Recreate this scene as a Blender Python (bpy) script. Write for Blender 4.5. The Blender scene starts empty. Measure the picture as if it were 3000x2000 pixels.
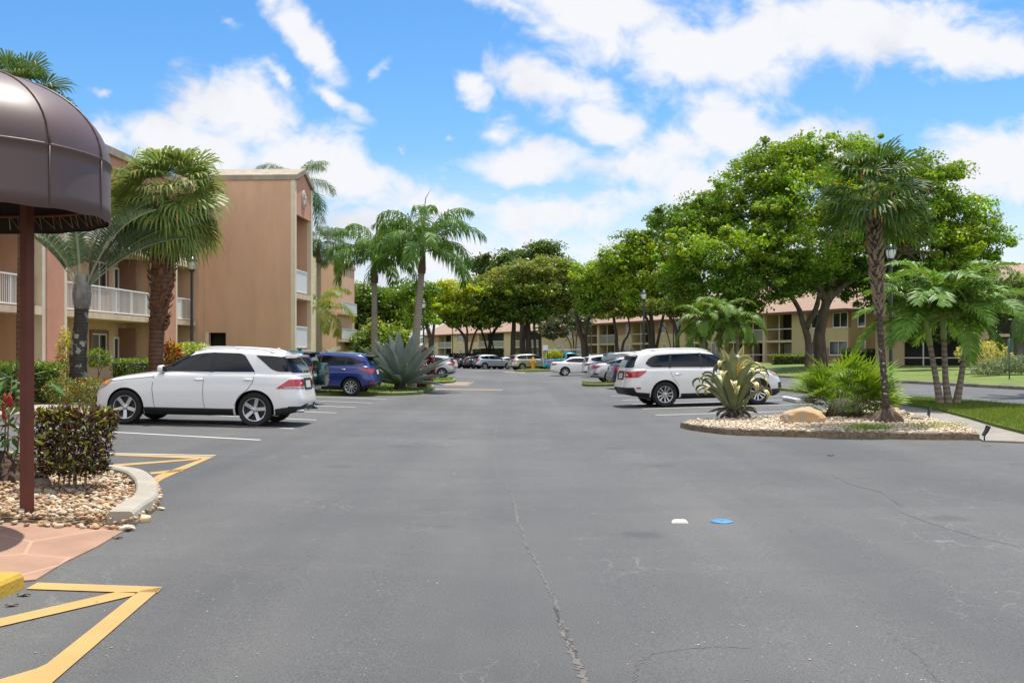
import bpy, bmesh, math, random
import numpy as np
from mathutils import Vector, Matrix
from mathutils.bvhtree import BVHTree
from mathutils.geometry import tessellate_polygon
R = math.radians
rng = np.random.default_rng(7)
random.seed(7)
SC = bpy.context.scene
COL = SC.collection
EYE, F, HZ, FALL = 1.70, 3000.0, 1032.0, 0.018     # eye height, focal length and horizon in photo pixels, cross fall of the lot


def gz(x):
    """the lot drains to a shallow valley down its middle"""
    return FALL * min(abs(x), 30.0)


def G(px, py, lift=0.0):
    """the point of the lot seen at a photo pixel"""
    k = (px - 1500) / F
    D = (EYE - lift) / ((py - HZ) / F + FALL * abs(k))
    if abs(k * D) > 30:
        D = (EYE - lift - FALL * 30) / ((py - HZ) / F)
    return Vector((k * D, D, gz(k * D) + lift))


def P(px, py, D):
    return Vector(((px - 1500) * D / F, D, EYE + (HZ - py) * D / F))


def GX(px, D):
    x = (px - 1500) * D / F
    return Vector((x, D, gz(x)))


def tag(o, label=None, cat=None, group=None, kind=None):
    if label: o['label'] = label
    if cat: o['category'] = cat
    if group: o['group'] = group
    if kind: o['kind'] = kind
    return o


def empty(name, loc, rz=0.0):
    o = bpy.data.objects.new(name, None)
    COL.objects.link(o)
    o.empty_display_size = 0.2
    o.location = loc
    o.rotation_euler = (0, 0, rz)
    return o


def copy_tree(o, parent=None):
    c = o.copy(); COL.objects.link(c); c.parent = parent
    for ch in list(o.children):
        copy_tree(ch, c)
    return c


class MB:
    """collects shapes that become ONE mesh object"""
    def __init__(s):
        s.v = []; s.f = []; s.m = []; s.c = []

    def add(s, vs, fs, mat=0, col=(1, 1, 1)):
        b = len(s.v)
        s.v.extend([tuple(v) for v in vs])
        for f in fs:
            s.f.append([b + i for i in f]); s.m.append(mat); s.c.append(col)

    def box(s, x0, x1, y0, y1, z0, z1, mat=0, col=(1, 1, 1)):
        vs = [(x0, y0, z0), (x1, y0, z0), (x1, y1, z0), (x0, y1, z0), (x0, y0, z1), (x1, y0, z1), (x1, y1, z1), (x0, y1, z1)]
        s.add(vs, [(0, 3, 2, 1), (4, 5, 6, 7), (0, 1, 5, 4), (1, 2, 6, 5), (2, 3, 7, 6), (3, 0, 4, 7)], mat, col)

    def bbox(s, x0, x1, y0, y1, z0, z1, r=0.01, mat=0):
        """box with chamfered edges"""
        bm = bmesh.new()
        bmesh.ops.create_cube(bm, size=1)
        for v in bm.verts:
            v.co = Vector(((x0 + x1) / 2 + v.co.x * (x1 - x0), (y0 + y1) / 2 + v.co.y * (y1 - y0), (z0 + z1) / 2 + v.co.z * (z1 - z0)))
        bmesh.ops.bevel(bm, geom=bm.edges[:], offset=r, segments=2, affect='EDGES', profile=0.5)
        s.bm(bm, mat)

    def bm(s, bm, mat=0, M=None):
        bm.verts.ensure_lookup_table(); bm.verts.index_update()
        vs = [(M @ v.co if M else v.co.copy()) for v in bm.verts]
        s.add(vs, [[v.index for v in f.verts] for f in bm.faces], mat)
        bm.free()

    def prism(s, pts, z0, z1, mat=0, zf=None):
        """polygon in plan extruded; zf(x) is added to every height"""
        zf = zf or (lambda x: 0)
        n = len(pts)
        a = sum(pts[i][0] * pts[(i + 1) % n][1] - pts[(i + 1) % n][0] * pts[i][1] for i in range(n))
        if a < 0: pts = pts[::-1]
        vs = [(p[0], p[1], z0 + zf(p[0])) for p in pts] + [(p[0], p[1], z1 + zf(p[0])) for p in pts]
        fs = [(i, (i + 1) % n, n + (i + 1) % n, n + i) for i in range(n)]
        for t in tessellate_polygon([[Vector((p[0], p[1], 0)) for p in pts]]):
            fs.append(orient(vs, [n + i for i in t], 1)); fs.append(orient(vs, list(t), -1))
        s.add(vs, fs, mat)

    def flat(s, pts, mat=0, col=(1, 1, 1)):
        """flat polygon facing up, points are 3-D"""
        vs = [tuple(p) for p in pts]
        fs = [orient(vs, list(t), 1) for t in tessellate_polygon([[Vector((p[0], p[1], 0)) for p in pts]])]
        s.add(vs, fs, mat, col)

    def tube(s, path, rad, n=8, mat=0, col=(1, 1, 1), cap=True, sq=1.0):
        path = [Vector(p) for p in path]
        if not hasattr(rad, '__len__'): rad = [rad] * len(path)
        vs = []; up = None
        for i, p in enumerate(path):
            t = (path[min(i + 1, len(path) - 1)] - path[max(i - 1, 0)])
            if t.length < 1e-9: t = Vector((0, 0, 1))
            t.normalize()
            if up is None:
                up = t.orthogonal().normalized()
            else:
                up = (up - t * up.dot(t)); up = up.normalized() if up.length > 1e-6 else t.orthogonal().normalized()
            sd = t.cross(up)
            for k in range(n):
                a = 2 * math.pi * k / n
                vs.append(p + up * (math.cos(a) * rad[i]) + sd * (math.sin(a) * rad[i] * sq))
        fs = []
        for i in range(len(path) - 1):
            for k in range(n):
                k2 = (k + 1) % n
                fs.append((i * n + k, i * n + k2, (i + 1) * n + k2, (i + 1) * n + k))
        if cap:
            fs.append(tuple(range(n))[::-1]); fs.append(tuple((len(path) - 1) * n + k for k in range(n)))
        s.add(vs, fs, mat, col)

    def lathe(s, prof, n=24, c=(0, 0, 0), axis='z', mat=0):
        """profile of (radius, height) turned about an axis"""
        vs = []
        for r, h in prof:
            for k in range(n):
                a = 2 * math.pi * k / n
                if axis == 'z': vs.append((c[0] + r * math.cos(a), c[1] + r * math.sin(a), c[2] + h))
                else: vs.append((c[0] + r * math.cos(a), c[1] + h, c[2] + r * math.sin(a)))
        fs = []
        for i in range(len(prof) - 1):
            for k in range(n):
                k2 = (k + 1) % n
                q = (i * n + k, i * n + k2, (i + 1) * n + k2, (i + 1) * n + k)
                fs.append(q if axis == 'z' else q[::-1])
        s.add(vs, fs, mat)

    def build(s, name, mats, parent=None, smooth=False, sharp=None, loc=None):
        me = bpy.data.meshes.new(name)
        me.from_pydata(s.v, [], s.f)
        mats = mats if isinstance(mats, (list, tuple)) else [mats]
        for m in mats: me.materials.append(m)
        if len(mats) > 1: me.polygons.foreach_set('material_index', s.m)
        if smooth: finish(me, sharp)
        o = bpy.data.objects.new(name, me)
        COL.objects.link(o)
        if parent: o.parent = parent
        if loc is not None: o.location = loc
        return o


def orient(vs, f, sgn):
    a, b, c = (Vector(vs[i]) for i in f[:3])
    return f if (b - a).cross(c - a).z * sgn > 0 else f[::-1]


def finish(me, sharp=None):
    me.polygons.foreach_set('use_smooth', [True] * len(me.polygons))
    if sharp:
        bm = bmesh.new(); bm.from_mesh(me)
        for e in bm.edges:
            if len(e.link_faces) == 2:
                try:
                    if e.calc_face_angle() > R(sharp): e.smooth = False
                except ValueError:
                    pass
        bm.to_mesh(me); bm.free()


class Leaves:
    """numpy buffers for foliage: polygons with a colour each"""
    def __init__(s):
        s.v = []; s.n = 0; s.q = []; s.t = []; s.qc = []; s.tc = []

    def quads(s, a, b, c, d, col):
        n = len(a)
        i = s.n + np.arange(n)
        s.v.append(np.concatenate([a, b, c, d])); s.n += 4 * n
        s.q.append(np.stack([i, i + n, i + 2 * n, i + 3 * n], 1)); s.qc.append(np.broadcast_to(col, (n, 3)))

    def tris(s, a, b, c, col):
        n = len(a)
        i = s.n + np.arange(n)
        s.v.append(np.concatenate([a, b, c])); s.n += 3 * n
        s.t.append(np.stack([i, i + n, i + 2 * n], 1)); s.tc.append(np.broadcast_to(col, (n, 3)))

    def strip(s, rows, col):
        """rows: k arrays (n,2,3) or tips (n,3) -> ribbons of quads closing in a triangle"""
        for r0, r1 in zip(rows[:-1], rows[1:]):
            if r1.ndim == 3: s.quads(r0[:, 0], r0[:, 1], r1[:, 1], r1[:, 0], col)
            else: s.tris(r0[:, 0], r0[:, 1], r1, col)

    def build(s, name, mat, parent=None, smooth=False):
        v = np.concatenate(s.v).astype(np.float32)
        q = np.concatenate(s.q) if s.q else np.zeros((0, 4), int)
        t = np.concatenate(s.t) if s.t else np.zeros((0, 3), int)
        me = bpy.data.meshes.new(name)
        me.vertices.add(len(v)); me.vertices.foreach_set('co', v.ravel())
        loops = np.concatenate([q.ravel(), t.ravel()]).astype(np.int32)
        me.loops.add(len(loops)); me.loops.foreach_set('vertex_index', loops)
        tot = np.concatenate([np.full(len(q), 4), np.full(len(t), 3)]).astype(np.int32)
        st = np.concatenate([[0], np.cumsum(tot)[:-1]]).astype(np.int32)
        me.polygons.add(len(tot)); me.polygons.foreach_set('loop_start', st); me.polygons.foreach_set('loop_total', tot)
        me.update(calc_edges=True)
        c = np.concatenate((s.qc if s.qc else [np.zeros((0, 3))]) + (s.tc if s.tc else [np.zeros((0, 3))]))
        at = me.attributes.new('tint', 'FLOAT_COLOR', 'FACE')
        at.data.foreach_set('color', np.concatenate([c, np.ones((len(c), 1))], 1).astype(np.float32).ravel())
        if smooth: me.polygons.foreach_set('use_smooth', [True] * len(me.polygons))
        me.materials.append(mat)
        me.validate()
        o = bpy.data.objects.new(name, me)
        COL.objects.link(o)
        if parent: o.parent = parent
        return o


# ------------------------------------------------------------------ materials
MATS = {}


def nt(m):
    m.use_nodes = True
    return m.node_tree.nodes, m.node_tree.links, m.node_tree.nodes['Principled BSDF']


def mat(name, col, rough=0.6, metal=0.0, coat=0.0, spec=0.5, var=0.0, vscale=3.0, bump=0.0, bscale=40.0, col2=None, trans=0.0, stretch=None, dirt=0.0):
    """principled material, with optional noise between two colours and a noise bump"""
    if name in MATS: return MATS[name]
    m = bpy.data.materials.new(name); MATS[name] = m
    N, L, b = nt(m)
    b.inputs['Base Color'].default_value = (*col, 1)
    b.inputs['Roughness'].default_value = rough
    b.inputs['Metallic'].default_value = metal
    b.inputs['Coat Weight'].default_value = coat
    b.inputs['Coat Roughness'].default_value = 0.04
    b.inputs['Specular IOR Level'].default_value = spec
    b.inputs['Transmission Weight'].default_value = trans
    if var or bump or dirt:
        tc = N.new('ShaderNodeTexCoord')
        vec = tc.outputs['Object']
        if stretch:
            mp = N.new('ShaderNodeMapping'); mp.inputs['Scale'].default_value = stretch
            L.new(vec, mp.inputs['Vector']); vec = mp.outputs['Vector']
    if var:
        n = N.new('ShaderNodeTexNoise'); n.inputs['Scale'].default_value = vscale; n.inputs['Detail'].default_value = 6; n.inputs['Roughness'].default_value = 0.62
        L.new(vec, n.inputs['Vector'])
        cr = N.new('ShaderNodeValToRGB')
        c2 = col2 or tuple(c * (1 - var) for c in col)
        cr.color_ramp.elements[0].position = 0.33; cr.color_ramp.elements[1].position = 0.67
        cr.color_ramp.elements[0].color = (*c2, 1); cr.color_ramp.elements[1].color = (*col, 1)
        L.new(n.outputs['Fac'], cr.inputs['Fac']); L.new(cr.outputs['Color'], b.inputs['Base Color'])
    if bump:
        n2 = N.new('ShaderNodeTexNoise'); n2.inputs['Scale'].default_value = bscale; n2.inputs['Detail'].default_value = 5
        L.new(vec, n2.inputs['Vector'])
        bp = N.new('ShaderNodeBump'); bp.inputs['Strength'].default_value = bump; bp.inputs['Distance'].default_value = 0.02
        L.new(n2.outputs['Fac'], bp.inputs['Height']); L.new(bp.outputs['Normal'], b.inputs['Normal'])
    return m


def leaf_mat(name, rough=0.42, transl=0.3, spec=0.5):
    """leaf blades: colour from the face tint, some light passing through"""
    if name in MATS: return MATS[name]
    m = bpy.data.materials.new(name); MATS[name] = m
    N, L, b = nt(m)
    at = N.new('ShaderNodeAttribute'); at.attribute_name = 'tint'
    b.inputs['Roughness'].default_value = rough; b.inputs['Specular IOR Level'].default_value = spec
    L.new(at.outputs['Color'], b.inputs['Base Color'])
    tr = N.new('ShaderNodeBsdfTranslucent')
    hs = N.new('ShaderNodeHueSaturation'); hs.inputs['Hue'].default_value = 0.485; hs.inputs['Saturation'].default_value = 1.1; hs.inputs['Value'].default_value = 1.35
    L.new(at.outputs['Color'], hs.inputs['Color']); L.new(hs.outputs['Color'], tr.inputs['Color'])
    mx = N.new('ShaderNodeMixShader'); mx.inputs[0].default_value = transl
    L.new(b.outputs[0], mx.inputs[1]); L.new(tr.outputs[0], mx.inputs[2])
    L.new(mx.outputs[0], N['Material Output'].inputs['Surface'])
    return m


def tint_mat(name, rough=0.7, bump=0.3, bscale=60):
    if name in MATS: return MATS[name]
    m = mat(name, (1, 1, 1), rough, bump=bump, bscale=bscale)
    N, L, b = nt(m)
    at = N.new('ShaderNodeAttribute'); at.attribute_name = 'tint'
    L.new(at.outputs['Color'], b.inputs['Base Color'])
    return m
# ------------------------------------------------------------------ cars
def lerp_tab(tab, x):
    """smooth interpolation in a table of (x, value), x ascending"""
    if x <= tab[0][0]: return tab[0][1]
    for (x0, v0), (x1, v1) in zip(tab[:-1], tab[1:]):
        if x <= x1:
            t = (x - x0) / (x1 - x0)
            return v0 + (v1 - v0) * t
    return tab[-1][1]


class Curve1:
    """monotone-ish cubic through (x, v)"""
    def __init__(s, tab):
        s.x = [p[0] for p in tab]; s.v = [p[1] for p in tab]
        n = len(tab)
        d = [(s.v[i + 1] - s.v[i]) / (s.x[i + 1] - s.x[i]) for i in range(n - 1)]
        s.m = [d[0]] + [0 if d[i - 1] * d[i] <= 0 else 2 * d[i - 1] * d[i] / (d[i - 1] + d[i]) for i in range(1, n - 1)] + [d[-1]]

    def __call__(s, x):
        if x <= s.x[0]: return s.v[0]
        if x >= s.x[-1]: return s.v[-1]
        i = 0
        while x > s.x[i + 1]: i += 1
        h = s.x[i + 1] - s.x[i]; t = (x - s.x[i]) / h
        return ((2 * t ** 3 - 3 * t ** 2 + 1) * s.v[i] + (t ** 3 - 2 * t ** 2 + t) * h * s.m[i]
                + (-2 * t ** 3 + 3 * t ** 2) * s.v[i + 1] + (t ** 3 - t ** 2) * h * s.m[i + 1])


def super_outline(xr, xf, w, nr, nf, M):
    """closed plan outline, M points by arc length, from the middle of the front round the left side"""
    c = (xr + xf) / 2; a = (xf - xr) / 2
    th = np.linspace(0, math.pi, 721)
    co, si = np.cos(th), np.sin(th)
    n = np.where(co > 0, nf, nr)
    x = c + a * np.sign(co) * np.abs(co) ** (2 / n)
    y = w * np.abs(si) ** (2 / n)
    seg = np.concatenate([[0], np.cumsum(np.hypot(np.diff(x), np.diff(y)))])
    u = np.linspace(0, seg[-1], M // 2 + 1)
    X = np.interp(u, seg, x); Y = np.interp(u, seg, y)
    X = np.concatenate([X, X[-2:0:-1]]); Y = np.concatenate([Y, -Y[-2:0:-1]])
    return X, Y


def loft(bm, rings, zcap_top=None, zcap_bot=None, capn=7):
    """rings: list of lists of (x,y,z); caps fold in towards the centre line"""
    M = len(rings[0])
    def mk(r): return [bm.verts.new(p) for p in r]
    def cap(r, zf):
        out = []
        for k in range(1, capn + 1):
            s = 1 - k / capn
            out.append([(p[0], p[1] * s, zf(p, s)) for p in r])
        return out
    allr = list(rings)
    if zcap_top: allr = allr + cap(rings[-1], zcap_top)
    if zcap_bot: allr = cap(rings[0], zcap_bot)[::-1] + allr
    R_ = [mk(r) for r in allr]
    for a, b in zip(R_[:-1], R_[1:]):
        for i in range(M):
            j = (i + 1) % M
            bm.faces.new((a[i], a[j], b[j], b[i]))
    bmesh.ops.remove_doubles(bm, verts=bm.verts[:], dist=0.0008)
    bmesh.ops.dissolve_degenerate(bm, edges=bm.edges[:], dist=0.0005)
    return bm


def round_poly(pts, r=0.03, n=4):
    """round the corners of a 2-D polygon; r may be a list"""
    out = []
    N = len(pts)
    for i in range(N):
        p = Vector(pts[i][:2]); a = Vector(pts[i - 1][:2]) - p; b = Vector(pts[(i + 1) % N][:2]) - p
        rr = pts[i][2] if len(pts[i]) > 2 else r
        rr = min(rr, a.length * 0.45, b.length * 0.45)
        pa = p + a.normalized() * rr; pb = p + b.normalized() * rr
        for k in range(n + 1):
            t = k / n
            out.append(tuple(pa * (1 - t) ** 2 + p * 2 * t * (1 - t) + pb * t ** 2))
    return out


class Car:
    def __init__(s, spec):
        s.sp = spec
        s.bvh = None

    # ---- projecting flat outlines onto the body
    def panel(s, poly, view, eps=0.006, step=0.08, skirt=0.012, clipz=None):
        """poly in (x,z) seen from view 'l'/'r', or (y,z) seen from 'f'/'b', (x,y) from 't'; returns an MB wrapped on the body"""
        bm = bmesh.new()
        vs = [bm.verts.new((p[0], p[1], 0)) for p in poly]
        for t in tessellate_polygon([[Vector((p[0], p[1], 0)) for p in poly]]):
            try: bm.faces.new([vs[i] for i in t])
            except ValueError: pass
        xs = [p[0] for p in poly]; ys = [p[1] for p in poly]
        for ax, lo, hi in ((0, min(xs), max(xs)), (1, min(ys), max(ys))):
            c = math.ceil((lo + 1e-6) / step) * step
            while c < hi - 1e-6:
                pl = [0, 0, 0]; pl[ax] = c
                no = [0, 0, 0]; no[ax] = 1
                bmesh.ops.bisect_plane(bm, geom=bm.verts[:] + bm.edges[:] + bm.faces[:], plane_co=pl, plane_no=no, dist=1e-5)
                c += step
        bmesh.ops.triangulate(bm, faces=[f for f in bm.faces if len(f.verts) > 4])
        dirs = {'l': Vector((0, -1, 0)), 'r': Vector((0, 1, 0)), 'f': Vector((-1, 0, 0)), 'b': Vector((1, 0, 0)), 't': Vector((0, 0, -1))}
        d = dirs[view]
        kill = []
        last = None
        for v in bm.verts:
            a, b = v.co.x, v.co.y
            if view in 'lr': o = Vector((a, 4 if view == 'l' else -4, b))
            elif view in 'fb': o = Vector((8 if view == 'f' else -8, a, b))
            else: o = Vector((a, b, 6))
            h, n, i, dist = s.bvh.ray_cast(o, d)
            if h is None and view in 'lrfb':          # past the lower edge: fold up to it
                for k in range(1, 45):
                    h, n, i, dist = s.bvh.ray_cast(o + Vector((0, 0, .008 * k)), d)
                    if h is not None: break
            if h is None and view in 'lr':            # past the nose or tail: pull in until it meets the body
                for k in range(1, 24):
                    h, n, i, dist = s.bvh.ray_cast(o - Vector((math.copysign(.008 * k, a), 0, 0)), d)
                    if h is not None: break
            if h is None:
                kill.append(v); continue
            if n.dot(d) > 0: n = -n
            v.co = h + n * eps
        if kill: bmesh.ops.delete(bm, geom=kill, context='VERTS')
        if skirt and bm.faces:
            be = [e for e in bm.edges if len(e.link_faces) == 1]
            ret = bmesh.ops.extrude_edge_only(bm, edges=be)
            for v in [g for g in ret['geom'] if isinstance(g, bmesh.types.BMVert)]:
                v.co += d * skirt
        for f in bm.faces:
            f.normal_update()
        mb = MB(); mb.bm(bm)
        # faces towards the viewer
        fl = []
        for f in mb.f:
            a, b, c = (Vector(mb.v[i]) for i in f[:3])
            fl.append(f if (b - a).cross(c - a).dot(d) < 0 else f[::-1])
        mb.f = fl
        return mb

    def both(s, poly, **kw):
        a = s.panel(poly, 'l', **kw); b = s.panel(poly, 'r', **kw)
        return a, b

    def seam(s, pts, view, w=0.008):
        """thin gap line along points"""
        mbs = MB()
        for p, q in zip(pts[:-1], pts[1:]):
            p, q = Vector(p), Vector(q)
            n = Vector((-(q - p).y, (q - p).x)).normalized() * w / 2
            pl = [p + n, p - n, q - n, q + n]
            try:
                m = s.panel([tuple(t) for t in pl], view, eps=0.003, step=0.15, skirt=0)
                mbs.add(m.v, m.f)
            except Exception:
                pass
        return mbs


WHEELS = {}


def wheel_meshes(r, rr, style, w=0.24):
    key = (r, rr, style)
    if key in WHEELS: return WHEELS[key]
    t = MB()
    h = w / 2
    t.lathe([(rr, -h * .7), (rr + .01, -h * .86), (r * .9, -h), (r * .965, -h * .86), (r, -h * .5), (r, h * .5), (r * .965, h * .86), (r * .9, h), (rr + .01, h * .86), (rr, h * .7), (rr, -h * .7)], 40, axis='y')
    rim = MB()
    # barrel and lip (outer face at +y)
    rim.lathe([(rr * .99, h * .86), (rr * .93, h * .82), (rr * .9, h * .3), (rr * .88, -h * .6)], 40, axis='y')
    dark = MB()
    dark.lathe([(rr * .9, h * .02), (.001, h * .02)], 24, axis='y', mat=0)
    n = {'five': 5, 'split5': 5, 'ten': 10, 'seven': 7}[style]
    for k in range(n):
        a = 2 * math.pi * k / n + math.pi / 2
        def sp(o0, o1, w0, w1):
            ca, sa = math.cos(a), math.sin(a)
            pts = []
            for (rad, off, ww, dy) in ((rr * .16, o0, w0, .62), (rr * .6, (o0 + o1) / 2, (w0 + w1) / 2 * .95, .66), (rr * .94, o1, w1, .8)):
                for sd in (-1, 1):
                    for yy in (h * dy, h * dy - .035):
                        tx = off + sd * ww / 2
                        pts.append((ca * rad - sa * tx, yy, sa * rad + ca * tx))
            f = []
            for i in (0, 4):
                f += [(i, i + 2, i + 6, i + 4), (i + 1, i + 5, i + 7, i + 3), (i, i + 4, i + 5, i + 1), (i + 2, i + 3, i + 7, i + 6)]
            rim.add(pts, f)
        if style == 'split5':
            sp(-.022, -.062, .03, .042); sp(.022, .062, .03, .042)
        elif style == 'five': sp(0, 0, .075, .085)
        elif style == 'seven': sp(0, 0, .05, .06)
        else: sp(0, 0, .032, .034)
    rim.lathe([(rr * .26, h * .4), (rr * .25, h * .66), (rr * .12, h * .72), (.001, h * .73)], 20, axis='y')
    for k in range(5):
        a = 2 * math.pi * (k + .5) / 5 + math.pi / 2
        rim.lathe([(.012, h * .6), (.012, h * .75), (.001, h * .76)], 6, c=(math.cos(a) * rr * .2, 0, math.sin(a) * rr * .2), axis='y', mat=1)
    rim.m += []
    to = t.build('tyre', MATS_TYRE, None, True, 40); ro = rim.build('rim', [MATS_ALLOY, MATS_BLACK], None, True, 30)
    do = dark.build('brake_disc', MATS_BRAKE, None)
    for f in do.data.polygons: pass
    out = (to.data, ro.data, do.data)
    for o in (to, ro, do): bpy.data.objects.remove(o)
    WHEELS[key] = out
    return out


MATS_TYRE = mat('tyre_rubber', (.012, .012, .013), .75, var=.4, vscale=20)
MATS_ALLOY = mat('alloy', (.55, .55, .57), .28, metal=.85)
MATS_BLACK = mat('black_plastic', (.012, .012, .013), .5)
MATS_BRAKE = mat('dark_brake', (.02, .02, .021), .6)  # near-black brake disc behind the spokes
GLASS = mat('tinted_glass', (.006, .007, .009), .03, spec=.42)
GLASS_G = mat('green_glass', (.02, .045, .042), .03, spec=.7, coat=.5)
RED_LENS = mat('red_lens', (.42, .006, .012), .12, coat=1)
CLEAR_LENS = mat('clear_lens', (.38, .39, .4), .1, metal=.4, coat=1)
AMBER = mat('amber_lens', (.75, .22, .02), .2, coat=1)
CHROME = mat('chrome', (.75, .75, .77), .12, metal=1)
PLATE = mat('number_plate', (.6, .62, .6), .5, var=.35, vscale=18)
SILVER_TRIM = mat('silver_trim', (.42, .42, .43), .35, metal=.6)


def paint(name, col, metal=0.0, rough=.32):
    return mat('paint_' + name, col, rough, metal, coat=1.0)


def build_car(name, sp, body_mat, loc, rz, label, cat='car', group='cars parked in the lot', detail=2):
    """sp: see the specs below; x forward, y left, z up, origin on the ground under the middle"""
    L, W = sp['L'], sp['W']
    xF, xR = L / 2, -L / 2
    ax_f = xF - sp['fo']; ax_r = ax_f - sp['wb']; r = sp['r']
    zs = Curve1(sp['belt'])                      # belt / bonnet edge line over x
    zb = Curve1(sp['sill'])                      # lower edge over x
    M = 128 if detail > 1 else 88
    W2 = W / 2
    prof = sp.get('prof', [(0, .90), (.05, .945), (.16, .978), (.36, .998), (.56, 1.0), (.72, .992), (.84, .975), (.92, .952), (.97, .925), (1, .895)])
    ends = sp.get('ends', [(0, .16, .10), (.1, .05, .04), (.3, .0, .0), (.5, .01, .03), (.7, .04, .07), (.9, .1, .1), (1, .17, .14)])   # inset of nose and tail by level
    nose = Curve1([(e[0], e[1]) for e in ends]); tail = Curve1([(e[0], e[2]) for e in ends]); pw = Curve1(prof)
    bm = bmesh.new()
    rings = []
    lv = [0, .03, .08, .15, .23, .31, .4, .49, .58, .66, .74, .81, .87, .915, .95, .98, 1]
    for t in lv:
        X, Y = super_outline(xR + tail(t), xF - nose(t), W2 * pw(t), sp.get('nr', 6.5), sp.get('nf', 4.6), M)
        rings.append([(x, y, zb(x) + t * (zs(x) - zb(x))) for x, y in zip(X, Y)])
    cr = sp.get('crown', .07)
    loft(bm, rings, lambda p, s_: p[2] + cr * (1 - s_ ** 2) * min(1, abs(p[1]) / .4), lambda p, s_: p[2])
    bmesh.ops.recalc_face_normals(bm, faces=bm.faces[:])
    me = bpy.data.meshes.new('body'); bm.to_mesh(me); bm.free()
    me.materials.append(body_mat); me.materials.append(MATS_BLACK)
    bo = bpy.data.objects.new('body', me); COL.objects.link(bo)
    # wheel arches cut out
    cut = MB()
    ra = r + sp.get('gap', .06)
    for ax in (ax_f, ax_r):
        for sd in (-1, 1):
            prof_c = []
            n = 36
            y0, y1 = sd * (W2 - .32), sd * (W2 + .2)
            vs = [(ax + ra * math.cos(2 * math.pi * k / n), y, r + ra * math.sin(2 * math.pi * k / n)) for y in (y0, y1) for k in range(n)]
            fs = [(k, (k + 1) % n, n + (k + 1) % n, n + k) for k in range(n)] + [tuple(range(n))[::-1], tuple(range(n, 2 * n))]
            if sd > 0: fs = [f[::-1] for f in fs]
            cut.add(vs, fs, 1)
    co = cut.build('cutter', [body_mat, MATS_BLACK])
    bmc = bmesh.new(); bmc.from_mesh(co.data); bmesh.ops.recalc_face_normals(bmc, faces=bmc.faces[:]); bmc.to_mesh(co.data); bmc.free()
    md = bo.modifiers.new('arch', 'BOOLEAN'); md.operation = 'DIFFERENCE'; md.object = co; md.solver = 'EXACT'
    dg = bpy.context.evaluated_depsgraph_get()
    me2 = bpy.data.meshes.new_from_object(bo.evaluated_get(dg))
    bpy.data.objects.remove(bo); bpy.data.objects.remove(co)
    # greenhouse
    g = sp['cab']                                # rear base, rear top, front top, front base; wtop; roof line
    zr = Curve1(sp['roof'])
    bm = bmesh.new(); bm.from_mesh(me2)
    bg = bmesh.new()
    rings = []
    wb0, wt = W2 * .905, W2 * g['wt']
    for t in [0, .12, .25, .4, .55, .7, .82, .9, .95, .985, 1]:
        e = t ** 1.12
        x0 = g['rb'] + (g['rt'] - g['rb']) * e - g.get('rbulge', .04) * math.sin(math.pi * t)
        x1 = g['fb'] + (g['ft'] - g['fb']) * e + .04 * math.sin(math.pi * t)
        w = wb0 + (wt - wb0) * (t ** 1.25)
        rd = max(0, (t - .88) / .12)
        x0 += .10 * rd ** 2; x1 -= .12 * rd ** 2; w -= .07 * rd ** 2
        X, Y = super_outline(x0, x1, w, g.get('nr', 5), g.get('nf', 4.2), M)
        rings.append([(x, y, (zs(x) - .02) * (1 - t) + zr(x) * t) for x, y in zip(X, Y)])
    loft(bg, rings, lambda p, s_: p[2] + .05 * (1 - s_ ** 2) * min(1, abs(p[1]) / .4), lambda p, s_: p[2])
    bmesh.ops.recalc_face_normals(bg, faces=bg.faces[:])
    tmp = bpy.data.meshes.new('t'); bg.to_mesh(tmp); bg.free()
    bm.from_mesh(tmp)
    bpy.data.meshes.remove(tmp)
    bmesh.ops.triangulate(bm, faces=[f for f in bm.faces if len(f.verts) > 4])
    c = Car(sp)
    c.bvh = BVHTree.FromBMesh(bm)
    for e in bm.edges:
        if len(e.link_faces) == 2 and e.calc_face_angle(0) > R(34): e.smooth = False
    for f in bm.faces: f.smooth = True
    bm.to_mesh(me2); bm.free()
    root = empty(name, loc, rz)
    tag(root, label, cat, group)
    body = bpy.data.objects.new('body', me2); COL.objects.link(body); body.parent = root

    def put(nm, mb, m, par=root, smooth=True, sharp=35):
        if not mb.f: return None
        return mb.build(nm, m, par, smooth, sharp)

    # glass
    gl = sp.get('glass', GLASS)
    for poly in sp['side_windows']:
        pr = round_poly(poly, .035)
        for vw in 'lr': put('side_window', c.panel(pr, vw, eps=.009, step=.05), gl, body)
    for poly in sp.get('pillars', []):
        for vw in 'lr': put('window_pillar', c.panel(poly, vw, eps=.013, step=.05), MATS_BLACK, body)
    for nm, vw in (('windscreen', 'f'), ('rear_window', 'b')):
        poly = sp.get(nm)
        if poly:
            pts = [(y, z) for y, z in poly] + [(-y, z) for y, z in poly[::-1]]
            put(nm, c.panel(round_poly(pts, .05), vw, eps=.010, step=.05), gl, body)
    # lamps
    for poly in sp.get('tail', []):
        for vw in 'lr': put('tail_light', c.panel(round_poly(poly, .02), vw, eps=.011, step=.045), RED_LENS, body)
    for poly in sp.get('tail_b', []):
        for sgn in (1, -1): put('tail_light', c.panel(round_poly([(sgn * y, z) for y, z in poly], .02), 'b', eps=.0115, step=.045), RED_LENS, body)
    for poly in sp.get('tail_clear', []):
        for vw in 'lr': put('reversing_light', c.panel(round_poly(poly, .01), vw, eps=.015, step=.045), PLATE, body)
    for poly in sp.get('head', []):
        for vw in 'lr': put('headlight', c.panel(round_poly(poly, .02), vw, eps=.011, step=.045), CLEAR_LENS, body)
    for poly in sp.get('amber', []):
        for vw in 'lr': put('turn_signal', c.panel(round_poly(poly, .01), vw, eps=.015, step=.045), AMBER, body)
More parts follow.
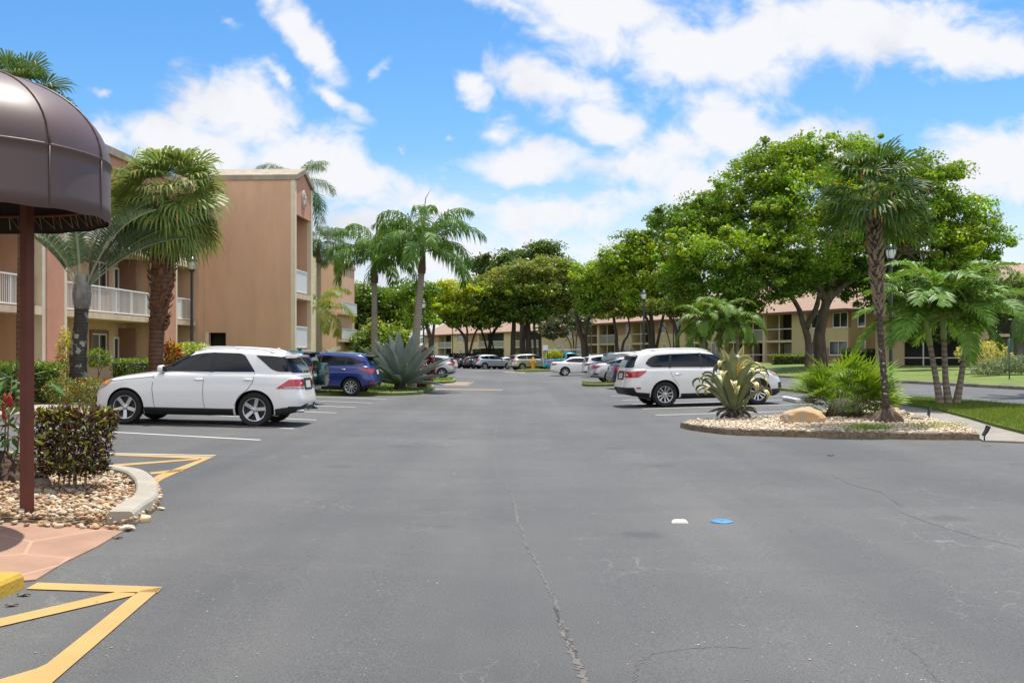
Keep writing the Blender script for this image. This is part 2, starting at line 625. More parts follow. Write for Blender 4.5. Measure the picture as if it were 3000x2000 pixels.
    for poly in sp.get('fog', []):
        for vw in 'lr': put('bumper_intake', c.panel(round_poly(poly, .01), vw, eps=.006, step=.045), MATS_BLACK, body)
    for poly in sp.get('marker', []):
        for vw in 'lr': put('reflector', c.panel(poly, vw, eps=.011, step=.045), RED_LENS, body)
    # grille, plate
    if 'grille' in sp:
        put('grille', c.panel(round_poly(sp['grille'], .03), 'f', eps=.011, step=.1), MATS_BLACK, body)
    py, pz = sp.get('plate', (0, .75))
    po = c.panel([(-.2, pz), (.2, pz), (.2, pz + .16), (-.2, pz + .16)], 'b', eps=.012, step=.1)
    put('number_plate', po, sp.get('plate_mat', PLATE), body)
    if sp.get('plate_recess'):
        a = sp['plate_recess']
        put('plate_recess', c.panel(round_poly([(-a, pz - .04), (a, pz - .04), (a, pz + .22), (-a, pz + .22)], .03), 'b', eps=.007, step=.1), MATS_BLACK, body)
    # lower cladding
    for poly in sp.get('clad', []):
        for vw in 'lr': put('lower_cladding', c.panel(poly, vw, eps=.013, step=.06, skirt=.03), sp.get('clad_mat', MATS_BLACK), body)
    for poly in ([sp['clad_b']] if sp.get('clad_b') else []):
        pts = [(y, z) for y, z in poly] + [(-y, z) for y, z in poly[::-1]]
        put('rear_diffuser', c.panel(pts, 'b', eps=.010, step=.1), sp.get('clad_mat', MATS_BLACK), body)
    for poly in ([sp['clad_f']] if sp.get('clad_f') else []):
        pts = [(y, z) for y, z in poly] + [(-y, z) for y, z in poly[::-1]]
        put('front_skirt', c.panel(pts, 'f', eps=.010, step=.1), sp.get('clad_mat', MATS_BLACK), body)
    if sp.get('arch_trim'):
        for ax in (ax_f, ax_r):
            a0 = math.asin((.30 - r) / (ra + .05)) if .30 < r else 0
            ang = np.linspace(-.25, math.pi + .25, 22)
            poly = [(ax + (ra + .055) * math.cos(a), r + (ra + .055) * math.sin(a)) for a in ang] + [(ax + (ra + .004) * math.cos(a), r + (ra + .004) * math.sin(a)) for a in ang[::-1]]
            for vw in 'lr': put('arch_trim', c.panel(poly, vw, eps=.012, step=.06, skirt=.03), MATS_BLACK, body)
    # seams
    if detail > 0:
        for ln in sp.get('seams', []):
            for vw in 'lr': put('door_gap', c.seam(ln, vw, .011), mat('panel_gap', (.035, .035, .037), .8), body, smooth=False)
    for poly in sp.get('chrome', []):
        for vw in 'lr': put('chrome_strip', c.panel(poly, vw, eps=.012, step=.06), CHROME, body)
    # handles, mirrors
    for hx, hz in sp.get('handles', []):
        for sd, vw in ((1, 'l'), (-1, 'r')):
            h = c.bvh.ray_cast(Vector((hx, sd * 4, hz)), Vector((0, -sd, 0)))[0]
            if h:
                mb = MB(); y = h.y
                mb.tube([(hx - .11, y - sd * .01, hz), (hx - .08, y + sd * .028, hz + .004), (hx + .06, y + sd * .03, hz + .002), (hx + .1, y - sd * .01, hz)], [.012, .016, .016, .012], 8)
                put('door_handle', mb, body_mat if not sp.get('chrome_handle') else CHROME, body, sharp=None)
    if 'mirror' in sp:
        mx, mz = sp['mirror']
        for sd in (1, -1):
            h = c.bvh.ray_cast(Vector((mx, sd * 4, mz - .04)), Vector((0, -sd, 0)))[0]
            if not h: continue
            y = h.y + sd * .02
            bmm = bmesh.new(); bmesh.ops.create_icosphere(bmm, subdivisions=3, radius=1)
            for v in bmm.verts:
                q = v.co
                q.x = (abs(q.x) ** .75) * math.copysign(1, q.x); q.y = (abs(q.y) ** .7) * math.copysign(1, q.y); q.z = (abs(q.z) ** .75) * math.copysign(1, q.z)
                v.co = Vector((mx + q.x * (.10 if q.x > 0 else .05), y + sd * .12 + q.y * .125, mz + .02 + q.z * .085))
            mb = MB(); mb.bm(bmm)
            mo = put('side_mirror', mb, body_mat, body, sharp=None)
            st = MB(); st.tube([(mx + .03, y - sd * .05, mz - .075), (mx, y + sd * .1, mz - .05)], .025, 8)
            put('mirror_stalk', st, MATS_BLACK, body)
            gb = MB(); gb.box(mx - .06, mx - .048, y + sd * .12 - .1, y + sd * .12 + .1, mz - .04, mz + .08); put('mirror_glass', gb, GLASS, body, False)
    # roof rails
    if sp.get('rails'):
        x0, x1, wy = sp['rails']
        for sd in (1, -1):
            pts = []
            for k in range(15):
                t = k / 14; x = x0 + (x1 - x0) * t
                h = c.bvh.ray_cast(Vector((x, sd * wy, 4)), Vector((0, 0, -1)))[0]
                if h: pts.append((x, sd * wy, h.z + .045 * min(1, min(t, 1 - t) * 8) ** .6))
            mb = MB(); mb.tube(pts, .018, 8)
            for k in (1, 7, 13): mb.tube([pts[k], (pts[k][0], pts[k][1], pts[k][2] - .07)], .02, 6)
            put('roof_rail', mb, sp.get('rail_mat', body_mat), body, sharp=None)
    if sp.get('fin'):
        x = sp['fin']; h = c.bvh.ray_cast(Vector((x, 0, 4)), Vector((0, 0, -1)))[0]
        mb = MB(); z = h.z - .01
        mb.add([(x + .12, 0, z), (x - .06, .022, z), (x - .06, -.022, z), (x - .055, .006, z + .07), (x - .055, -.006, z + .07), (x - .02, 0, z + .072)],
               [(0, 1, 3, 5), (0, 5, 4, 2), (1, 2, 4, 3), (3, 4, 5), (0, 2, 1)])
        put('roof_antenna', mb, body_mat, body, False)
    if sp.get('spoiler'):
        x0, x1, z, hw = sp['spoiler']
        mb = MB()
        n = 13; ys = [hw * (2 * k / (n - 1) - 1) for k in range(n)]
        vs = []
        for y in ys:
            b_ = .05 * (y / hw) ** 2
            vs += [(x1 + b_ * 0, y, z + .02 - b_ * .6), (x0 + b_ * 1.4, y, z - b_ * .6), (x0 + b_ * 1.4 + .01, y, z - .035 - b_ * .6), (x1, y, z - .05 - b_ * .6)]
        fs = []
        for k in range(n - 1):
            for j in range(4):
                fs.append((k * 4 + j, k * 4 + (j + 1) % 4, k * 4 + 4 + (j + 1) % 4, k * 4 + 4 + j))
        fs += [(3, 2, 1, 0), tuple(4 * (n - 1) + j for j in range(4))]
        mb.add(vs, [f[::-1] for f in fs])
        put('spoiler', mb, sp.get('spoiler_mat', body_mat), body, sharp=50)
    for ex in sp.get('exhaust', []):
        mb = MB(); mb.lathe([(.03, 0), (.036, .01), (.036, .16), (.03, .16), (.03, .02)], 14, axis='y'); 
        for sd in (1, -1):
            e = MB(); e.tube([(ex[0], sd * ex[1], ex[2]), (ex[0] + .2, sd * ex[1], ex[2])], .038, 12)
            put('exhaust_tip', e, CHROME, body)
    # wheels
    tm, rm, dm = wheel_meshes(r, sp['rr'], sp.get('rim', 'five'))
    for ax in (ax_f, ax_r):
        for sd in (1, -1):
            w = bpy.data.objects.new('wheel', tm); COL.objects.link(w); w.parent = root
            w.location = (ax, sd * (W2 - .135), r)
            w.rotation_euler = (0, random.uniform(0, 1.2), 0 if sd > 0 else math.pi)
            for nm, dd in (('rim', rm), ('brake_disc', dm)):
                k = bpy.data.objects.new(nm, dd); COL.objects.link(k); k.parent = w
    # dark underside
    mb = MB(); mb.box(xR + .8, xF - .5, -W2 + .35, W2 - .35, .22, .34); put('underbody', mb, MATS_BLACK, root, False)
    root['_car'] = 1
    del root['_car']
    return root, body, c
# ------------------------------------------------------------------ car shapes
def generic(L, W, H, kind, **kw):
    """a body of the given kind from fractions of its length and height"""
    def X(p): return [(a * L, b * H) for a, b in p]
    def PX(p): return [(a * L, b * H) + tuple(r) for a, b, *r in p]
    d = dict(L=L, W=W, seams=[], handles=[])
    if kind == 'suv':
        d.update(fo=.19 * L, wb=.603 * L, r=.218 * H, rr=.145 * H,
                 belt=X([(-.5, .60), (-.47, .655), (-.38, .685), (0, .672), (.2, .648), (.33, .605), (.44, .545), (.485, .50), (.5, .45)]),
                 sill=X([(-.5, .22), (-.3, .155), (.3, .15), (.5, .18)]),
                 roof=X([(-.46, .905), (-.3, .95), (-.1, .965), (.02, .955), (.12, .93)]),
                 cab=dict(rb=-.475 * L, rt=-.405 * L, ft=.05 * L, fb=.235 * L, wt=.74),
                 side_windows=[PX([(.155, .668), (.17, .70), (.045, .895), (-.02, .915), (-.17, .915), (-.17, .69)]),
                               PX([(-.182, .69), (-.182, .914), (-.28, .905), (-.36, .86), (-.395, .80, .05), (-.36, .72, .06), (-.30, .70)])],
                 pillars=[PX([(-.005, .685), (-.02, .685), (-.028, .905), (-.012, .905)])],
                 rear_window=[(.70 * W / 2, .695 * H), (.60 * W / 2, .885 * H)], windscreen=[(.8 * W / 2, .675 * H), (.63 * W / 2, .90 * H)],
                 tail=[PX([(-.495, .60), (-.415, .63), (-.40, .60), (-.44, .535), (-.495, .50)])],
                 tail_b=[[(.435 * W, .615 * H), (.35 * W, .61 * H), (.34 * W, .54 * H), (.435 * W, .515 * H)]],
                 head=[PX([(.40, .565), (.49, .50), (.49, .45), (.43, .50)])],
                 plate=(0, .50 * H), mirror=(.155 * L, .70 * H),
                 clad=[PX([(-.5, .1), (-.5, .27), (-.3, .235), (.3, .235), (.5, .26), (.5, .1)])],
                 clad_b=[(.44 * W, .12 * H), (.44 * W, .27 * H)], clad_f=[(.43 * W, .1 * H), (.43 * W, .22 * H)],
                 handles=[(-.02 * L, .605 * H), (-.20 * L, .615 * H)],
                 seams=[PX([(.16, .66), (.165, .4), (.15, .24)]), PX([(-.03, .67), (-.035, .4), (-.03, .24)]), PX([(-.20, .67), (-.205, .54), (-.245, .44)])],
                 spoiler=(-.47 * L, -.40 * L, .905 * H, .30 * W), fin=-.36 * L)
    else:
        d.update(fo=.195 * L, wb=.58 * L, r=.228 * H, rr=.155 * H,
                 belt=X([(-.5, .60), (-.475, .69), (-.40, .728), (-.2, .70), (0, .675), (.2, .645), (.36, .585), (.46, .51), (.49, .46), (.5, .42)]),
                 sill=X([(-.5, .24), (-.3, .15), (.3, .14), (.5, .17)]),
                 roof=X([(-.34, .80), (-.2, .915), (-.08, .955), (.02, .955), (.1, .925)]),
                 cab=dict(rb=-.415 * L, rt=-.20 * L, ft=.035 * L, fb=.235 * L, wt=.74, rbulge=-.02),
                 side_windows=[PX([(.15, .675), (.045, .885), (-.03, .91), (-.11, .91), (-.20, .855), (-.265, .765, .05), (-.25, .725), (-.1, .70)])],
                 pillars=[PX([(-.03, .68), (-.045, .68), (-.05, .915), (-.035, .915)]), PX([(-.195, .71), (-.205, .71), (-.215, .84), (-.205, .85)])],
                 rear_window=[(.68 * W / 2, .74 * H), (.56 * W / 2, .90 * H)], windscreen=[(.78 * W / 2, .67 * H), (.60 * W / 2, .90 * H)],
                 tail=[PX([(-.497, .66), (-.42, .67), (-.40, .64), (-.44, .57), (-.497, .55)])],
                 tail_b=[[(.435 * W, .66 * H), (.30 * W, .655 * H), (.29 * W, .58 * H), (.435 * W, .565 * H)]],
                 head=[PX([(.39, .545), (.49, .47), (.49, .42), (.42, .47)])],
                 plate=(0, .52 * H), mirror=(.14 * L, .70 * H), cap=1,
                 clad=[], clad_b=[(.42 * W, .16 * H), (.36 * W, .27 * H)],
                 handles=[(-.03 * L, .60 * H), (-.20 * L, .625 * H)],
                 seams=[PX([(.15, .66), (.155, .4), (.14, .18)]), PX([(-.04, .67), (-.045, .4), (-.04, .18)]), PX([(-.22, .70), (-.225, .56), (-.26, .46)]), PX([(-.42, .715), (-.44, .64)])])
    d.update(kw)
    return d


A = 1.54                                            # front axle of the big white SUV
SPEC_LUX = generic(4.82, 1.93, 1.78, 'suv')
SPEC_LUX.update(
    fo=.87, wb=2.915, r=.38, rr=.262, rim='five', gap=.055,
    belt=[(-2.41, 1.05), (-2.3, 1.15), (-2.0, 1.19), (-1.0, 1.19), (0, 1.18), (.6, 1.155), (1.0, 1.12), (1.6, 1.04), (2.0, .965), (2.25, .885), (2.36, .82), (2.41, .74)],
    sill=[(-2.41, .36), (-1.9, .27), (-1.3, .24), (1.5, .24), (2.1, .26), (2.41, .32)],
    roof=[(-2.2, 1.575), (-1.9, 1.61), (-1.2, 1.68), (-.4, 1.705), (.1, 1.69), (.5, 1.63)],
    cab=dict(rb=-2.30, rt=-1.96, ft=.06, fb=1.08, wt=.73, nr=5.5),
    side_windows=[[(.80, 1.185, .01), (.62, 1.30, .03), (.28, 1.50, .1), (-.06, 1.595, .15), (-.40, 1.62, .1), (-1.0, 1.612, .05), (-1.10, 1.57, .05), (-1.36, 1.21, .02)],
                  [(-1.335, 1.575, .03), (-1.70, 1.565), (-2.2, 1.53), (-2.27, 1.22, .02), (-1.86, 1.22, .1), (-1.72, 1.27, .1)]],
    pillars=[[(-.33, 1.19), (-.42, 1.19), (-.44, 1.62), (-.36, 1.62)], [(.80, 1.185), (.56, 1.19), (.57, 1.31)]],
    rear_window=[(.74, 1.20), (.64, 1.555)], windscreen=[(.80, 1.17), (.62, 1.62)],
    tail=[[(-1.84, .845, .01), (-2.11, 1.05, .03), (-2.41, 1.06), (-2.41, .855)]],
    tail_b=[[(.84, 1.045), (.72, 1.04), (.70, .90), (.84, .87)]], tail_clear=[[(-2.02, .862), (-2.34, .872), (-2.34, .90), (-2.02, .885)]],
    head=[[(1.86, .975, .04), (2.10, .955, .03), (2.3, .90), (2.41, .80), (2.41, .70), (2.22, .74), (2.02, .83)]],
    amber=[[(1.90, .965), (2.03, .955), (2.12, .88), (2.0, .86)]],
    fog=[[(2.28, .60), (2.38, .56), (2.38, .44), (2.26, .47)]], grille=[(-.45, .62), (.45, .62), (.5, .86), (-.5, .86)],
    marker=[], plate=(0, .86), plate_recess=.34,
    clad=[[(-2.41, .2), (-2.41, .47), (-2.0, .43), (-1.83, .40), (-1.83, .2)], [(-1.0, .2), (-1.0, .385), (1.1, .385), (1.1, .2)]],
    clad_b=[(.86, .2), (.86, .46)], clad_f=[(.82, .2), (.82, .32)], arch_trim=False,
    chrome=[[(-.93, .386), (-.93, .402), (1.08, .402), (1.08, .386)]],
    handles=[(-.12, 1.02), (-1.22, 1.035)], mirror=(.72, 1.22), rails=(-1.75, .0, .62), fin=-1.62, spoiler=(-2.29, -1.95, 1.60, .60),
    seams=[[(.90, 1.10), (.92, .8), (.88, .5), (.86, .40)], [(-.24, 1.18), (-.22, .8), (-.24, .5), (-.27, .40)], [(-1.36, 1.19), (-1.33, .98), (-1.22, .82), (-1.02, .66), (-.93, .46)],
           [(.9, 1.06), (1.5, 1.0), (1.9, .94)]], exhaust=[(-2.42, .66, .36)])

SPEC_3ROW = generic(5.04, 1.96, 1.77, 'suv')
SPEC_3ROW.update(
    fo=.95, wb=2.9, r=.38, rr=.25, rim='split5', gap=.06,
    belt=[(-2.52, .96), (-2.45, 1.10), (-2.2, 1.18), (-1.0, 1.17), (0, 1.15), (.7, 1.12), (1.2, 1.10), (1.7, 1.05), (2.1, .99), (2.35, .92), (2.47, .84), (2.52, .74)],
    sill=[(-2.52, .40), (-2.1, .33), (-1.3, .27), (1.5, .26), (2.1, .26), (2.52, .33)],
    roof=[(-2.35, 1.57), (-1.9, 1.64), (-1.2, 1.69), (-.4, 1.70), (.2, 1.665), (.6, 1.60)],
    cab=dict(rb=-2.42, rt=-2.12, ft=.22, fb=1.32, wt=.74, nr=5.5),
    side_windows=[[(-1.90, 1.30, .05), (-1.78, 1.46, .08), (-1.6, 1.545, .1), (-1.15, 1.575), (-.2, 1.59), (.28, 1.545, .15), (.62, 1.40, .1), (1.02, 1.16, .02), (-.2, 1.175), (-1.15, 1.19), (-1.74, 1.20, .06)]],
    pillars=[[(-1.20, 1.18), (-1.12, 1.18), (-1.07, 1.58), (-1.13, 1.58)], [(-.22, 1.17), (-.12, 1.17), (-.16, 1.6), (-.22, 1.6)], [(.62, 1.15), (.68, 1.15), (.66, 1.40), (.58, 1.43)]],
    rear_window=[(.76, 1.19), (.64, 1.56)], windscreen=[(.82, 1.15), (.62, 1.60)],
    tail=[[(-2.45, 1.06), (-2.40, 1.075, .02), (-1.86, 1.10, .02), (-1.92, 1.04, .03), (-2.12, .90, .05), (-2.40, .89), (-2.45, .90)]],
    tail_b=[],
    head=[[(1.95, 1.0, .02), (2.25, 1.0), (2.5, .93), (2.5, .84), (2.3, .85, .03)]], amber=[[(2.02, .985), (2.2, .93), (2.2, .88), (2.12, .91)]],
    fog=[[(2.28, .66), (2.45, .68), (2.45, .50), (2.28, .48)]], grille=[(-.5, .66), (.5, .66), (.6, .92), (-.6, .92)],
    marker=[[(-2.2, .60), (-2.07, .605), (-2.07, .565), (-2.2, .56)]], plate=(0, .86), plate_recess=.36,
    clad=[[(-2.52, .2), (-2.52, .60), (-2.38, .56), (-2.28, .47), (-1.8, .43), (-1.8, .2)], [(-.95, .2), (-.95, .40), (1.2, .40), (1.2, .2)], [(1.98, .2), (1.98, .47), (2.52, .48), (2.52, .2)]],
    clad_b=[(.87, .2), (.87, .60)], clad_f=[(.85, .2), (.85, .46)], chrome=[[(-.6, .36), (-.6, .39), (.95, .39), (.95, .36)]],
    handles=[(-.93, .975), (.28, .96)], chrome_handle=True, mirror=(.98, 1.2), rails=(-1.7, .2, .64), fin=-2.05, spoiler=(-2.40, -2.1, 1.605, .62),
    seams=[[(1.06, 1.12), (1.1, .8), (1.06, .42)], [(-.08, 1.16), (-.08, .8), (-.1, .42)], [(-1.17, 1.18), (-1.14, .98), (-1.06, .84), (-.9, .62)], [(1.1, 1.08), (1.6, 1.04), (2.0, .99)]])

SPEC_BLUE = generic(4.4, 1.82, 1.66, 'suv', rim='ten', plate_recess=.3)
SPEC_BLUE.update(
    r=.345, rr=.235,
    side_windows=[[(.66, 1.09, .02), (.20, 1.46, .1), (-.1, 1.51), (-1.0, 1.49, .05), (-1.32, 1.44, .08), (-1.78, 1.28, .02), (-1.5, 1.21, .06), (-1.2, 1.165)]],
    pillars=[[(-.05, 1.12), (-.12, 1.12), (-.16, 1.51), (-.1, 1.51)], [(-1.02, 1.15), (-1.09, 1.16), (-1.13, 1.48), (-1.06, 1.49)]],
    tail=[[(-2.2, 1.0), (-2.02, 1.035, .02), (-1.50, 1.075, .01), (-1.66, .99, .03), (-1.84, .93, .04), (-2.2, .91)]],
    marker=[[(-2.12, .56), (-2.0, .56), (-2.0, .48), (-2.12, .48)]], handles=[(-.02, .98), (-.98, 1.0)], chrome_handle=True, spoiler=(-2.12, -1.72, 1.535, .54), spoiler_mat=MATS_BLACK, fin=None)
SPEC_BOXY = generic(4.2, 1.74, 1.70, 'suv', rim='seven', plate_recess=None)
SPEC_BOXY['cab'] = dict(rb=-2.04, rt=-1.86, ft=.2, fb=.95, wt=.8, nr=7)
SPEC_BOXY['spoiler'] = (-2.06, -1.80, 1.60, .60); SPEC_BOXY['spoiler_mat'] = MATS_BLACK
SPEC_BOXY['rear_window'] = [(.72, 1.16), (.66, 1.52)]
SPEC_BOXY['tail'] = [[(-2.1, 1.16), (-1.98, 1.17), (-1.92, 1.15), (-1.9, .95), (-2.1, .92)]]
SPEC_BOXY['tail_b'] = [[(.76, 1.16), (.66, 1.15), (.66, .80), (.76, .80)]]
SPEC_BOXY['tail_clear'] = [[(-2.1, .92), (-1.91, .94), (-1.93, .80), (-2.1, .80)]]
SPEC_COMPACT = generic(4.42, 1.86, 1.65, 'suv', rim='five', gap=.05)
SPEC_COMPACT.update(
    side_windows=[[(.66, 1.10), (.2, 1.45, .1), (-.1, 1.50), (-.9, 1.49, .08), (-1.25, 1.42, .06), (-1.48, 1.26, .02), (-1.2, 1.16, .08), (-.8, 1.12)]],
    tail=[[(-2.2, 1.02), (-1.95, 1.26), (-1.80, 1.30), (-1.98, 1.08), (-1.72, 1.0), (-1.78, .93), (-2.2, .90)]], tail_b=[[(.80, 1.03), (.6, 1.02), (.6, .92), (.80, .91)]])
SPEC_CROSS = generic(4.85, 1.92, 1.69, 'suv', rim='seven')
SPEC_CROSS['tail'] = [[(-2.42, 1.15), (-2.2, 1.2), (-2.22, .9), (-2.42, .88)]]
SPEC_CROSS['tail_b'] = [[(.83, 1.17), (.72, 1.16), (.74, .86), (.83, .86)]]
SPEC_FAMILY = generic(5.2, 1.99, 1.78, 'suv', rim='five')
SPEC_FAMILY['tail'] = [[(-2.6, 1.08), (-2.3, 1.10), (-2.1, 1.07), (-2.25, 1.0), (-2.6, .97)]]
SPEC_SEDAN = generic(4.6, 1.80, 1.46, 'sedan', rim='five')
SPEC_SEDAN_FAST = generic(4.7, 1.85, 1.42, 'sedan', rim='seven')
SPEC_SEDAN_FAST['cab'] = dict(rb=-2.05, rt=-.75, ft=.2, fb=1.15, wt=.74, rbulge=-.01)
SPEC_SEDAN_FAST['roof'] = [(-1.7, 1.13), (-1.0, 1.30), (-.4, 1.37), (.1, 1.37), (.5, 1.32)]
SPEC_CIVIC = generic(4.63, 1.8, 1.43, 'sedan', rim='ten')
SPEC_CIVIC.update(
    cab=dict(rb=-2.02, rt=-.78, ft=.15, fb=1.12, wt=.74, rbulge=-.015), roof=[(-1.6, 1.14), (-1.0, 1.29), (-.4, 1.365), (.1, 1.37), (.5, 1.32)],
    tail=[[(-2.31, .98), (-1.92, .93, .01), (-1.78, .90, .01), (-2.0, .82, .02), (-2.31, .74)]],
    side_windows=[[(.69, .955), (.2, 1.26, .1), (-.15, 1.30), (-.55, 1.29, .08), (-1.0, 1.20, .05), (-1.55, 1.03, .02), (-1.3, 1.0), (-.5, .985)]],
    fog=[[(-2.2, .52), (-1.96, .50), (-2.0, .42), (-2.25, .44)]])
SPEC_VAN = generic(5.0, 1.95, 1.78, 'suv', rim='ten', glass=mat('see_through_green_glass', (.24, .31, .29), .2, spec=.3))
SPEC_VAN.update(
    side_windows=[[(-2.05, 1.52), (-2.12, 1.24), (-1.35, 1.22), (-1.25, 1.54)], [(-1.15, 1.54), (-1.22, 1.22), (-.3, 1.2), (-.3, 1.57)], [(-.18, 1.57), (-.18, 1.19), (.85, 1.15), (.3, 1.53, .1)]],
    pillars=[], cab=dict(rb=-2.40, rt=-2.15, ft=.35, fb=1.35, wt=.8, nr=6))
SPEC_TINYSUV = generic(4.2, 1.8, 1.62, 'suv', rim='five')


def place_car(o, spec, px, py, heading, scale=1.0, side=-1, wheel='r'):
    """put the car so that its wheel on the camera's side touches the ground at a photo pixel; the body leans with the cross fall"""
    g = G(px, py)
    x = spec['L'] / 2 - spec['fo'] - (spec['wb'] if wheel == 'r' else 0)
    lean = Matrix.Rotation(math.atan(FALL) * (-1 if g.x > 0 else 1), 4, 'Y')
    M = lean @ Matrix.Rotation(R(heading), 4, 'Z') @ Matrix.Scale(scale, 4)
    off = M @ Vector((x, side * (spec['W'] / 2 - .06), 0))
    o.matrix_world = Matrix.Translation(g - off) @ M
    return o
# ------------------------------------------------------------------ vegetation
def unit(a):
    return a / np.maximum(np.linalg.norm(a, axis=-1, keepdims=True), 1e-9)


def rdir(n):
    return unit(rng.normal(size=(n, 3)))


def vary(base, n, amt=.25, hue=.12):
    base = np.array(base)
    k = 1 + rng.uniform(-amt, amt, (n, 1))
    h = 1 + rng.uniform(-hue, hue, (n, 3)) * np.array([1, .4, 1])
    return np.clip(base * k * h, 0, 1)


def blade_leaves(lv, pos, d, nrm, ln, wd, col, fold=0.0):
    """pointed oval leaves: pos base, d direction, nrm blade normal"""
    sd = unit(np.cross(d, nrm))
    up = np.cross(sd, d)
    ln = np.broadcast_to(np.asarray(ln), (len(pos),))[:, None]; wd = np.broadcast_to(np.asarray(wd), (len(pos),))[:, None]
    m = pos + d * ln * .45 - up * (ln * fold)
    t = pos + d * ln - up * (ln * fold * 2.6)
    lv.tris(pos, m + sd * wd / 2, m - sd * wd / 2, col)
    lv.tris(m - sd * wd / 2, m + sd * wd / 2, t, col)


def clump_leaves(lv, c, rad, n, size, base, flat=.62, amt=.25, up=.5):
    """one clump of foliage: leaves filling a flattened ball, denser to the outside"""
    d = rdir(n)
    r = rng.uniform(.25, 1, (n, 1)) ** .5
    an = np.array([rng.uniform(.65, 1.4), rng.uniform(.65, 1.4), flat * rng.uniform(.7, 1.3)])
    pos = np.array(c) + d * r * rad * an + rng.normal(size=(n, 3)) * rad * .12
    nrm = unit(d * .6 + rdir(n) * .8 + np.array([0, 0, up]))
    t = unit(np.cross(nrm, rdir(n)))
    sd = np.cross(nrm, t)
    s = size * rng.uniform(.6, 1.3, (n, 1))
    col = vary(base, n, amt)
    lv.quads(pos - t * s * .5, pos + sd * s * .36, pos + t * s * .62 - nrm * s * .12, pos - sd * s * .36, col)


BARK = mat('bark_grey_brown', (.14, .105, .075), .9, var=.55, vscale=5, bump=.8, bscale=14, stretch=(1, 1, .3))
BARK_D = mat('bark_dark', (.075, .056, .042), .9, var=.5, vscale=5, bump=.8, bscale=14, stretch=(1, 1, .3))
LEAF = leaf_mat('broad_leaf', .42, .42, .4)
PALM_LEAF = leaf_mat('palm_leaf', .5, .3, .3)
GREY_LEAF = leaf_mat('waxy_leaf', .5, .12, .3)


def bend(a, b, sag=0.0, wob=.08, n=6):
    a, b = np.array(a, float), np.array(b, float)
    L = np.linalg.norm(b - a)
    pts = []
    off = rng.normal(size=3) * wob * L
    for i in range(n + 1):
        t = i / n
        p = a * (1 - t) + b * t + off * math.sin(math.pi * t) + np.array([0, 0, sag * L * math.sin(math.pi * t)])
        pts.append(p)
    return pts


def broad_tree(name, label, base, stems, blobs, leaf_size, cols, clump=1.1, density=1.0, bark=None, group='shade trees round the lot', leaves_per=120, twig=.6, cat='tree', shell=.55, flat=.62):
    """stems: list of (path points, r0, r1) in world space; blobs: (centre, (rx,ry,rz), colour index or None)"""
    root = empty(name, base)
    tag(root, label, cat, group)
    b0 = np.array(base)
    tr = MB()
    tips = []
    for path, r0, r1 in stems:
        P_ = [np.array(p) - b0 for p in path]
        # smooth the path
        pts = []
        for i in range(len(P_) - 1):
            p0 = P_[max(i - 1, 0)]; p1 = P_[i]; p2 = P_[i + 1]; p3 = P_[min(i + 2, len(P_) - 1)]
            for k in range(4):
                t = k / 4
                pts.append(.5 * (2 * p1 + (p2 - p0) * t + (2 * p0 - 5 * p1 + 4 * p2 - p3) * t * t + (3 * p1 - p0 - 3 * p2 + p3) * t ** 3))
        pts.append(P_[-1])
        n = len(pts)
        rad = [r0 + (r1 - r0) * (i / (n - 1)) ** .8 for i in range(n)]
        rad[0] *= 1.25
        rad = [r_ * random.uniform(.93, 1.07) for r_ in rad]
        tr.tube(pts, rad, 10)
        tips.append((pts[-1], r1, pts))
    lv = Leaves()
    for bl in blobs:
        c, r = np.array(bl[0]) - b0, np.array(bl[1], float)
        ci = bl[2] if len(bl) > 2 and bl[2] is not None else 0
        # limb to the blob from the nearest stem tip
        tip = min(tips, key=lambda t: np.linalg.norm(t[0] - c))
        end = c - np.array([0, 0, r[2] * .35])
        limb = bend(tip[0], end, .06, .07)
        rl = [tip[1] * (1 - .7 * i / 6) for i in range(7)]
        tr.tube(limb, rl, 7)
        area = 4 * math.pi * ((r[0] * r[1]) ** 1.6 / 3 + (r[0] * r[2]) ** 1.6 / 3 + (r[1] * r[2]) ** 1.6 / 3) ** (1 / 1.6)
        K = max(5, int(density * area / (clump * clump * 1.5)))
        dd = rdir(K)
        rr = rng.uniform(shell, 1.0, (K, 1)); far_ = rng.random((K, 1)) < .16; rr = np.where(far_, rng.uniform(1.0, 1.2, (K, 1)), rr)
        cc = c + dd * rr * r
        for i in range(K):
            col = np.array(cols[ci % len(cols)]) * rng.uniform(.78, 1.25) * (1 + rng.uniform(-.1, .12, 3) * np.array([1.4, .4, .6]))
            clump_leaves(lv, cc[i], clump * (rng.uniform(.65, 1.3) if not far_[i, 0] else rng.uniform(.35, .6)), int(leaves_per * rng.uniform(.6, 1.3)), leaf_size, col, flat=flat)
            if rng.random() < twig * .5:
                q = limb[rng.integers(2, 7)]
                tr.tube(bend(q, cc[i], -.05, .1, 4), [rl[4] * .55, rl[4] * .45, rl[4] * .35, rl[4] * .25, rl[4] * .12], 5)
    tr.build('trunk', bark or BARK, root, True)
    lv.build('crown', LEAF, root)
    return root


def stem_px(pts, D, dd=None):
    """stem path from photo pixels at about one distance"""
    return [P(x, y, D + (dd[i] if dd else 0)) for i, (x, y) in enumerate(pts)]


def blob_px(px, py, rx, ry, D, deep=.85, ci=0):
    c = P(px, py, D)
    k = D / F
    return ((c.x, c.y, c.z), (rx * k, rx * k * deep, ry * k), ci)


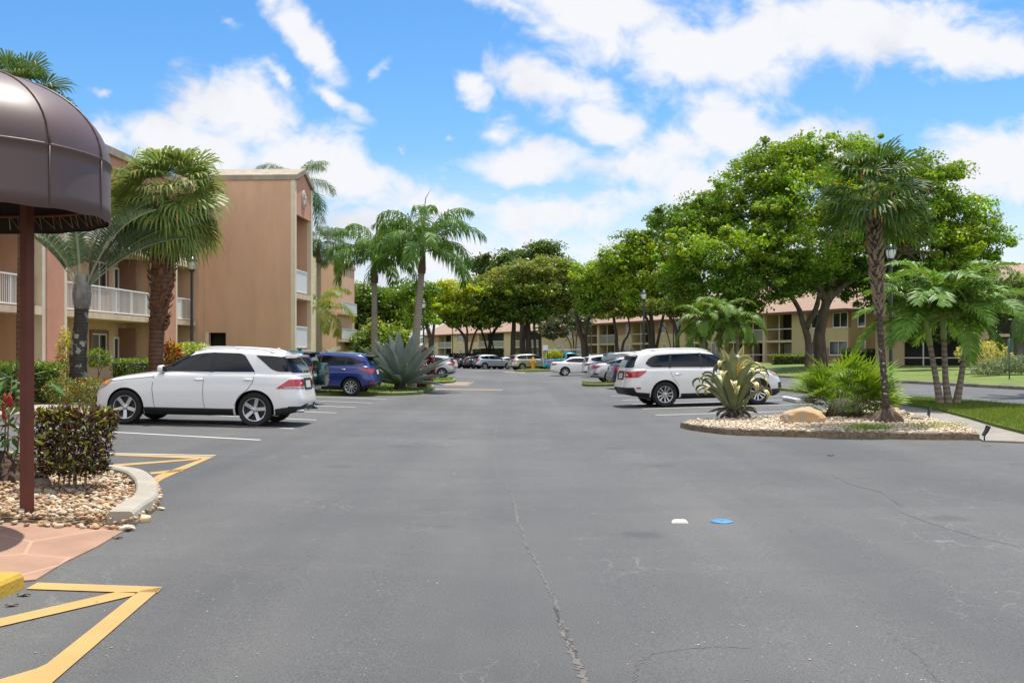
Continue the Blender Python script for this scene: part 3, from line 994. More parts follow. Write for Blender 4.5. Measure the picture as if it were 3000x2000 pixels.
# ---- palms
def pinnate(lv, base, az, elev, length, droop, n, leaf, width, hang=.35, vee=.25, col=(.05, .1, .02), tipc=None, start=.16, power=1.25, plume=0.0, stalk=None, stalkcol=(.2, .25, .1)):
    """a feather frond; base np3; returns rachis points"""
    m = 14
    pts = [np.array(base, float)]
    h = np.array([math.cos(az), math.sin(az), 0])
    tw = rng.uniform(-.12, .12)
    hs = np.array([-h[1], h[0], 0])
    for i in range(m):
        t = (i + .5) / m
        e = elev - droop * t ** power
        dirv = h * math.cos(e) + np.array([0, 0, math.sin(e)]) + hs * tw * t
        pts.append(pts[-1] + dirv * length / m)
    pts = np.array(pts)
    t = np.linspace(start, .995, n)
    f = t * m; i0 = np.minimum(f.astype(int), m - 1); fr = (f - i0)[:, None]
    pos = pts[i0] * (1 - fr) + pts[i0 + 1] * fr
    tan = unit(pts[i0 + 1] - pts[i0])
    for sgn in (1, -1):
        side = unit(np.cross(tan, np.array([0, 0, 1.0]) + h * 1e-3)) * sgn
        upv = np.cross(side, tan) * sgn
        a = rng.uniform(-.12, .12, (n, 1))
        fw = (.45 + .55 * t)[:, None]
        pl = rng.uniform(-plume, plume, (n, 1))
        d = unit(side * (1.0 - .35 * fw) + tan * (.55 * fw + .15 + a) + upv * (vee + pl))
        L = leaf * (np.sin(np.clip((t - start) / (1 - start), 0, 1) * math.pi * .82 + .42) ** .7)[:, None] * rng.uniform(.85, 1.1, (n, 1))
        hg = hang * rng.uniform(.7, 1.3, (n, 1))
        g = np.array([0, 0, -1.0])
        p1 = pos + d * L * .45 + g * L * hg * .18
        d2 = unit(d + g * hg * 1.6)
        p2 = p1 + d2 * L * .55
        w = unit(np.cross(d, np.cross(tan, d))) * width / 2
        c = vary(col, n, .22, .1)
        lv.strip([np.stack([pos - w * .4, pos + w * .4], 1), np.stack([p1 - w, p1 + w], 1), p2], c)
    # rachis as a thin three-sided ribbon
    rw = np.linspace(stalk or width * .9, width * .25, m + 1)[:, None]
    sdv = np.cross(unit(np.gradient(pts, axis=0)), np.array([0, 0, 1.0]) + hs * 1e-3)
    sdv = unit(sdv) * rw
    dn = np.array([0, 0, -1.0]) * rw
    rows = [np.stack([pts[k] - sdv[k], pts[k] + dn[k], pts[k] + sdv[k]]) for k in range(m + 1)]
    for k in range(m):
        for j in range(2):
            lv.quads(rows[k][j][None], rows[k][j + 1][None], rows[k + 1][j + 1][None], rows[k + 1][j][None], np.array([stalkcol]))
    return pts


def fan(lv, base, az, elev, petiole, Rf, nseg, spread, droop, col, fold=.12, tip=None, pw=.02, arch=.2, joined=.45, pcol=(.16, .2, .06), split=.0):
    """a fan frond: arching petiole, then pleated segments that hang at their tips"""
    h = np.array([math.cos(az), math.sin(az), 0]); hs = np.array([-h[1], h[0], 0])
    m = 6
    pts = [np.array(base, float)]
    for i in range(m):
        e = elev - arch * (i + .5) / m
        pts.append(pts[-1] + (h * math.cos(e) + np.array([0, 0, math.sin(e)])) * petiole / m)
    pts = np.array(pts)
    for k in range(m):
        w0, w1 = pw * (1 - .5 * k / m), pw * (1 - .5 * (k + 1) / m)
        a0, a1 = pts[k], pts[k + 1]
        u0 = np.array([0, 0, w0 * .6])
        lv.quads((a0 - hs * w0)[None], (a0 + hs * w0)[None], (a1 + hs * w1)[None], (a1 - hs * w1)[None], np.array([pcol]))
        lv.quads((a0 - u0)[None], (a0 + u0)[None], (a1 + u0)[None], (a1 - u0)[None], np.array([pcol]))
    hub = pts[-1]
    e = elev - arch - rng.uniform(0, .25)
    d = h * math.cos(e) + np.array([0, 0, math.sin(e)])
    roll = rng.uniform(-.5, .5)
    nv = np.cross(d, hs); nv = nv if nv[2] > 0 else -nv
    s = hs * math.cos(roll) + nv * math.sin(roll)
    nv = np.cross(d, s); nv = nv if nv[2] > -.2 else -nv
    ph = np.linspace(-spread / 2, spread / 2, nseg) + rng.uniform(-.03, .03, nseg)
    di = d[None] * np.cos(ph)[:, None] + s[None] * np.sin(ph)[:, None]
    pr = -d[None] * np.sin(ph)[:, None] + s[None] * np.cos(ph)[:, None]
    L = (Rf * (1 - .28 * (np.abs(ph) / (spread / 2)) ** 2) * rng.uniform(.88, 1.08, nseg))[:, None]
    zig = (np.where(np.arange(nseg) % 2 == 0, 1, -1) * fold)[:, None]
    cup = nv[None] * (.18 * (np.abs(ph) / 1.6) ** 1.5)[:, None]
    di = unit(di + cup)
    hw = (spread / nseg) * .56
    p0 = hub + di * L * .04
    pm = hub + di * L * joined + nv[None] * zig * L * .06
    g = np.array([0, 0, -1.0])
    dr = droop * rng.uniform(.6, 1.4, (nseg, 1))
    p2 = hub + di * L * .74 + g * L * dr * .12
    p3 = hub + di * L * (1 - dr * .22) + g * L * dr * .55
    w1 = pr * L * joined * hw; w2 = pr * L * joined * hw * .75
    c = vary(col, nseg, .2, .1)
    lv.strip([np.stack([p0 - w1 * .08, p0 + w1 * .08], 1), np.stack([pm - w1, pm + w1], 1)], c)
    lv.strip([np.stack([pm - w1, pm + w1], 1), np.stack([p2 - w2, p2 + w2], 1)], c)
    c3 = c if tip is None else np.where(rng.random((nseg, 1)) < tip[1], vary(tip[0], nseg, .2), c)
    lv.strip([np.stack([p2 - w2, p2 + w2], 1), p3], c3)


def ring_trunk_mat(name, col, col2, scale=9.0, rough=.85, patch=None):
    if name in MATS: return MATS[name]
    m = mat(name, col, rough, var=.3, vscale=4, bump=.5, bscale=18, col2=col2)
    N, L, b = nt(m)
    tc = N.new('ShaderNodeTexCoord'); w = N.new('ShaderNodeTexWave'); w.bands_direction = 'Z'
    w.inputs['Scale'].default_value = scale; w.inputs['Distortion'].default_value = 1.6; w.inputs['Detail'].default_value = 2; w.inputs['Detail Scale'].default_value = 1.5
    L.new(tc.outputs['Object'], w.inputs['Vector'])
    mx = N.new('ShaderNodeMix'); mx.data_type = 'RGBA'; mx.blend_type = 'MULTIPLY'; mx.inputs[0].default_value = .45
    src = b.inputs['Base Color'].links[0].from_socket
    L.new(src, mx.inputs[6]); L.new(w.outputs['Color'], mx.inputs[7]); 
    out = mx.outputs[2]
    if patch:
        n = N.new('ShaderNodeTexNoise'); n.inputs['Scale'].default_value = 3.5; n.inputs['Detail'].default_value = 7; L.new(tc.outputs['Object'], n.inputs['Vector'])
        cr = N.new('ShaderNodeValToRGB'); cr.color_ramp.elements[0].position = .55; cr.color_ramp.elements[1].position = .6
        L.new(n.outputs['Fac'], cr.inputs['Fac'])
        m2 = N.new('ShaderNodeMix'); m2.data_type = 'RGBA'; L.new(cr.outputs['Color'], m2.inputs[0]); L.new(out, m2.inputs[6]); m2.inputs[7].default_value = (*patch, 1)
        out = m2.outputs[2]
    L.new(out, b.inputs['Base Color'])
    return m


def palm_trunk(path, rad, n=14):
    mb = MB()
    pts = [Vector(p) for p in path]
    # refine
    out, rr = [], []
    k = 10
    for i in range(len(pts) - 1):
        for j in range(k):
            t = j / k
            out.append(pts[i].lerp(pts[i + 1], t)); rr.append(rad[i] + (rad[i + 1] - rad[i]) * t)
    out.append(pts[-1]); rr.append(rad[-1])
    mb.tube(out, [r_ * random.uniform(.97, 1.03) for r_ in rr], n)
    return mb


def boots(mb, base, top, r, n, ln=.3, col=0, up=.5):
    """old leaf bases round a trunk"""
    base, top = Vector(base), Vector(top)
    for i in range(n):
        t = i / n
        p = base.lerp(top, t)
        a = i * 2.4 + random.uniform(-.5, .5)
        o = Vector((math.cos(a), math.sin(a), 0)); s = Vector((-math.sin(a), math.cos(a), 0))
        rr = r(t) if callable(r) else r
        L = ln * random.uniform(.6, 1.3); w = rr * random.uniform(.28, .42); a += random.uniform(-.5, .5)
        q0 = p + o * rr * .85; q1 = p + o * (rr + L * .30) + Vector((0, 0, L * up)); q2 = p + o * (rr + L * .5) + Vector((0, 0, L))
        mb.add([q0 - s * w, q0 + s * w, q1 + s * w * .7, q1 - s * w * .7, q2 + s * w * .3, q2 - s * w * .3, q1 - o * .04 - s * w * .6, q1 - o * .04 + s * w * .6],
               [(0, 1, 2, 3), (3, 2, 4, 5), (0, 3, 6), (1, 7, 2), (6, 3, 5), (7, 4, 2)], col)


def feather_palm(name, label, base, path, rad, crown, tmat, shaft=None, group='palms', cat='palm tree', fmat=None):
    """crown: dict for the fronds; path in world space"""
    root = empty(name, base); tag(root, label, cat, group)
    b0 = Vector(base)
    rel = [Vector(p) - b0 for p in path]
    palm_trunk(rel, rad).build('trunk', tmat, root, True)
    top = rel[-1]
    if shaft:
        L, r0, r1, sm = shaft
        d = (rel[-1] - rel[-2]).normalized()
        mb = palm_trunk([top - d * .02, top + d * L * .3, top + d * L], [r0, r0 * .95, r1])
        mb.build('crownshaft', sm, root, True)
        top = top + d * L
    lv = Leaves()
    c = dict(crown)
    n = c.pop('n'); lo, hi = c.pop('elev'); L = c.pop('L'); dr = c.pop('droop'); a0 = c.pop('az', 0); off = c.pop('off', .0); da = c.pop('az_span', 2 * math.pi)
    for i in range(n):
        f = (i + .5) / n
        e = hi + (lo - hi) * f
        az = a0 + i * 2.39996 if da > 6 else a0 + da * (rng.random() - .5)
        b = np.array(top) + np.array([0, 0, off * (1 - f)])
        pinnate(lv, b, az + rng.uniform(-.15, .15), e + rng.uniform(-.1, .1), L * rng.uniform(.85, 1.1), dr * rng.uniform(.85, 1.2), **c)
    lv.build('crown', fmat or PALM_LEAF, root)
    return root


def fan_palm(name, label, base, path, rad, crown, tmat, boot=None, group='palms', cat='palm tree', fmat=None, bmat=None, fibre=None):
    root = empty(name, base); tag(root, label, cat, group)
    b0 = Vector(base)
    rel = [Vector(p) - b0 for p in path]
    mb = palm_trunk(rel, rad)
    if boot:
        z0, z1, n, ln = boot
        a = Vector(rel[0]).lerp(rel[-1], z0); b = Vector(rel[0]).lerp(rel[-1], z1)
        boots(mb, a, b, lambda t: np.interp(z0 + (z1 - z0) * t, np.linspace(0, 1, len(rad)), rad), n, ln, 1)
    mb.build('trunk', [tmat, bmat or tmat], root, True, 40)
    top = np.array(rel[-1])
    lv = Leaves()
    c = dict(crown); n = c.pop('n'); lo, hi = c.pop('elev'); a0 = c.pop('az', 0)
    pet, Rf = c.pop('petiole'), c.pop('R')
    rise = c.pop('rise', .35)
    for i in range(n):
        f = (i + .5) / n
        e = hi + (lo - hi) * f ** .9
        fan(lv, top + np.array([0, 0, rise * (1 - f)]), a0 + i * 2.39996 + rng.uniform(-.2, .2), e + rng.uniform(-.12, .12), pet * rng.uniform(.8, 1.1), Rf * rng.uniform(.85, 1.1), **c)
    lv.build('crown', fmat or PALM_LEAF, root)
    return root


# ---- bushes and hedges
def leafy(name, label, base, fill, n, ln, wd, cols, probs=None, cat='shrub', group=None, stems=None, fmat=None, up=.4, stem_mat=None, part='foliage', amt=.25, fold=.08, out=.6):
    """fill(n) -> positions and outward directions relative to base"""
    root = empty(name, base); tag(root, label, cat, group)
    lv = Leaves()
    pos, o = fill(n)
    d = unit(o * out + rdir(n) * .7 + np.array([0, 0, up]))
    nrm = unit(np.array([0, 0, 1.0]) * .9 + o * .4 + rdir(n) * .6)
    cols = np.array(cols); idx = rng.choice(len(cols), n, p=probs)
    col = cols[idx] * (1 + rng.uniform(-amt, amt, (n, 1)))
    blade_leaves(lv, pos, d, nrm, ln * rng.uniform(.6, 1.25, n), wd * rng.uniform(.7, 1.2, n), np.clip(col, 0, 1), fold)
    lv.build(part, fmat or LEAF, root)
    if stems:
        mb = MB()
        for p, r_ in stems: mb.tube(p, [r_ * (1 - .6 * i / (len(p) - 1)) for i in range(len(p))], 6)
        mb.build('stem', stem_mat or BARK, root, True)
    return root


def fill_box(w, d, h, z0=0.0, taper=0.0, shell=.75, lump=.08):
    """positions through a clipped box, mostly near its faces; taper >0 widens to the top"""
    def f(n):
        p = rng.uniform(-1, 1, (n, 3))
        ax = rng.integers(0, 3, n); sg = np.where(rng.random(n) < .5, -1, 1)
        m = rng.random(n) < shell
        for a in range(3):
            k = m & (ax == a)
            p[k, a] = (sg[k] if a < 2 else 1) * rng.uniform(.84, 1.02, k.sum())
        o = np.zeros((n, 3)); o[np.arange(n), ax] = np.where(ax == 2, 1, sg)
        k = 1 + taper * (p[:, 2])
        q = np.stack([p[:, 0] * w / 2 * k, p[:, 1] * d / 2 * k, z0 + (p[:, 2] + 1) / 2 * h], 1)
        q += rng.normal(size=(n, 3)) * lump * .35
        return q, o
    return f


def fill_ball(r, c=(0, 0, 0), shell=.5, zmin=None):
    def f(n):
        d = rdir(n)
        q = d * (rng.uniform(shell, 1, (n, 1)) ** .6) * np.array(r) + np.array(c)
        if zmin is not None: q[:, 2] = np.maximum(q[:, 2], zmin + rng.uniform(0, .1, n))
        return q, d
    return f


# ---- agaves
def agave_leaf(path, width, thick, edge=.16, chan=.35, tp=.6):
    """fleshy leaf along a 3-D path: dark body (material 0) with bright margins (material 1)"""
    mb = MB()
    pts = [np.array(p, float) for p in path]
    m = len(pts)
    vs = []
    sd = None
    for i, p in enumerate(pts):
        t = i / (m - 1)
        tan = unit(pts[min(i + 1, m - 1)] - pts[max(i - 1, 0)])
        if sd is None:
            sd = np.cross(tan, np.array([0, 0, 1.0]))
            if np.linalg.norm(sd) < .1: sd = np.array([1.0, 0, 0])
            sd = unit(sd)
        sd = unit(sd - tan * np.dot(sd, tan))
        up = np.cross(sd, tan)
        w = width / 2 * (.55 + .55 * math.sin(min(1, t * 1.25) * math.pi * .55)) * (1 if t < tp else max(.02, 1 - ((t - tp) / (1 - tp)) ** 1.8))
        th = thick * (1 - t) ** .7 + .003
        e = w * edge * 2
        row = [p - sd * w + up * w * chan, p - sd * (w - e) + up * (w * chan * .72), p, p + sd * (w - e) + up * (w * chan * .72), p + sd * w + up * w * chan,
               p + sd * w * .6 - up * th, p - up * th * 1.2, p - sd * w * .6 - up * th]
        vs += row
    fs, ms = [], []
    for i in range(m - 1):
        for k in range(8):
            k2 = (k + 1) % 8
            fs.append((i * 8 + k, i * 8 + k2, (i + 1) * 8 + k2, (i + 1) * 8 + k)); ms.append(1 if k in (0, 3) else 0)
    fs.append(tuple(range(8))); ms.append(0)
    mb.v = [tuple(v) for v in vs]; mb.f = [list(f) for f in fs]; mb.m = ms; mb.c = [(1, 1, 1)] * len(fs)
    return mb


def rosette_path(az, e0, L, curl, n=10, side=0.0, start=.06, power=1.0):
    h = np.array([math.cos(az), math.sin(az), 0]); hs = np.array([-h[1], h[0], 0])
    p = h * start
    out = [p]
    for i in range(n):
        t = (i + .5) / n
        e = e0 + curl * t ** power
        d = h * math.cos(e) + np.array([0, 0, math.sin(e)]) + hs * side * t
        p = p + d * L / n
        out.append(p)
    return out


# ---- stones
def pebbles(name, pts, size, cols, sub=1, flat=.6):
    """many small rounded stones as one mesh"""
    bm = bmesh.new(); bmesh.ops.create_icosphere(bm, subdivisions=sub, radius=1)
    bm.verts.index_update()
    V = np.array([v.co[:] for v in bm.verts]); Fc = np.array([[v.index for v in f.verts] for f in bm.faces]); bm.free()
    n = len(pts); pts = np.array(pts)
    s = size * rng.lognormal(0, .28, (n, 1))
    a = rng.uniform(0, math.pi, n)
    sc = np.stack([s[:, 0] * rng.uniform(.85, 1.4, n), s[:, 0] * rng.uniform(.7, 1.05, n), s[:, 0] * flat * rng.uniform(.75, 1.2, n)], 1)
    P_ = V[None] * sc[:, None, :]
    P_ += rng.normal(size=P_.shape) * s[:, None] * .05
    ca, sa = np.cos(a)[:, None], np.sin(a)[:, None]
    X = P_[..., 0] * ca - P_[..., 1] * sa; Y = P_[..., 0] * sa + P_[..., 1] * ca
    tilt = rng.normal(0, .25, (n, 1))
    Z = P_[..., 2] + X * tilt
    W = np.stack([X, Y, Z], -1) + pts[:, None, :]
    lv = Leaves()
    lv.v = [W.reshape(-1, 3)]; lv.n = n * len(V)
    lv.t = [(Fc[None] + (np.arange(n) * len(V))[:, None, None]).reshape(-1, 3)]
    cols = np.array(cols)
    c = cols[rng.integers(0, len(cols), n)] * rng.uniform(.75, 1.15, (n, 1))
    lv.tc = [np.repeat(np.clip(c, 0, 1), len(Fc), 0)]
    return lv


def in_poly(x, y, poly):
    x = np.asarray(x); y = np.asarray(y); r = np.zeros(x.shape, bool)
    n = len(poly)
    for i in range(n):
        x0, y0 = poly[i][:2]; x1, y1 = poly[(i + 1) % n][:2]
        if y0 == y1: continue
        c = ((y0 > y) != (y1 > y)) & (x < (x1 - x0) * (y - y0) / (y1 - y0) + x0)
        r ^= c
    return r


def scatter(poly, n):
    xs = [p[0] for p in poly]; ys = [p[1] for p in poly]
    out = np.zeros((0, 2))
    while len(out) < n:
        q = np.stack([rng.uniform(min(xs), max(xs), n * 2), rng.uniform(min(ys), max(ys), n * 2)], 1)
        out = np.concatenate([out, q[in_poly(q[:, 0], q[:, 1], poly)]])
    return out[:n]


def grass_blades(name, poly, n, h, zf, cols, w=.008):
    q = scatter(poly, n)
    z = np.array([zf(x, y) for x, y in q])
    p = np.concatenate([q, z[:, None]], 1)
    a = rng.uniform(0, 2 * math.pi, n)
    s = np.stack([np.cos(a), np.sin(a), np.zeros(n)], 1) * w
    H = h * rng.uniform(.5, 1.3, (n, 1))
    lean = rng.normal(0, .35, (n, 3)) * np.array([1, 1, 0]) * H
    lv = Leaves()
    cols = np.array(cols); c = cols[rng.integers(0, len(cols), n)] * rng.uniform(.75, 1.25, (n, 1))
    lv.tris(p - s, p + s, p + lean + H * np.array([0, 0, 1.0]), c)
    o = lv.build(name, LEAF)
    tag(o, kind='stuff')
    return o
# ------------------------------------------------------------------ sky, sun, camera
SUN_EL = R(71)
SUN_AZ = math.atan2(.42, .90)                      # from +Y towards +X
SDIR = Vector((math.sin(SUN_AZ) * math.cos(SUN_EL), math.cos(SUN_AZ) * math.cos(SUN_EL), math.sin(SUN_EL)))


def make_world():
    w = bpy.data.worlds.new('World'); SC.world = w; w.use_nodes = True
    N, L = w.node_tree.nodes, w.node_tree.links
    bg = N['Background']
    sky = N.new('ShaderNodeTexSky'); sky.sky_type = 'NISHITA'; sky.sun_disc = False
    sky.sun_elevation = SUN_EL; sky.sun_rotation = SUN_AZ
    sky.air_density = 1.0; sky.dust_density = .6; sky.ozone_density = 3.0
    tc = N.new('ShaderNodeTexCoord')
    sep = N.new('ShaderNodeSeparateXYZ'); L.new(tc.outputs['Generated'], sep.inputs[0])

    def M(op, a, b=None, c=None, clamp=False):
        n = N.new('ShaderNodeMath'); n.operation = op; n.use_clamp = clamp
        for i, v in enumerate((a, b, c)):
            if v is None: continue
            if isinstance(v, (int, float)): n.inputs[i].default_value = v
            else: L.new(v, n.inputs[i])
        return n.outputs[0]
    # direction -> where the line of sight meets an upright plane 3000 units to the south (clouds stand there; mirrored behind)
    ay = M('MAXIMUM', M('ABSOLUTE', sep.outputs[1]), .12)
    u = M('MULTIPLY', M('DIVIDE', sep.outputs[0], ay), 3.0)
    v = M('MULTIPLY', M('DIVIDE', sep.outputs[2], ay), 3.0)
    cb = N.new('ShaderNodeCombineXYZ'); L.new(u, cb.inputs[0]); L.new(v, cb.inputs[1])
    uv = cb.outputs[0]
    # warp
    nz = N.new('ShaderNodeTexNoise'); nz.inputs['Scale'].default_value = 2.6; nz.inputs['Detail'].default_value = 5; nz.inputs['Roughness'].default_value = .6
    L.new(uv, nz.inputs['Vector'])
    vs = N.new('ShaderNodeVectorMath'); vs.operation = 'SUBTRACT'; L.new(nz.outputs['Color'], vs.inputs[0]); vs.inputs[1].default_value = (.5, .5, .5)
    vm = N.new('ShaderNodeVectorMath'); vm.operation = 'MULTIPLY_ADD'; L.new(vs.outputs[0], vm.inputs[0]); vm.inputs[1].default_value = (.26, .2, 0); L.new(uv, vm.inputs[2])
    wuv = vm.outputs[0]
    # cloud banks: centre and half-size in thousandths of the plane, turn in degrees, strength
    banks = [(700, 330, 235, 150, -20, 1.0), (560, 440, 300, 100, -12, 1.0), (890, 470, 260, 120, -28, .95), (330, 400, 150, 70, 0, .7), (1010, 540, 260, 100, -25, .9),
             (905, 110, 190, 66, -52, .95), (770, -30, 120, 50, -60, .8), (800, 225, 80, 30, -35, .7), (975, 285, 105, 40, -35, .75), (660, 50, 70, 28, -50, .5), (300, 245, 40, 22, 0, .5),
             (1110, 195, 60, 20, 40, .45), (1305, 415, 45, 22, 20, .5), (1160, 440, 30, 22, -60, .45),
             (1750, 30, 420, 105, -14, 1.0), (2050, 130, 480, 130, -8, 1.0), (2500, 90, 600, 130, -5, 1.05), (2850, 170, 260, 80, 5, .95), (1520, 30, 170, 50, -25, .7),
             (1600, 245, 230, 82, -12, .95), (1390, 275, 100, 52, -35, .7), (1760, 360, 240, 80, -22, .85), (1560, 470, 260, 76, 8, .95), (1470, 380, 90, 60, 10, .6), (1830, 490, 170, 70, -30, .75),
             (2150, 360, 300, 120, -8, .95), (2330, 420, 240, 100, 0, .85), (1950, 420, 240, 120, 0, .8), (2020, 560, 280, 150, 0, .9),
             (2880, 500, 260, 130, 12, 1.0), (3060, 400, 170, 90, 20, .9), (2700, 560, 160, 90, 10, .8),
             (1250, 600, 330, 90, -18, .7), (1050, 660, 320, 100, -12, .7), (1620, 640, 420, 90, 4, .75), (1400, 760, 700, 110, 0, .8), (700, 560, 300, 90, 0, .7), (2500, 720, 600, 120, 0, .8), (400, 640, 500, 110, 0, .8)]
    acc = None
    for px, py, rx, ry, rot, st in banks:
        mp = N.new('ShaderNodeMapping'); mp.vector_type = 'TEXTURE'
        mp.inputs['Location'].default_value = ((px - 1500) / 1000, (HZ - py) / 1000, 0)
        mp.inputs['Rotation'].default_value = (0, 0, R(rot)); mp.inputs['Scale'].default_value = (rx / 1000, ry / 1000, 1)
        L.new(wuv, mp.inputs['Vector'])
        ln = N.new('ShaderNodeVectorMath'); ln.operation = 'LENGTH'; L.new(mp.outputs[0], ln.inputs[0])
        f = M('MULTIPLY_ADD', ln.outputs['Value'], -st * .75, st)
        acc = f if acc is None else M('SMOOTH_MAX', acc, f, .12)
    # finer billows
    n2 = N.new('ShaderNodeTexNoise'); n2.inputs['Scale'].default_value = 5.5; n2.inputs['Detail'].default_value = 9; n2.inputs['Roughness'].default_value = .58; n2.inputs['Distortion'].default_value = .35
    mp2 = N.new('ShaderNodeMapping'); mp2.inputs['Scale'].default_value = (1, 1.35, 1); mp2.inputs['Rotation'].default_value = (0, 0, R(28)); L.new(uv, mp2.inputs['Vector']); L.new(mp2.outputs[0], n2.inputs['Vector'])
    dens = M('ADD', acc, M('MULTIPLY_ADD', n2.outputs['Fac'], 1.45, -.83))
    mr = N.new('ShaderNodeMapRange'); mr.interpolation_type = 'SMOOTHSTEP'; mr.inputs['From Min'].default_value = .03; mr.inputs['From Max'].default_value = .58
    L.new(dens, mr.inputs['Value'])
    mask = mr.outputs['Result']
    # pale band of distant cloud towards the horizon
    hz = N.new('ShaderNodeMapRange'); hz.interpolation_type = 'SMOOTHSTEP'; hz.inputs['From Min'].default_value = .62; hz.inputs['From Max'].default_value = .16; L.new(v, hz.inputs['Value'])
    hzm = M('MULTIPLY', hz.outputs['Result'], .78)
    mask = M('MAXIMUM', mask, hzm)
    # thick parts are a little greyer underneath
    n3 = N.new('ShaderNodeTexNoise'); n3.inputs['Scale'].default_value = 2.1; n3.inputs['Detail'].default_value = 5; L.new(uv, n3.inputs['Vector'])
    gr = N.new('ShaderNodeMapRange'); gr.interpolation_type = 'SMOOTHSTEP'; gr.inputs['From Min'].default_value = .5; gr.inputs['From Max'].default_value = .7; L.new(n3.outputs['Fac'], gr.inputs['Value'])
    cc = N.new('ShaderNodeMix'); cc.data_type = 'RGBA'; L.new(gr.outputs['Result'], cc.inputs[0]); cc.inputs[6].default_value = CLOUD_A; cc.inputs[7].default_value = CLOUD_B
    # unseen bright cloud added behind and overhead to lift the shaded walls
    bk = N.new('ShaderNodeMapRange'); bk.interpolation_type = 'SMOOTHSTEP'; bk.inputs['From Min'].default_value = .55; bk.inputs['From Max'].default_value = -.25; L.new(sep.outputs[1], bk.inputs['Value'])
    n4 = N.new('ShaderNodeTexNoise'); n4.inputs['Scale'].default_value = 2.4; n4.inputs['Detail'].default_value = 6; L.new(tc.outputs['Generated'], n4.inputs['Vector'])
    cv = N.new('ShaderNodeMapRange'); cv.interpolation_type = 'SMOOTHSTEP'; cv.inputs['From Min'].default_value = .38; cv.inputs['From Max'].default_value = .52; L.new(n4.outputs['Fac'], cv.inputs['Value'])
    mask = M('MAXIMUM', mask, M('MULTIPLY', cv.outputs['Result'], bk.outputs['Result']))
    gain = M('MULTIPLY_ADD', bk.outputs['Result'], FILL_CLOUD_GAIN - 1, 1.0)
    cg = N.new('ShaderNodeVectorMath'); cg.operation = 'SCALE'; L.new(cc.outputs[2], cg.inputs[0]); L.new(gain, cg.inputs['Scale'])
    # the camera renders this sky a deep saturated blue
    hs = N.new('ShaderNodeHueSaturation'); hs.inputs['Saturation'].default_value = SKY_SAT; hs.inputs['Hue'].default_value = SKY_HUE; hs.inputs['Value'].default_value = SKY_VAL
    L.new(sky.outputs[0], hs.inputs['Color'])
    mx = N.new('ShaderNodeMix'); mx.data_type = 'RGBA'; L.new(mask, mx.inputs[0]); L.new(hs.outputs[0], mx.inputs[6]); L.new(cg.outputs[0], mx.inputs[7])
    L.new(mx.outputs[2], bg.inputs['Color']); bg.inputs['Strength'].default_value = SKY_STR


SKY_STR = .12
CLOUD_A = (5.8, 5.85, 6.1, 1); CLOUD_B = (4.5, 4.65, 5.2, 1)
FILL_CLOUD_GAIN = 1.42
SKY_SAT, SKY_HUE, SKY_VAL = 1.34, .5, 1.04
EXPOSURE = .42
make_world()
sun = bpy.data.objects.new('sun', bpy.data.lights.new('sun', 'SUN')); COL.objects.link(sun)
sun.data.energy = 5.0; sun.data.angle = R(.5); sun.data.color = (1, .95, .86)
sun.rotation_euler = SDIR.to_track_quat('Z', 'Y').to_euler(); sun.location = (0, 0, 40)
cam = bpy.data.objects.new('camera', bpy.data.cameras.new('camera')); COL.objects.link(cam)
cam.location = (0, 0, EYE); cam.rotation_euler = (R(90), 0, 0)
cam.data.sensor_width = 36; cam.data.lens = 36.0; cam.data.shift_y = (HZ - 1000) / 3000
cam.data.clip_start = .1; cam.data.clip_end = 4000
SC.camera = cam
SC.view_settings.view_transform = 'Standard'; SC.view_settings.look = 'None'; SC.view_settings.exposure = EXPOSURE; SC.view_settings.gamma = 1
SC.cycles.max_bounces = 6; SC.cycles.transparent_max_bounces = 6; SC.cycles.diffuse_bounces = 3; SC.cycles.glossy_bounces = 3
SC.cycles.sample_clamp_indirect = 6


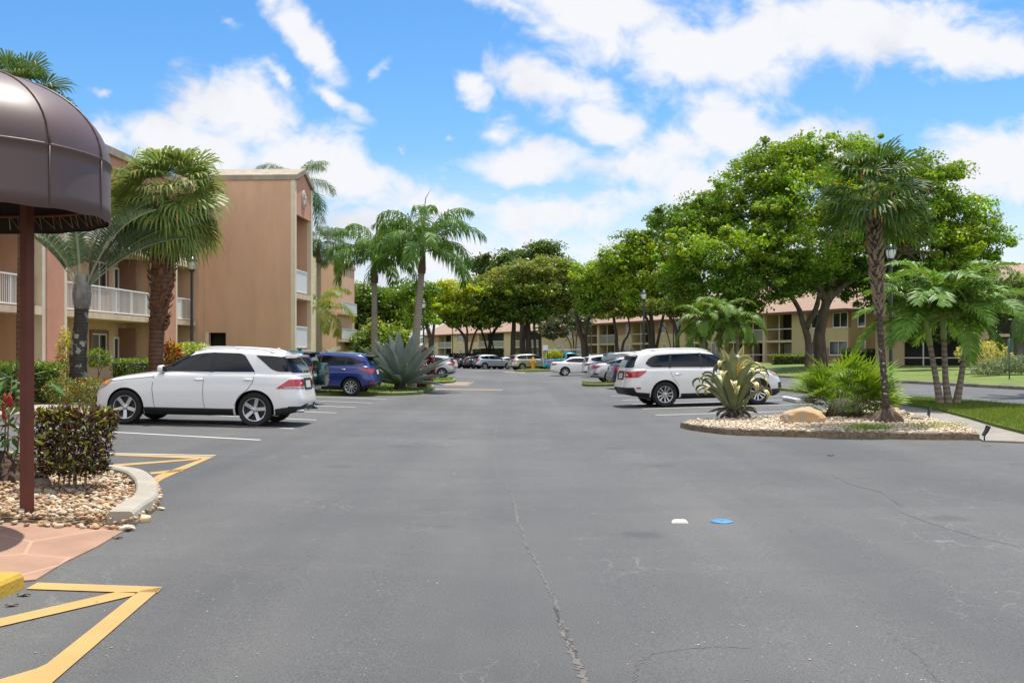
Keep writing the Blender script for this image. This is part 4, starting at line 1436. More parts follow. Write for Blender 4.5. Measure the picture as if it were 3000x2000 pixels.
# ------------------------------------------------------------------ ground materials
def asphalt_mat():
    m = bpy.data.materials.new('asphalt'); N, L, b = nt(m)
    tc = N.new('ShaderNodeTexCoord'); V = tc.outputs['Object']
    def noise(sc, det=5, rough=.6, stretch=None, dist=0):
        n = N.new('ShaderNodeTexNoise'); n.inputs['Scale'].default_value = sc; n.inputs['Detail'].default_value = det; n.inputs['Roughness'].default_value = rough; n.inputs['Distortion'].default_value = dist
        if stretch:
            mp = N.new('ShaderNodeMapping'); mp.inputs['Scale'].default_value = stretch; L.new(V, mp.inputs[0]); L.new(mp.outputs[0], n.inputs['Vector'])
        else: L.new(V, n.inputs['Vector'])
        return n.outputs['Fac']
    def ramp(f, a, b_, ca, cb):
        r = N.new('ShaderNodeValToRGB'); r.color_ramp.elements[0].position = a; r.color_ramp.elements[1].position = b_
        r.color_ramp.elements[0].color = (*ca, 1); r.color_ramp.elements[1].color = (*cb, 1); L.new(f, r.inputs[0]); return r.outputs[0]
    def mix(f, a, b_, mode='MIX', fac=None):
        x = N.new('ShaderNodeMix'); x.data_type = 'RGBA'; x.blend_type = mode
        if fac is not None: x.inputs[0].default_value = fac
        else: L.new(f, x.inputs[0])
        for i, s_ in ((6, a), (7, b_)):
            if isinstance(s_, tuple): x.inputs[i].default_value = (*s_, 1)
            else: L.new(s_, x.inputs[i])
        return x.outputs[2]
    base = ramp(noise(.22, 5, .6, (1, .45, 1)), .35, .66, (.062, .063, .063), (.102, .101, .098))
    sweep = ramp(noise(.5, 4, .65, (.3, 1.6, 1), .6), .4, .68, (.93, .93, .94), (1.06, 1.06, 1.05))
    c = mix(None, base, sweep, 'MULTIPLY', 1.0)
    c = mix(None, c, ramp(noise(85, 5, .85), .38, .64, (.50, .50, .51), (1.46, 1.46, 1.45)), 'MULTIPLY', 1.0)
    # light aggregate showing in worn places
    vo = N.new('ShaderNodeTexVoronoi'); vo.inputs['Scale'].default_value = 34; L.new(V, vo.inputs['Vector'])
    spk = ramp(vo.outputs['Distance'], .13, .22, (1, 1, 1), (0, 0, 0))
    worn = ramp(noise(.9, 6, .7, (1, .6, 1), .8), .53, .66, (0, 0, 0), (1, 1, 1))
    sel = ramp(noise(23, 2), .54, .60, (0, 0, 0), (1, 1, 1))
    mm = N.new('ShaderNodeMath'); mm.operation = 'MULTIPLY'; L.new(spk, mm.inputs[0]); L.new(worn, mm.inputs[1])
    m3 = N.new('ShaderNodeMath'); m3.operation = 'MULTIPLY'; L.new(mm.outputs[0], m3.inputs[0]); L.new(sel, m3.inputs[1])
    c = mix(m3.outputs[0], c, (.42, .40, .36))
    # oil drips and dark blotches, mostly where cars stand and queue
    v3 = N.new('ShaderNodeTexVoronoi'); v3.inputs['Scale'].default_value = .62; v3.inputs['Randomness'].default_value = 1; L.new(V, v3.inputs['Vector'])
    n5 = N.new('ShaderNodeTexNoise'); n5.inputs['Scale'].default_value = 7; n5.inputs['Detail'].default_value = 6; L.new(V, n5.inputs['Vector'])
    a5 = N.new('ShaderNodeMath'); a5.operation = 'MULTIPLY_ADD'; L.new(n5.outputs['Fac'], a5.inputs[0]); a5.inputs[1].default_value = .22; L.new(v3.outputs['Distance'], a5.inputs[2])
    oil = ramp(a5.outputs[0], .17, .27, (.55, .55, .55), (0, 0, 0))
    c = mix(oil, c, (.035, .035, .036))
    # paler tyre-polished lanes running along the aisle
    c = mix(None, c, ramp(noise(.55, 3, .5, (1.5, .035, 1)), .42, .62, (.90, .90, .91), (1.08, 1.075, 1.06)), 'MULTIPLY', 1.0)
    # fine craze cracks
    v2 = N.new('ShaderNodeTexVoronoi'); v2.feature = 'DISTANCE_TO_EDGE'; v2.inputs['Scale'].default_value = 2.2
    nd = N.new('ShaderNodeTexNoise'); nd.inputs['Scale'].default_value = 3; nd.inputs['Detail'].default_value = 6; L.new(V, nd.inputs['Vector'])
    va = N.new('ShaderNodeVectorMath'); va.operation = 'MULTIPLY_ADD'; L.new(nd.outputs['Color'], va.inputs[0]); va.inputs[1].default_value = (.5, .5, 0); L.new(V, va.inputs[2]); L.new(va.outputs[0], v2.inputs['Vector'])
    ck = ramp(v2.outputs['Distance'], .003, .016, (1, 1, 1), (0, 0, 0))
    ca = ramp(noise(.35, 4, .6), .50, .64, (0, 0, 0), (.55, .55, .55))
    m4 = N.new('ShaderNodeMath'); m4.operation = 'MULTIPLY'; L.new(ck, m4.inputs[0]); L.new(ca, m4.inputs[1])
    c = mix(m4.outputs[0], c, (.19, .188, .185))
    # warm sandy stains
    c = mix(ramp(noise(.6, 5, .7, (.5, 1.4, 1)), .63, .75, (0, 0, 0), (.35, .35, .35)), c, (.15, .125, .11))
    L.new(c, b.inputs['Base Color'])
    b.inputs['Roughness'].default_value = .78; b.inputs['Specular IOR Level'].default_value = .5
    bp = N.new('ShaderNodeBump'); bp.inputs['Strength'].default_value = .55; bp.inputs['Distance'].default_value = .008
    L.new(noise(70, 6, .75), bp.inputs['Height']); L.new(bp.outputs[0], b.inputs['Normal'])
    return m


def worn_paint(name, col, edge=.5, under=(.09, .09, .092)):
    m = bpy.data.materials.new(name); N, L, b = nt(m)
    tc = N.new('ShaderNodeTexCoord')
    n = N.new('ShaderNodeTexNoise'); n.inputs['Scale'].default_value = 9; n.inputs['Detail'].default_value = 9; n.inputs['Roughness'].default_value = .72; L.new(tc.outputs['Object'], n.inputs['Vector'])
    r = N.new('ShaderNodeValToRGB'); r.color_ramp.elements[0].position = edge; r.color_ramp.elements[1].position = edge + .05; L.new(n.outputs['Fac'], r.inputs[0])
    n2 = N.new('ShaderNodeTexNoise'); n2.inputs['Scale'].default_value = 2; n2.inputs['Detail'].default_value = 6; L.new(tc.outputs['Object'], n2.inputs['Vector'])
    r2 = N.new('ShaderNodeValToRGB'); r2.color_ramp.elements[0].position = .3; r2.color_ramp.elements[1].position = .7
    r2.color_ramp.elements[0].color = (*[c * .82 for c in col], 1); r2.color_ramp.elements[1].color = (*col, 1); L.new(n2.outputs['Fac'], r2.inputs[0])
    x = N.new('ShaderNodeMix'); x.data_type = 'RGBA'; L.new(r.outputs[0], x.inputs[0]); L.new(r2.outputs[0], x.inputs[6]); x.inputs[7].default_value = (*under, 1)
    L.new(x.outputs[2], b.inputs['Base Color']); b.inputs['Roughness'].default_value = .7
    return m


ASPHALT = asphalt_mat()
WHITE_PAINT = worn_paint('white_road_paint', (.62, .62, .60), .67)
YELLOW_PAINT = worn_paint('yellow_road_paint', (.43, .27, .085), .625)
PALE_ORANGE = worn_paint('faded_orange_paint', (.27, .19, .115), .56)
CONCRETE = mat('concrete', (.27, .245, .205), .85, var=.35, vscale=2.2, bump=.3, bscale=50)
CONCRETE_W = mat('pale_concrete', (.37, .335, .275), .85, var=.25, vscale=2.5, bump=.3, bscale=45)
KERB_DIRTY = mat('dirty_kerb', (.26, .22, .18), .9, var=.6, vscale=2.2, bump=.3, bscale=30, col2=(.115, .10, .085), stretch=(1, 1, .5))
GRASS = mat('mown_grass', (.135, .185, .020), .9, var=.5, vscale=.9, bump=.9, bscale=70, col2=(.075, .12, .013))
GRASS_FAR = mat('far_grass', (.12, .165, .022), .95, var=.4, vscale=.12, bump=.5, bscale=12)
GRAVEL_BED = mat('gravel_bed', (.28, .21, .13), .9, var=.6, vscale=14, bump=1, bscale=40)
MULCH = mat('mulch', (.10, .062, .038), .95, var=.6, vscale=16, bump=1, bscale=30)


def setting(name, mb, m, smooth=False):
    o = mb.build(name, m, None, smooth)
    o['kind'] = 'structure'
    return o


# one ground sheet to the horizon, following the fall of the lot
def sheet(x0, x1, y0, y1, lift, name, m, step=30.0):
    mb = MB()
    xs = sorted(set([x0, x1] + [x for x in (-400, -120, -60, -30, -12, -5, -1.2, -.5, 0, .5, 1.2, 5, 12, 30, 60, 120, 400) if x0 < x < x1]))
    ys = [y0, y1] if y1 - y0 < 400 else [y0, -20, 60, 150, 400, y1]
    def zz(x):
        return (gz(x) if abs(x) > 1.2 else FALL * (x * x / 2.4 + .6)) + lift
    vs = [(x, y, zz(x)) for y in ys for x in xs]
    n = len(xs)
    fs = [(j * n + i, j * n + i + 1, (j + 1) * n + i + 1, (j + 1) * n + i) for j in range(len(ys) - 1) for i in range(n - 1)]
    mb.add(vs, fs)
    return setting(name, mb, m, True)


sheet(-1500, 1500, -60, 3000, -.05, 'ground', GRASS_FAR)
sheet(-13.5, 46, -30, 150, 0.0, 'parking_lot', ASPHALT)


def on(px, py, lift=.004):
    return G(px, py, lift)


def mark(name, polys, m, lift=.004):
    mb = MB()
    for p in polys:
        mb.flat([(q[0], q[1], gz(q[0]) + lift) for q in p])
    return setting(name, mb, m)


def strip_poly(a, b, w):
    a, b = Vector(a[:2]), Vector(b[:2])
    n = (b - a).normalized(); n = Vector((-n.y, n.x)) * w / 2
    return [a + n, a - n, b - n, b + n]


def kerb(name, path, w=.15, h=.13, m=CONCRETE, inward=1, fade=0):
    """kerb swept along a ground path; inward=+1 puts its width to the left of the path"""
    pts = [Vector(p[:2]) for p in path]
    mb = MB()
    sec = [(0, -.05), (.015, h - .03), (.035, h - .004), (.06, h), (w - .02, h), (w, h - .02), (w, -.05)]
    vs = []
    for i, p in enumerate(pts):
        t = (pts[min(i + 1, len(pts) - 1)] - pts[max(i - 1, 0)]).normalized()
        n = Vector((-t.y, t.x)) * inward
        for o, z in sec:
            q = p + n * o
            k_ = min(1, (len(pts) - 1 - i) / fade) if fade else 1
            vs.append((q.x, q.y, gz(q.x) + (z * k_ if z > 0 else z)))
    k = len(sec); fs = []
    for i in range(len(pts) - 1):
        for j in range(k - 1):
            f = (i * k + j, i * k + j + 1, (i + 1) * k + j + 1, (i + 1) * k + j)
            fs.append(f if inward < 0 else f[::-1])
    fs += [tuple(range(k)), tuple((len(pts) - 1) * k + j for j in range(k))[::-1]]
    mb.add(vs, fs)
    return setting(name, mb, m)


def smooth_path(p, k=6):
    out = []
    P_ = [Vector(q[:2]) for q in p]
    for i in range(len(P_) - 1):
        p0, p1, p2, p3 = P_[max(i - 1, 0)], P_[i], P_[i + 1], P_[min(i + 2, len(P_) - 1)]
        for j in range(k):
            t = j / k
            out.append(.5 * (2 * p1 + (p2 - p0) * t + (2 * p0 - 5 * p1 + 4 * p2 - p3) * t * t + (3 * p1 - p0 - 3 * p2 + p3) * t ** 3))
    out.append(P_[-1])
    return out


# ---- painted stall lines
lines = []
dl = Vector((-.94, .34)).normalized()
for px, py in ((763, 1288), (861, 1255), (927, 1229.5), (985.6, 1209), (1041.7, 1192.7), (1090.8, 1179.8), (1134, 1168.8)):
    a = on(px, py).to_2d(); lines.append(strip_poly(a, a + dl * 6.2, .10))
dr = (on(2300, 1194.5).to_2d() - on(1901, 1206.3).to_2d()).normalized()
for px, py in ((1920.7, 1215.6), (1882, 1197), (1854, 1184), (1825, 1171.7), (1790, 1160), (1755, 1139.8)):
    a = on(px, py).to_2d(); lines.append(strip_poly(a, a + dr * 6.6, .10))
mark('stall_lines', lines, WHITE_PAINT)
a, b = on(632, 1333.5).to_2d(), on(60, 1322).to_2d()
mark('white_hatch_line', [strip_poly(a, b, .07)], WHITE_PAINT, .006)


def zc(x0, y0, s, pts):
    return [on(x0 + x * s, y0 + y * s).to_2d() for x, y in pts]


q = 700 / 1568
mark('yellow_hatching', [
    zc(0, 700, q, [(60, 1392), (700, 1407), (1412, 1424), (1330, 1441), (700, 1416), (60, 1402)]),
    zc(0, 700, q, [(60, 1422), (1180, 1421), (1330, 1438), (1300, 1445), (650, 1497), (640, 1484), (1130, 1443), (60, 1440)]) if False else zc(0, 700, q, [(640, 1484), (1330, 1436), (1290, 1447), (655, 1498)]),
    zc(0, 700, q, [(770, 1552), (1215, 1505), (1195, 1522), (800, 1562)]),
    zc(0, 700, q, [(1412, 1422), (1075, 1570), (1020, 1605), (985, 1578), (1040, 1545), (1330, 1440)])], YELLOW_PAINT)
q = 600 / 1882
mark('yellow_corner_hatching', [
    zc(0, 1500, q, [(345, 648), (1495, 688), (1450, 738), (1065, 735), (240, 706)]),
    zc(0, 1500, q, [(1065, 735), (1245, 745), (1222, 768), (0, 1052), (-400, 1140), (-400, 1060), (0, 978)]),
    zc(0, 1500, q, [(1495, 688), (480, 1568), (300, 1740), (-300, 1740), (-300, 1590), (0, 1538), (330, 1440), (430, 1395), (1222, 768), (1300, 720)])], YELLOW_PAINT, .008)
q = 700 / 2195
mark('faded_hatching', [zc(1200, 700, q, [(515, 1347), (535, 1347), (592, 1306), (580, 1306)]), zc(1200, 700, q, [(380, 1312), (560, 1312), (515, 1345), (300, 1342)]), zc(1200, 700, q, [(230, 1372), (860, 1383), (850, 1390), (230, 1385)]),
                        zc(1200, 700, q, [(850, 1218), (1070, 1222), (1060, 1232), (880, 1226)])], PALE_ORANGE, .005)


# ---- long cracks sealed and open, as thin irregular strips
def crack(name, pts, w, m, lift=.003):
    pa = smooth_path([on(*p) for p in pts], 16)
    mb = MB(); vs = []
    for i, p in enumerate(pa):
        t = (pa[min(i + 1, len(pa) - 1)] - pa[max(i - 1, 0)]).normalized(); n = Vector((-t.y, t.x))
        p = p + n * random.gauss(0, .010)
        ww = w * random.uniform(.35, .9)
        for s_ in (-1, 1):
            r_ = p + n * s_ * ww / 2
            zz = (gz(r_.x) if abs(r_.x) > 1.2 else FALL * (r_.x ** 2 / 2.4 + .6)) + lift
            vs.append((r_.x, r_.y, zz))
    mb.add(vs, [(2 * i, 2 * i + 1, 2 * i + 3, 2 * i + 2) for i in range(len(pa) - 1)])
    setting(name, mb, m)


SAND = mat('sand_in_crack', (.14, .125, .11), .95, var=.5, vscale=20, col2=(.1, .095, .09))
DARKCR = mat('dark_crack', (.05, .05, .05), .95)
PALECR = mat('pale_crack', (.135, .132, .127), .95, var=.4, vscale=25)
crack('asphalt_crack', [(1478, 1180), (1462, 1235), (1447, 1300), (1455, 1380), (1478, 1420), (1500, 1452), (1512, 1500), (1525, 1550)], .032, PALECR)
crack('asphalt_crack', [(1500, 1452), (1508, 1490), (1522, 1540), (1540, 1590), (1575, 1660), (1605, 1720), (1635, 1790)], .03, PALECR, .0034)
crack('asphalt_crack', [(1640, 1815), (1655, 1850), (1675, 1900), (1695, 1950), (1712, 2005), (1730, 2050)], .06, SAND)
crack('asphalt_crack', [(1625, 1780), (1640, 1815), (1660, 1865), (1690, 1930)], .016, DARKCR, .0045)
crack('asphalt_crack', [(1850, 2010), (1870, 1950), (1900, 1920), (1960, 1905), (2080, 1893), (2200, 1895)], .012, PALECR)
crack('asphalt_crack', [(2440, 1390), (2500, 1420), (2580, 1440), (2640, 1480)], .025, PALECR)
crack('asphalt_crack', [(2640, 1500), (2740, 1535), (2860, 1570), (2990, 1600)], .018, PALECR)
crack('asphalt_crack', [(2600, 1850), (2680, 1910), (2720, 1960), (2750, 2005)], .008, PALECR)

# pale chips, droppings and grit lying on the asphalt
pp = []
for _ in range(260):
    y = 1250 + 760 * random.random() ** 1.1; x = random.uniform(60, 2980)
    g = on(x, y, .003)
    if in_poly([g.x], [g.y], [(-30, 0), (-4.6, 4), (-4.4, 9), (-3.4, 12.4), (-6.2, 13.2), (-30, 13)])[0] or (g.x > 3.4 and g.y > 18.5): continue
    pp.append((g.x, g.y, g.z))
o = pebbles('grit', pp, .0065, [(.4, .38, .34), (.3, .28, .25), (.28, .23, .17), (.45, .43, .4)], 1, .35).build('grit', tint_mat('stone_tint', .8), None, True)
tag(o, kind='stuff')
# ------------------------------------------------------------------ raised beds, lawns, walks
def slab(name, pts, z0, z1, m, kind='structure'):
    mb = MB(); mb.prism([tuple(p[:2]) for p in pts], z0, z1, 0, gz)
    o = mb.build(name, m)
    if kind: o['kind'] = kind
    return o


# near left bed with pebbles
kp = [G(*p) for p in ((250, 1384), (300, 1388), (355, 1395), (421, 1408), (457, 1433), (469, 1466), (459, 1492), (421, 1520), (396, 1544))]
kps = smooth_path(kp, 5)
kerb('kerb', kps, .25, .15, CONCRETE_W, -1)
bed = [p for p in kps[4:]] + [G(370, 1548).to_2d(), G(0, 1530).to_2d(), G(-700, 1515).to_2d(), G(-700, 1375).to_2d(), G(90, 1371).to_2d()]
slab('gravel_bed', bed, -.1, .035, GRAVEL_BED)
pv = [G(*p).to_2d() for p in ((-900, 1500), (0, 1529), (180, 1536), (378, 1548), (281, 1605), (188, 1650), (105, 1701), (75, 1704), (-900, 1600))]


def paver_mat():
    m = mat('stamped_concrete', (.335, .195, .125), .75, var=.22, vscale=2, bump=.25, bscale=40)
    N, L, b = nt(m)
    tc = N.new('ShaderNodeTexCoord')
    v = N.new('ShaderNodeTexVoronoi'); v.feature = 'DISTANCE_TO_EDGE'; v.inputs['Scale'].default_value = 1.05; L.new(tc.outputs['Object'], v.inputs['Vector'])
    r = N.new('ShaderNodeValToRGB'); r.color_ramp.elements[0].position = .008; r.color_ramp.elements[1].position = .02; L.new(v.outputs['Distance'], r.inputs[0])
    x = N.new('ShaderNodeMix'); x.data_type = 'RGBA'; L.new(r.outputs[0], x.inputs[0]); x.inputs[6].default_value = (.38, .245, .17, 1)
    L.new(b.inputs['Base Color'].links[0].from_socket, x.inputs[7]); L.new(x.outputs[2], b.inputs['Base Color'])
    return m


slab('paved_walk', pv, -.1, .012, paver_mat())
kerb('yellow_kerb', smooth_path([G(-500, 1990), G(-150, 1822), G(0, 1755), (G(75, 1722))], 3), .4, .11, mat('yellow_kerb_paint', (.46, .29, .025), .7, var=.25, vscale=3, bump=.3), 1)
# dirt mound at the foot of the ginger
MOUND = G(-20, 1425)
mb = MB(); bm = bmesh.new(); bmesh.ops.create_icosphere(bm, subdivisions=4, radius=1)
for v in bm.verts:
    n_ = 1 + .16 * math.sin(v.co.x * 7 + v.co.y * 5) * math.cos(v.co.y * 9 - v.co.z * 6) + random.uniform(-.05, .05)
    v.co = Vector((v.co.x * .62 * n_, v.co.y * .55 * n_, max(-.02, v.co.z) * .36 * n_))
mb.bm(bm); o = mb.build('dirt_mound', MULCH, None, True, None, MOUND + Vector((-.15, .2, .02)))
tag(o, kind='structure')

bp = np.array([(p[0], p[1]) for p in bed])
xy = scatter([tuple(p) for p in bp], 9500)
keep = (xy[:, 0] > -7.2)
xy = xy[keep]
# inside the kerb and spilling a little over the walk
pts = [(x, y, gz(x) + .05 + random.random() * .045) for x, y in xy]
for _ in range(60):
    x = random.uniform(-10, 390); g = G(x, 1533 + x * .04 + random.uniform(0, 9)); pts.append((g.x, g.y, gz(g.x) + .03))
o = pebbles('pebbles', pts, .022, [(.47, .34, .20), (.42, .26, .13), (.50, .41, .29), (.56, .50, .40), (.36, .22, .13), (.45, .31, .17), (.27, .15, .09)], 2, .6).build('pebbles', tint_mat('stone_tint', .6), None, True)
tag(o, kind='stuff')
for i, (px, py, s_) in enumerate(((472, 1494, .042), (420, 1528, .05), (431, 1521, .035))):
    g = G(px, py)
    o = pebbles('pebble', [(0, 0, .02)], s_, [(.62, .45, .28)], 2, .62).build('pebble', tint_mat('stone_tint', .6), None, True)
    o.location = g
    tag(o, ('round tan pebble alone on the asphalt just right of the kerb bend', 'larger tan pebble on the asphalt at the kerb end', 'small tan pebble touching the larger one at the kerb end')[i], 'pebble', 'loose pebbles on the asphalt')

# right island
front = [G(*p) for p in ((2004, 1255), (2040, 1262), (2132, 1273), (2260, 1278), (2383, 1281), (2523, 1283), (2663, 1287), (2760, 1288), (2815, 1288), (2870, 1289))]
fs_ = smooth_path(front, 4)
back = [G(*p, .13) for p in ((2012, 1232), (2100, 1225), (2213, 1219), (2289, 1214))]
swl = [G(*p, .03) for p in ((2620, 1204), (2635, 1212), (2703, 1232), (2822, 1259), (2880, 1289))]
swu = [G(*p, .03) for p in ((2560, 1170), (2618, 1181), (2751, 1204), (2839, 1227), (2907, 1248), (3000, 1272), (3080, 1296))]
far_i = [Vector((9.3, 27.6)), Vector((10.1, 28.6))]
isl = [p for p in fs_] + [swl[3].to_2d(), swl[2].to_2d(), swl[1].to_2d(), swl[0].to_2d()] + far_i[::-1] + [p.to_2d() for p in back[::-1]]
kerb('kerb', fs_, .16, .14, KERB_DIRTY, 1, 6)
kerb('kerb', [back[3].to_2d(), back[2].to_2d(), back[1].to_2d(), back[0].to_2d(), (fs_[0] + back[0].to_2d()) / 2 + Vector((-.12, 0)), fs_[0]], .16, .135, KERB_DIRTY, 1)
ins = isl[:]
slab('island_bed', ins, -.1, .105, GRAVEL_BED)
xy = scatter([tuple(p) for p in ins], 9000)
pts = [(x, y, gz(x) + .11 + random.random() * .03) for x, y in xy]
o = pebbles('white_pebbles', pts, .026, [(.62, .52, .37), (.53, .41, .27), (.68, .60, .47), (.42, .30, .19), (.58, .48, .34)], 1, .6).build('white_pebbles', tint_mat('stone_tint', .6), None, True)
tag(o, kind='stuff')
# walk beside it
slab('sidewalk', [p.to_2d() for p in swl] + [p.to_2d() for p in swu[::-1]], -.1, .03, CONCRETE)
# lawn and the strip that continues it between stalls and side road
NE = [G(*p, .08).to_2d() for p in ((2621, 1159), (2800, 1171), (3000, 1187))]
dN = (NE[0] - NE[2]).normalized()
lawn = [p.to_2d() for p in swu] + [swu[-1].to_2d() + Vector((1.5, -2)), NE[2] - dN * 14, NE[2], NE[1], NE[0], NE[0] + dN * 12, NE[0] + dN * 30 + Vector((-1.0, 0)), Vector((10.2, 66)), Vector((10.6, 45)), Vector((10.8, 36)), Vector((10.5, 31))]
slab('lawn', lawn, -.1, .09, GRASS)
kerb('kerb', [Vector((10.2, 66)), Vector((10.6, 45)), Vector((10.8, 36)), Vector((10.5, 31)), Vector((10.1, 28.7))], .15, .12, KERB_DIRTY, 1)
kerb('kerb', [NE[2] - dN * 14, NE[2], NE[1], NE[0], NE[0] + dN * 12, NE[0] + dN * 30 + Vector((-1.0, 0))], .14, .1, CONCRETE, 1)
o = grass_blades('grass', [tuple(p) for p in lawn if p[1] < 40] , 70000, .055, lambda x, y: gz(x) + .09, [(.12, .19, .02), (.16, .22, .03), (.08, .14, .015), (.2, .22, .05)], .007)
# far bank beyond the side road, rising to the houses
FE = [G(*p).to_2d() for p in ((2618, 1121), (2800, 1131), (3000, 1142))]
dF = (FE[0] - FE[2]).normalized()
rim = [FE[2] - dF * 24, FE[2] - dF * 8, FE[2], FE[1], FE[0], FE[0] + dF * 12 + Vector((-.8, 0)), Vector((15.2, 84)), Vector((10.5, 112)), Vector((3.0, 140)), Vector((-22, 172)), Vector((-60, 176))]
rim = smooth_path(rim, 4)
kerb('kerb', rim, .16, .14, KERB_DIRTY, -1)
mb = MB(); vs = []; fs = []
nr = len(rim)
cols_ = [0, .16, 2, 5, 9, 15, 30, 90]
for i, p in enumerate(rim):
    d = Vector((.9, .42)) if p.x > 2 else Vector((.45, .9))
    d.normalize()
    for c_ in cols_:
        q_ = p + d * c_
        rise = .13 + (.34 * (1 - math.cos(min(1, c_ / 9) * math.pi)) / 2)
        vs.append((q_.x, q_.y, gz(p.x) + rise - (.15 if c_ == 0 else 0) - .02))
k = len(cols_)
for i in range(nr - 1):
    for j in range(k - 1):
        fs.append((i * k + j, i * k + j + 1, (i + 1) * k + j + 1, (i + 1) * k + j))
mb.add(vs, [f[::-1] if False else f for f in fs])
bank = setting('grass_bank', mb, GRASS, True)


def bank_z(x):
    return gz(x) + .45


# small planted islands among the stalls
def island(path, back, m_k=CONCRETE, blades=0):
    f = smooth_path([G(*p) for p in path], 4)
    b = [G(*p, .13).to_2d() for p in back]
    kerb('kerb', f, .16, .13, m_k, 1)
    slab('grass_island', f + b, -.1, .11, GRASS)
    if blades: grass_blades('grass', [tuple(p) for p in f + b], blades, .06, lambda x, y: gz(x) + .11, [(.14, .21, .02), (.18, .24, .035), (.10, .16, .018)], .012)


island(((890, 1158), (1000, 1158), (1072, 1158), (1142, 1159), (1189, 1158), (1236, 1154.5), (1261, 1147.5), (1274, 1139.5), (1271, 1130)), ((1225, 1122), (1130, 1122), (990, 1124)), blades=5000)
island(((1180, 1124), (1250, 1124), (1300, 1123), (1330, 1121), (1336, 1114), (1330, 1109)), ((1300, 1106), (1230, 1106)), blades=2000)
island(((1800, 1131), (1760, 1132), (1720, 1132), (1706, 1129), (1708, 1124))[::-1], ((1740, 1120), (1800, 1120))[::-1], blades=1500)
island(((1508, 1088), (1515, 1089), (1560, 1088.5), (1612, 1087), (1640, 1086)), ((1640, 1079), (1560, 1077), (1520, 1082)), blades=1500)

# left: walk at the head of the stalls and lawn up to the building
def lx(D, x0): return x0 + .0457 * (D - 25)
slab('sidewalk', [(lx(16, -11.0), 16), (lx(45, -11.0), 45), (lx(45, -12.3), 45), (lx(16, -12.3), 16)], -.1, .13, CONCRETE_W)
slab('lawn', [(lx(15, -12.31), 15), (lx(47, -12.31), 47), (lx(47, -24), 47), (lx(15, -24), 15)], -.1, .12, GRASS)
slab('lawn', [(lx(45, -10.9), 45.1), (lx(75, -10.9), 75), (lx(110, -10.9), 110), (lx(110, -24), 110), (lx(47, -24), 47.1), (lx(47, -12.31), 47.1)], -.1, .12, GRASS)
grass_blades('grass', [(lx(15, -12.31), 15), (lx(44, -12.31), 44), (lx(44, -16), 44), (lx(15, -16), 15)], 26000, .055, lambda x, y: gz(x) + .12, [(.14, .21, .02), (.18, .24, .035), (.10, .16, .018)], .009)
slab('front_walk', [(lx(22, -15.0), 22), (lx(42, -15.6), 42), (lx(42, -16.4), 42), (lx(22, -16.2), 22)], .0, .14, mat('pink_concrete', (.5, .33, .26), .85, var=.25, vscale=2))
# mulch bed round the near palms
bmx = [(-13.0, 25.6), (-11.9, 27.5), (-11.8, 31), (-12.6, 38), (-14.6, 38), (-14.9, 28), (-14.2, 25.8)]
slab('mulch_bed', bmx, .0, .155, MULCH)
# white stop block at the head of a stall
g = G(2318, 1176)
mb = MB(); mb.bbox(-.9, .9, -.08, .08, 0, .13, .03)
o = mb.build('wheel_stop', mat('white_concrete', (.72, .7, .66), .8, var=.2, vscale=3)); o.location = g; o.rotation_euler = (0, 0, math.atan2(dr.y, dr.x) + R(78))
tag(o, 'white concrete wheel stop in front of the large white SUV nose', 'wheel stop')
# ------------------------------------------------------------------ buildings
def zp(py, D): return EYE + (HZ - py) * D / F


TAN = mat('tan_stucco', (.66, .41, .262), .9, var=.14, vscale=1.5, stretch=(1, 1, .22), bump=.25, bscale=30)
PINK = mat('pink_stucco', (.60, .295, .195), .9, var=.16, vscale=1.3, bump=.35, bscale=22)
CREAM = mat('cream_stucco', (.74, .63, .46), .88, var=.12, vscale=2, bump=.2, bscale=30)
SLABM = mat('balcony_edge', (.68, .52, .37), .88, var=.22, vscale=3, stretch=(1, 1, .3))
WHITE_RAIL = mat('white_railing', (.80, .80, .78), .5)
FROST = mat('frosted_panel', (.70, .71, .71), .45, var=.05, vscale=2)
SOFFIT = mat('soffit', (.42, .28, .2), .9)
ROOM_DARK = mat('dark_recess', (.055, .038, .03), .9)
SURROUND = mat('brown_surround', (.24, .125, .085), .9, var=.15, vscale=3)
WFRAME = mat('white_window_frame', (.72, .72, .70), .5)
PANE = mat('window_pane', (.018, .02, .022), .06, spec=.7, coat=.4)
ROOF_TRIM = mat('roof_trim', (.37, .31, .235), .85, var=.35, vscale=2, stretch=(1, 1, .4))


def bpart(par, name, m, *boxes):
    mb = MB()
    for b in boxes: mb.box(*b)
    return mb.build(name, m, par)


def railing(par, x, s0, s1, z0, z1, step=.115, along='y', panel=None, frost=False):
    mb = MB()
    def bx(a0, a1, w, za, zb):
        if along == 'y': mb.box(x - w, x + w, a0, a1, za, zb)
        else: mb.box(a0, a1, x - w, x + w, za, zb)
    bx(s0, s1, .035, z1 - .055, z1)
    bx(s0, s1, .022, z0, z0 + .045)
    n = max(2, int((s1 - s0) / step))
    for i in range(n + 1):
        a = s0 + (s1 - s0) * i / n
        big = i % 13 == 0 or i == n
        w = .024 if big else .010
        if not frost or big: bx(a - w, a + w, w, z0 + .045, z1 - .055)
    o = mb.build('railing', WHITE_RAIL, par)
    if frost:
        mb = MB()
        if along == 'y': mb.box(x - .012, x + .012, s0 + .02, s1 - .02, z0 + .046, z1 - .056)
        else: mb.box(s0 + .02, s1 - .02, x - .012, x + .012, z0 + .046, z1 - .056)
        mb.build('panel', FROST, o)
    return o


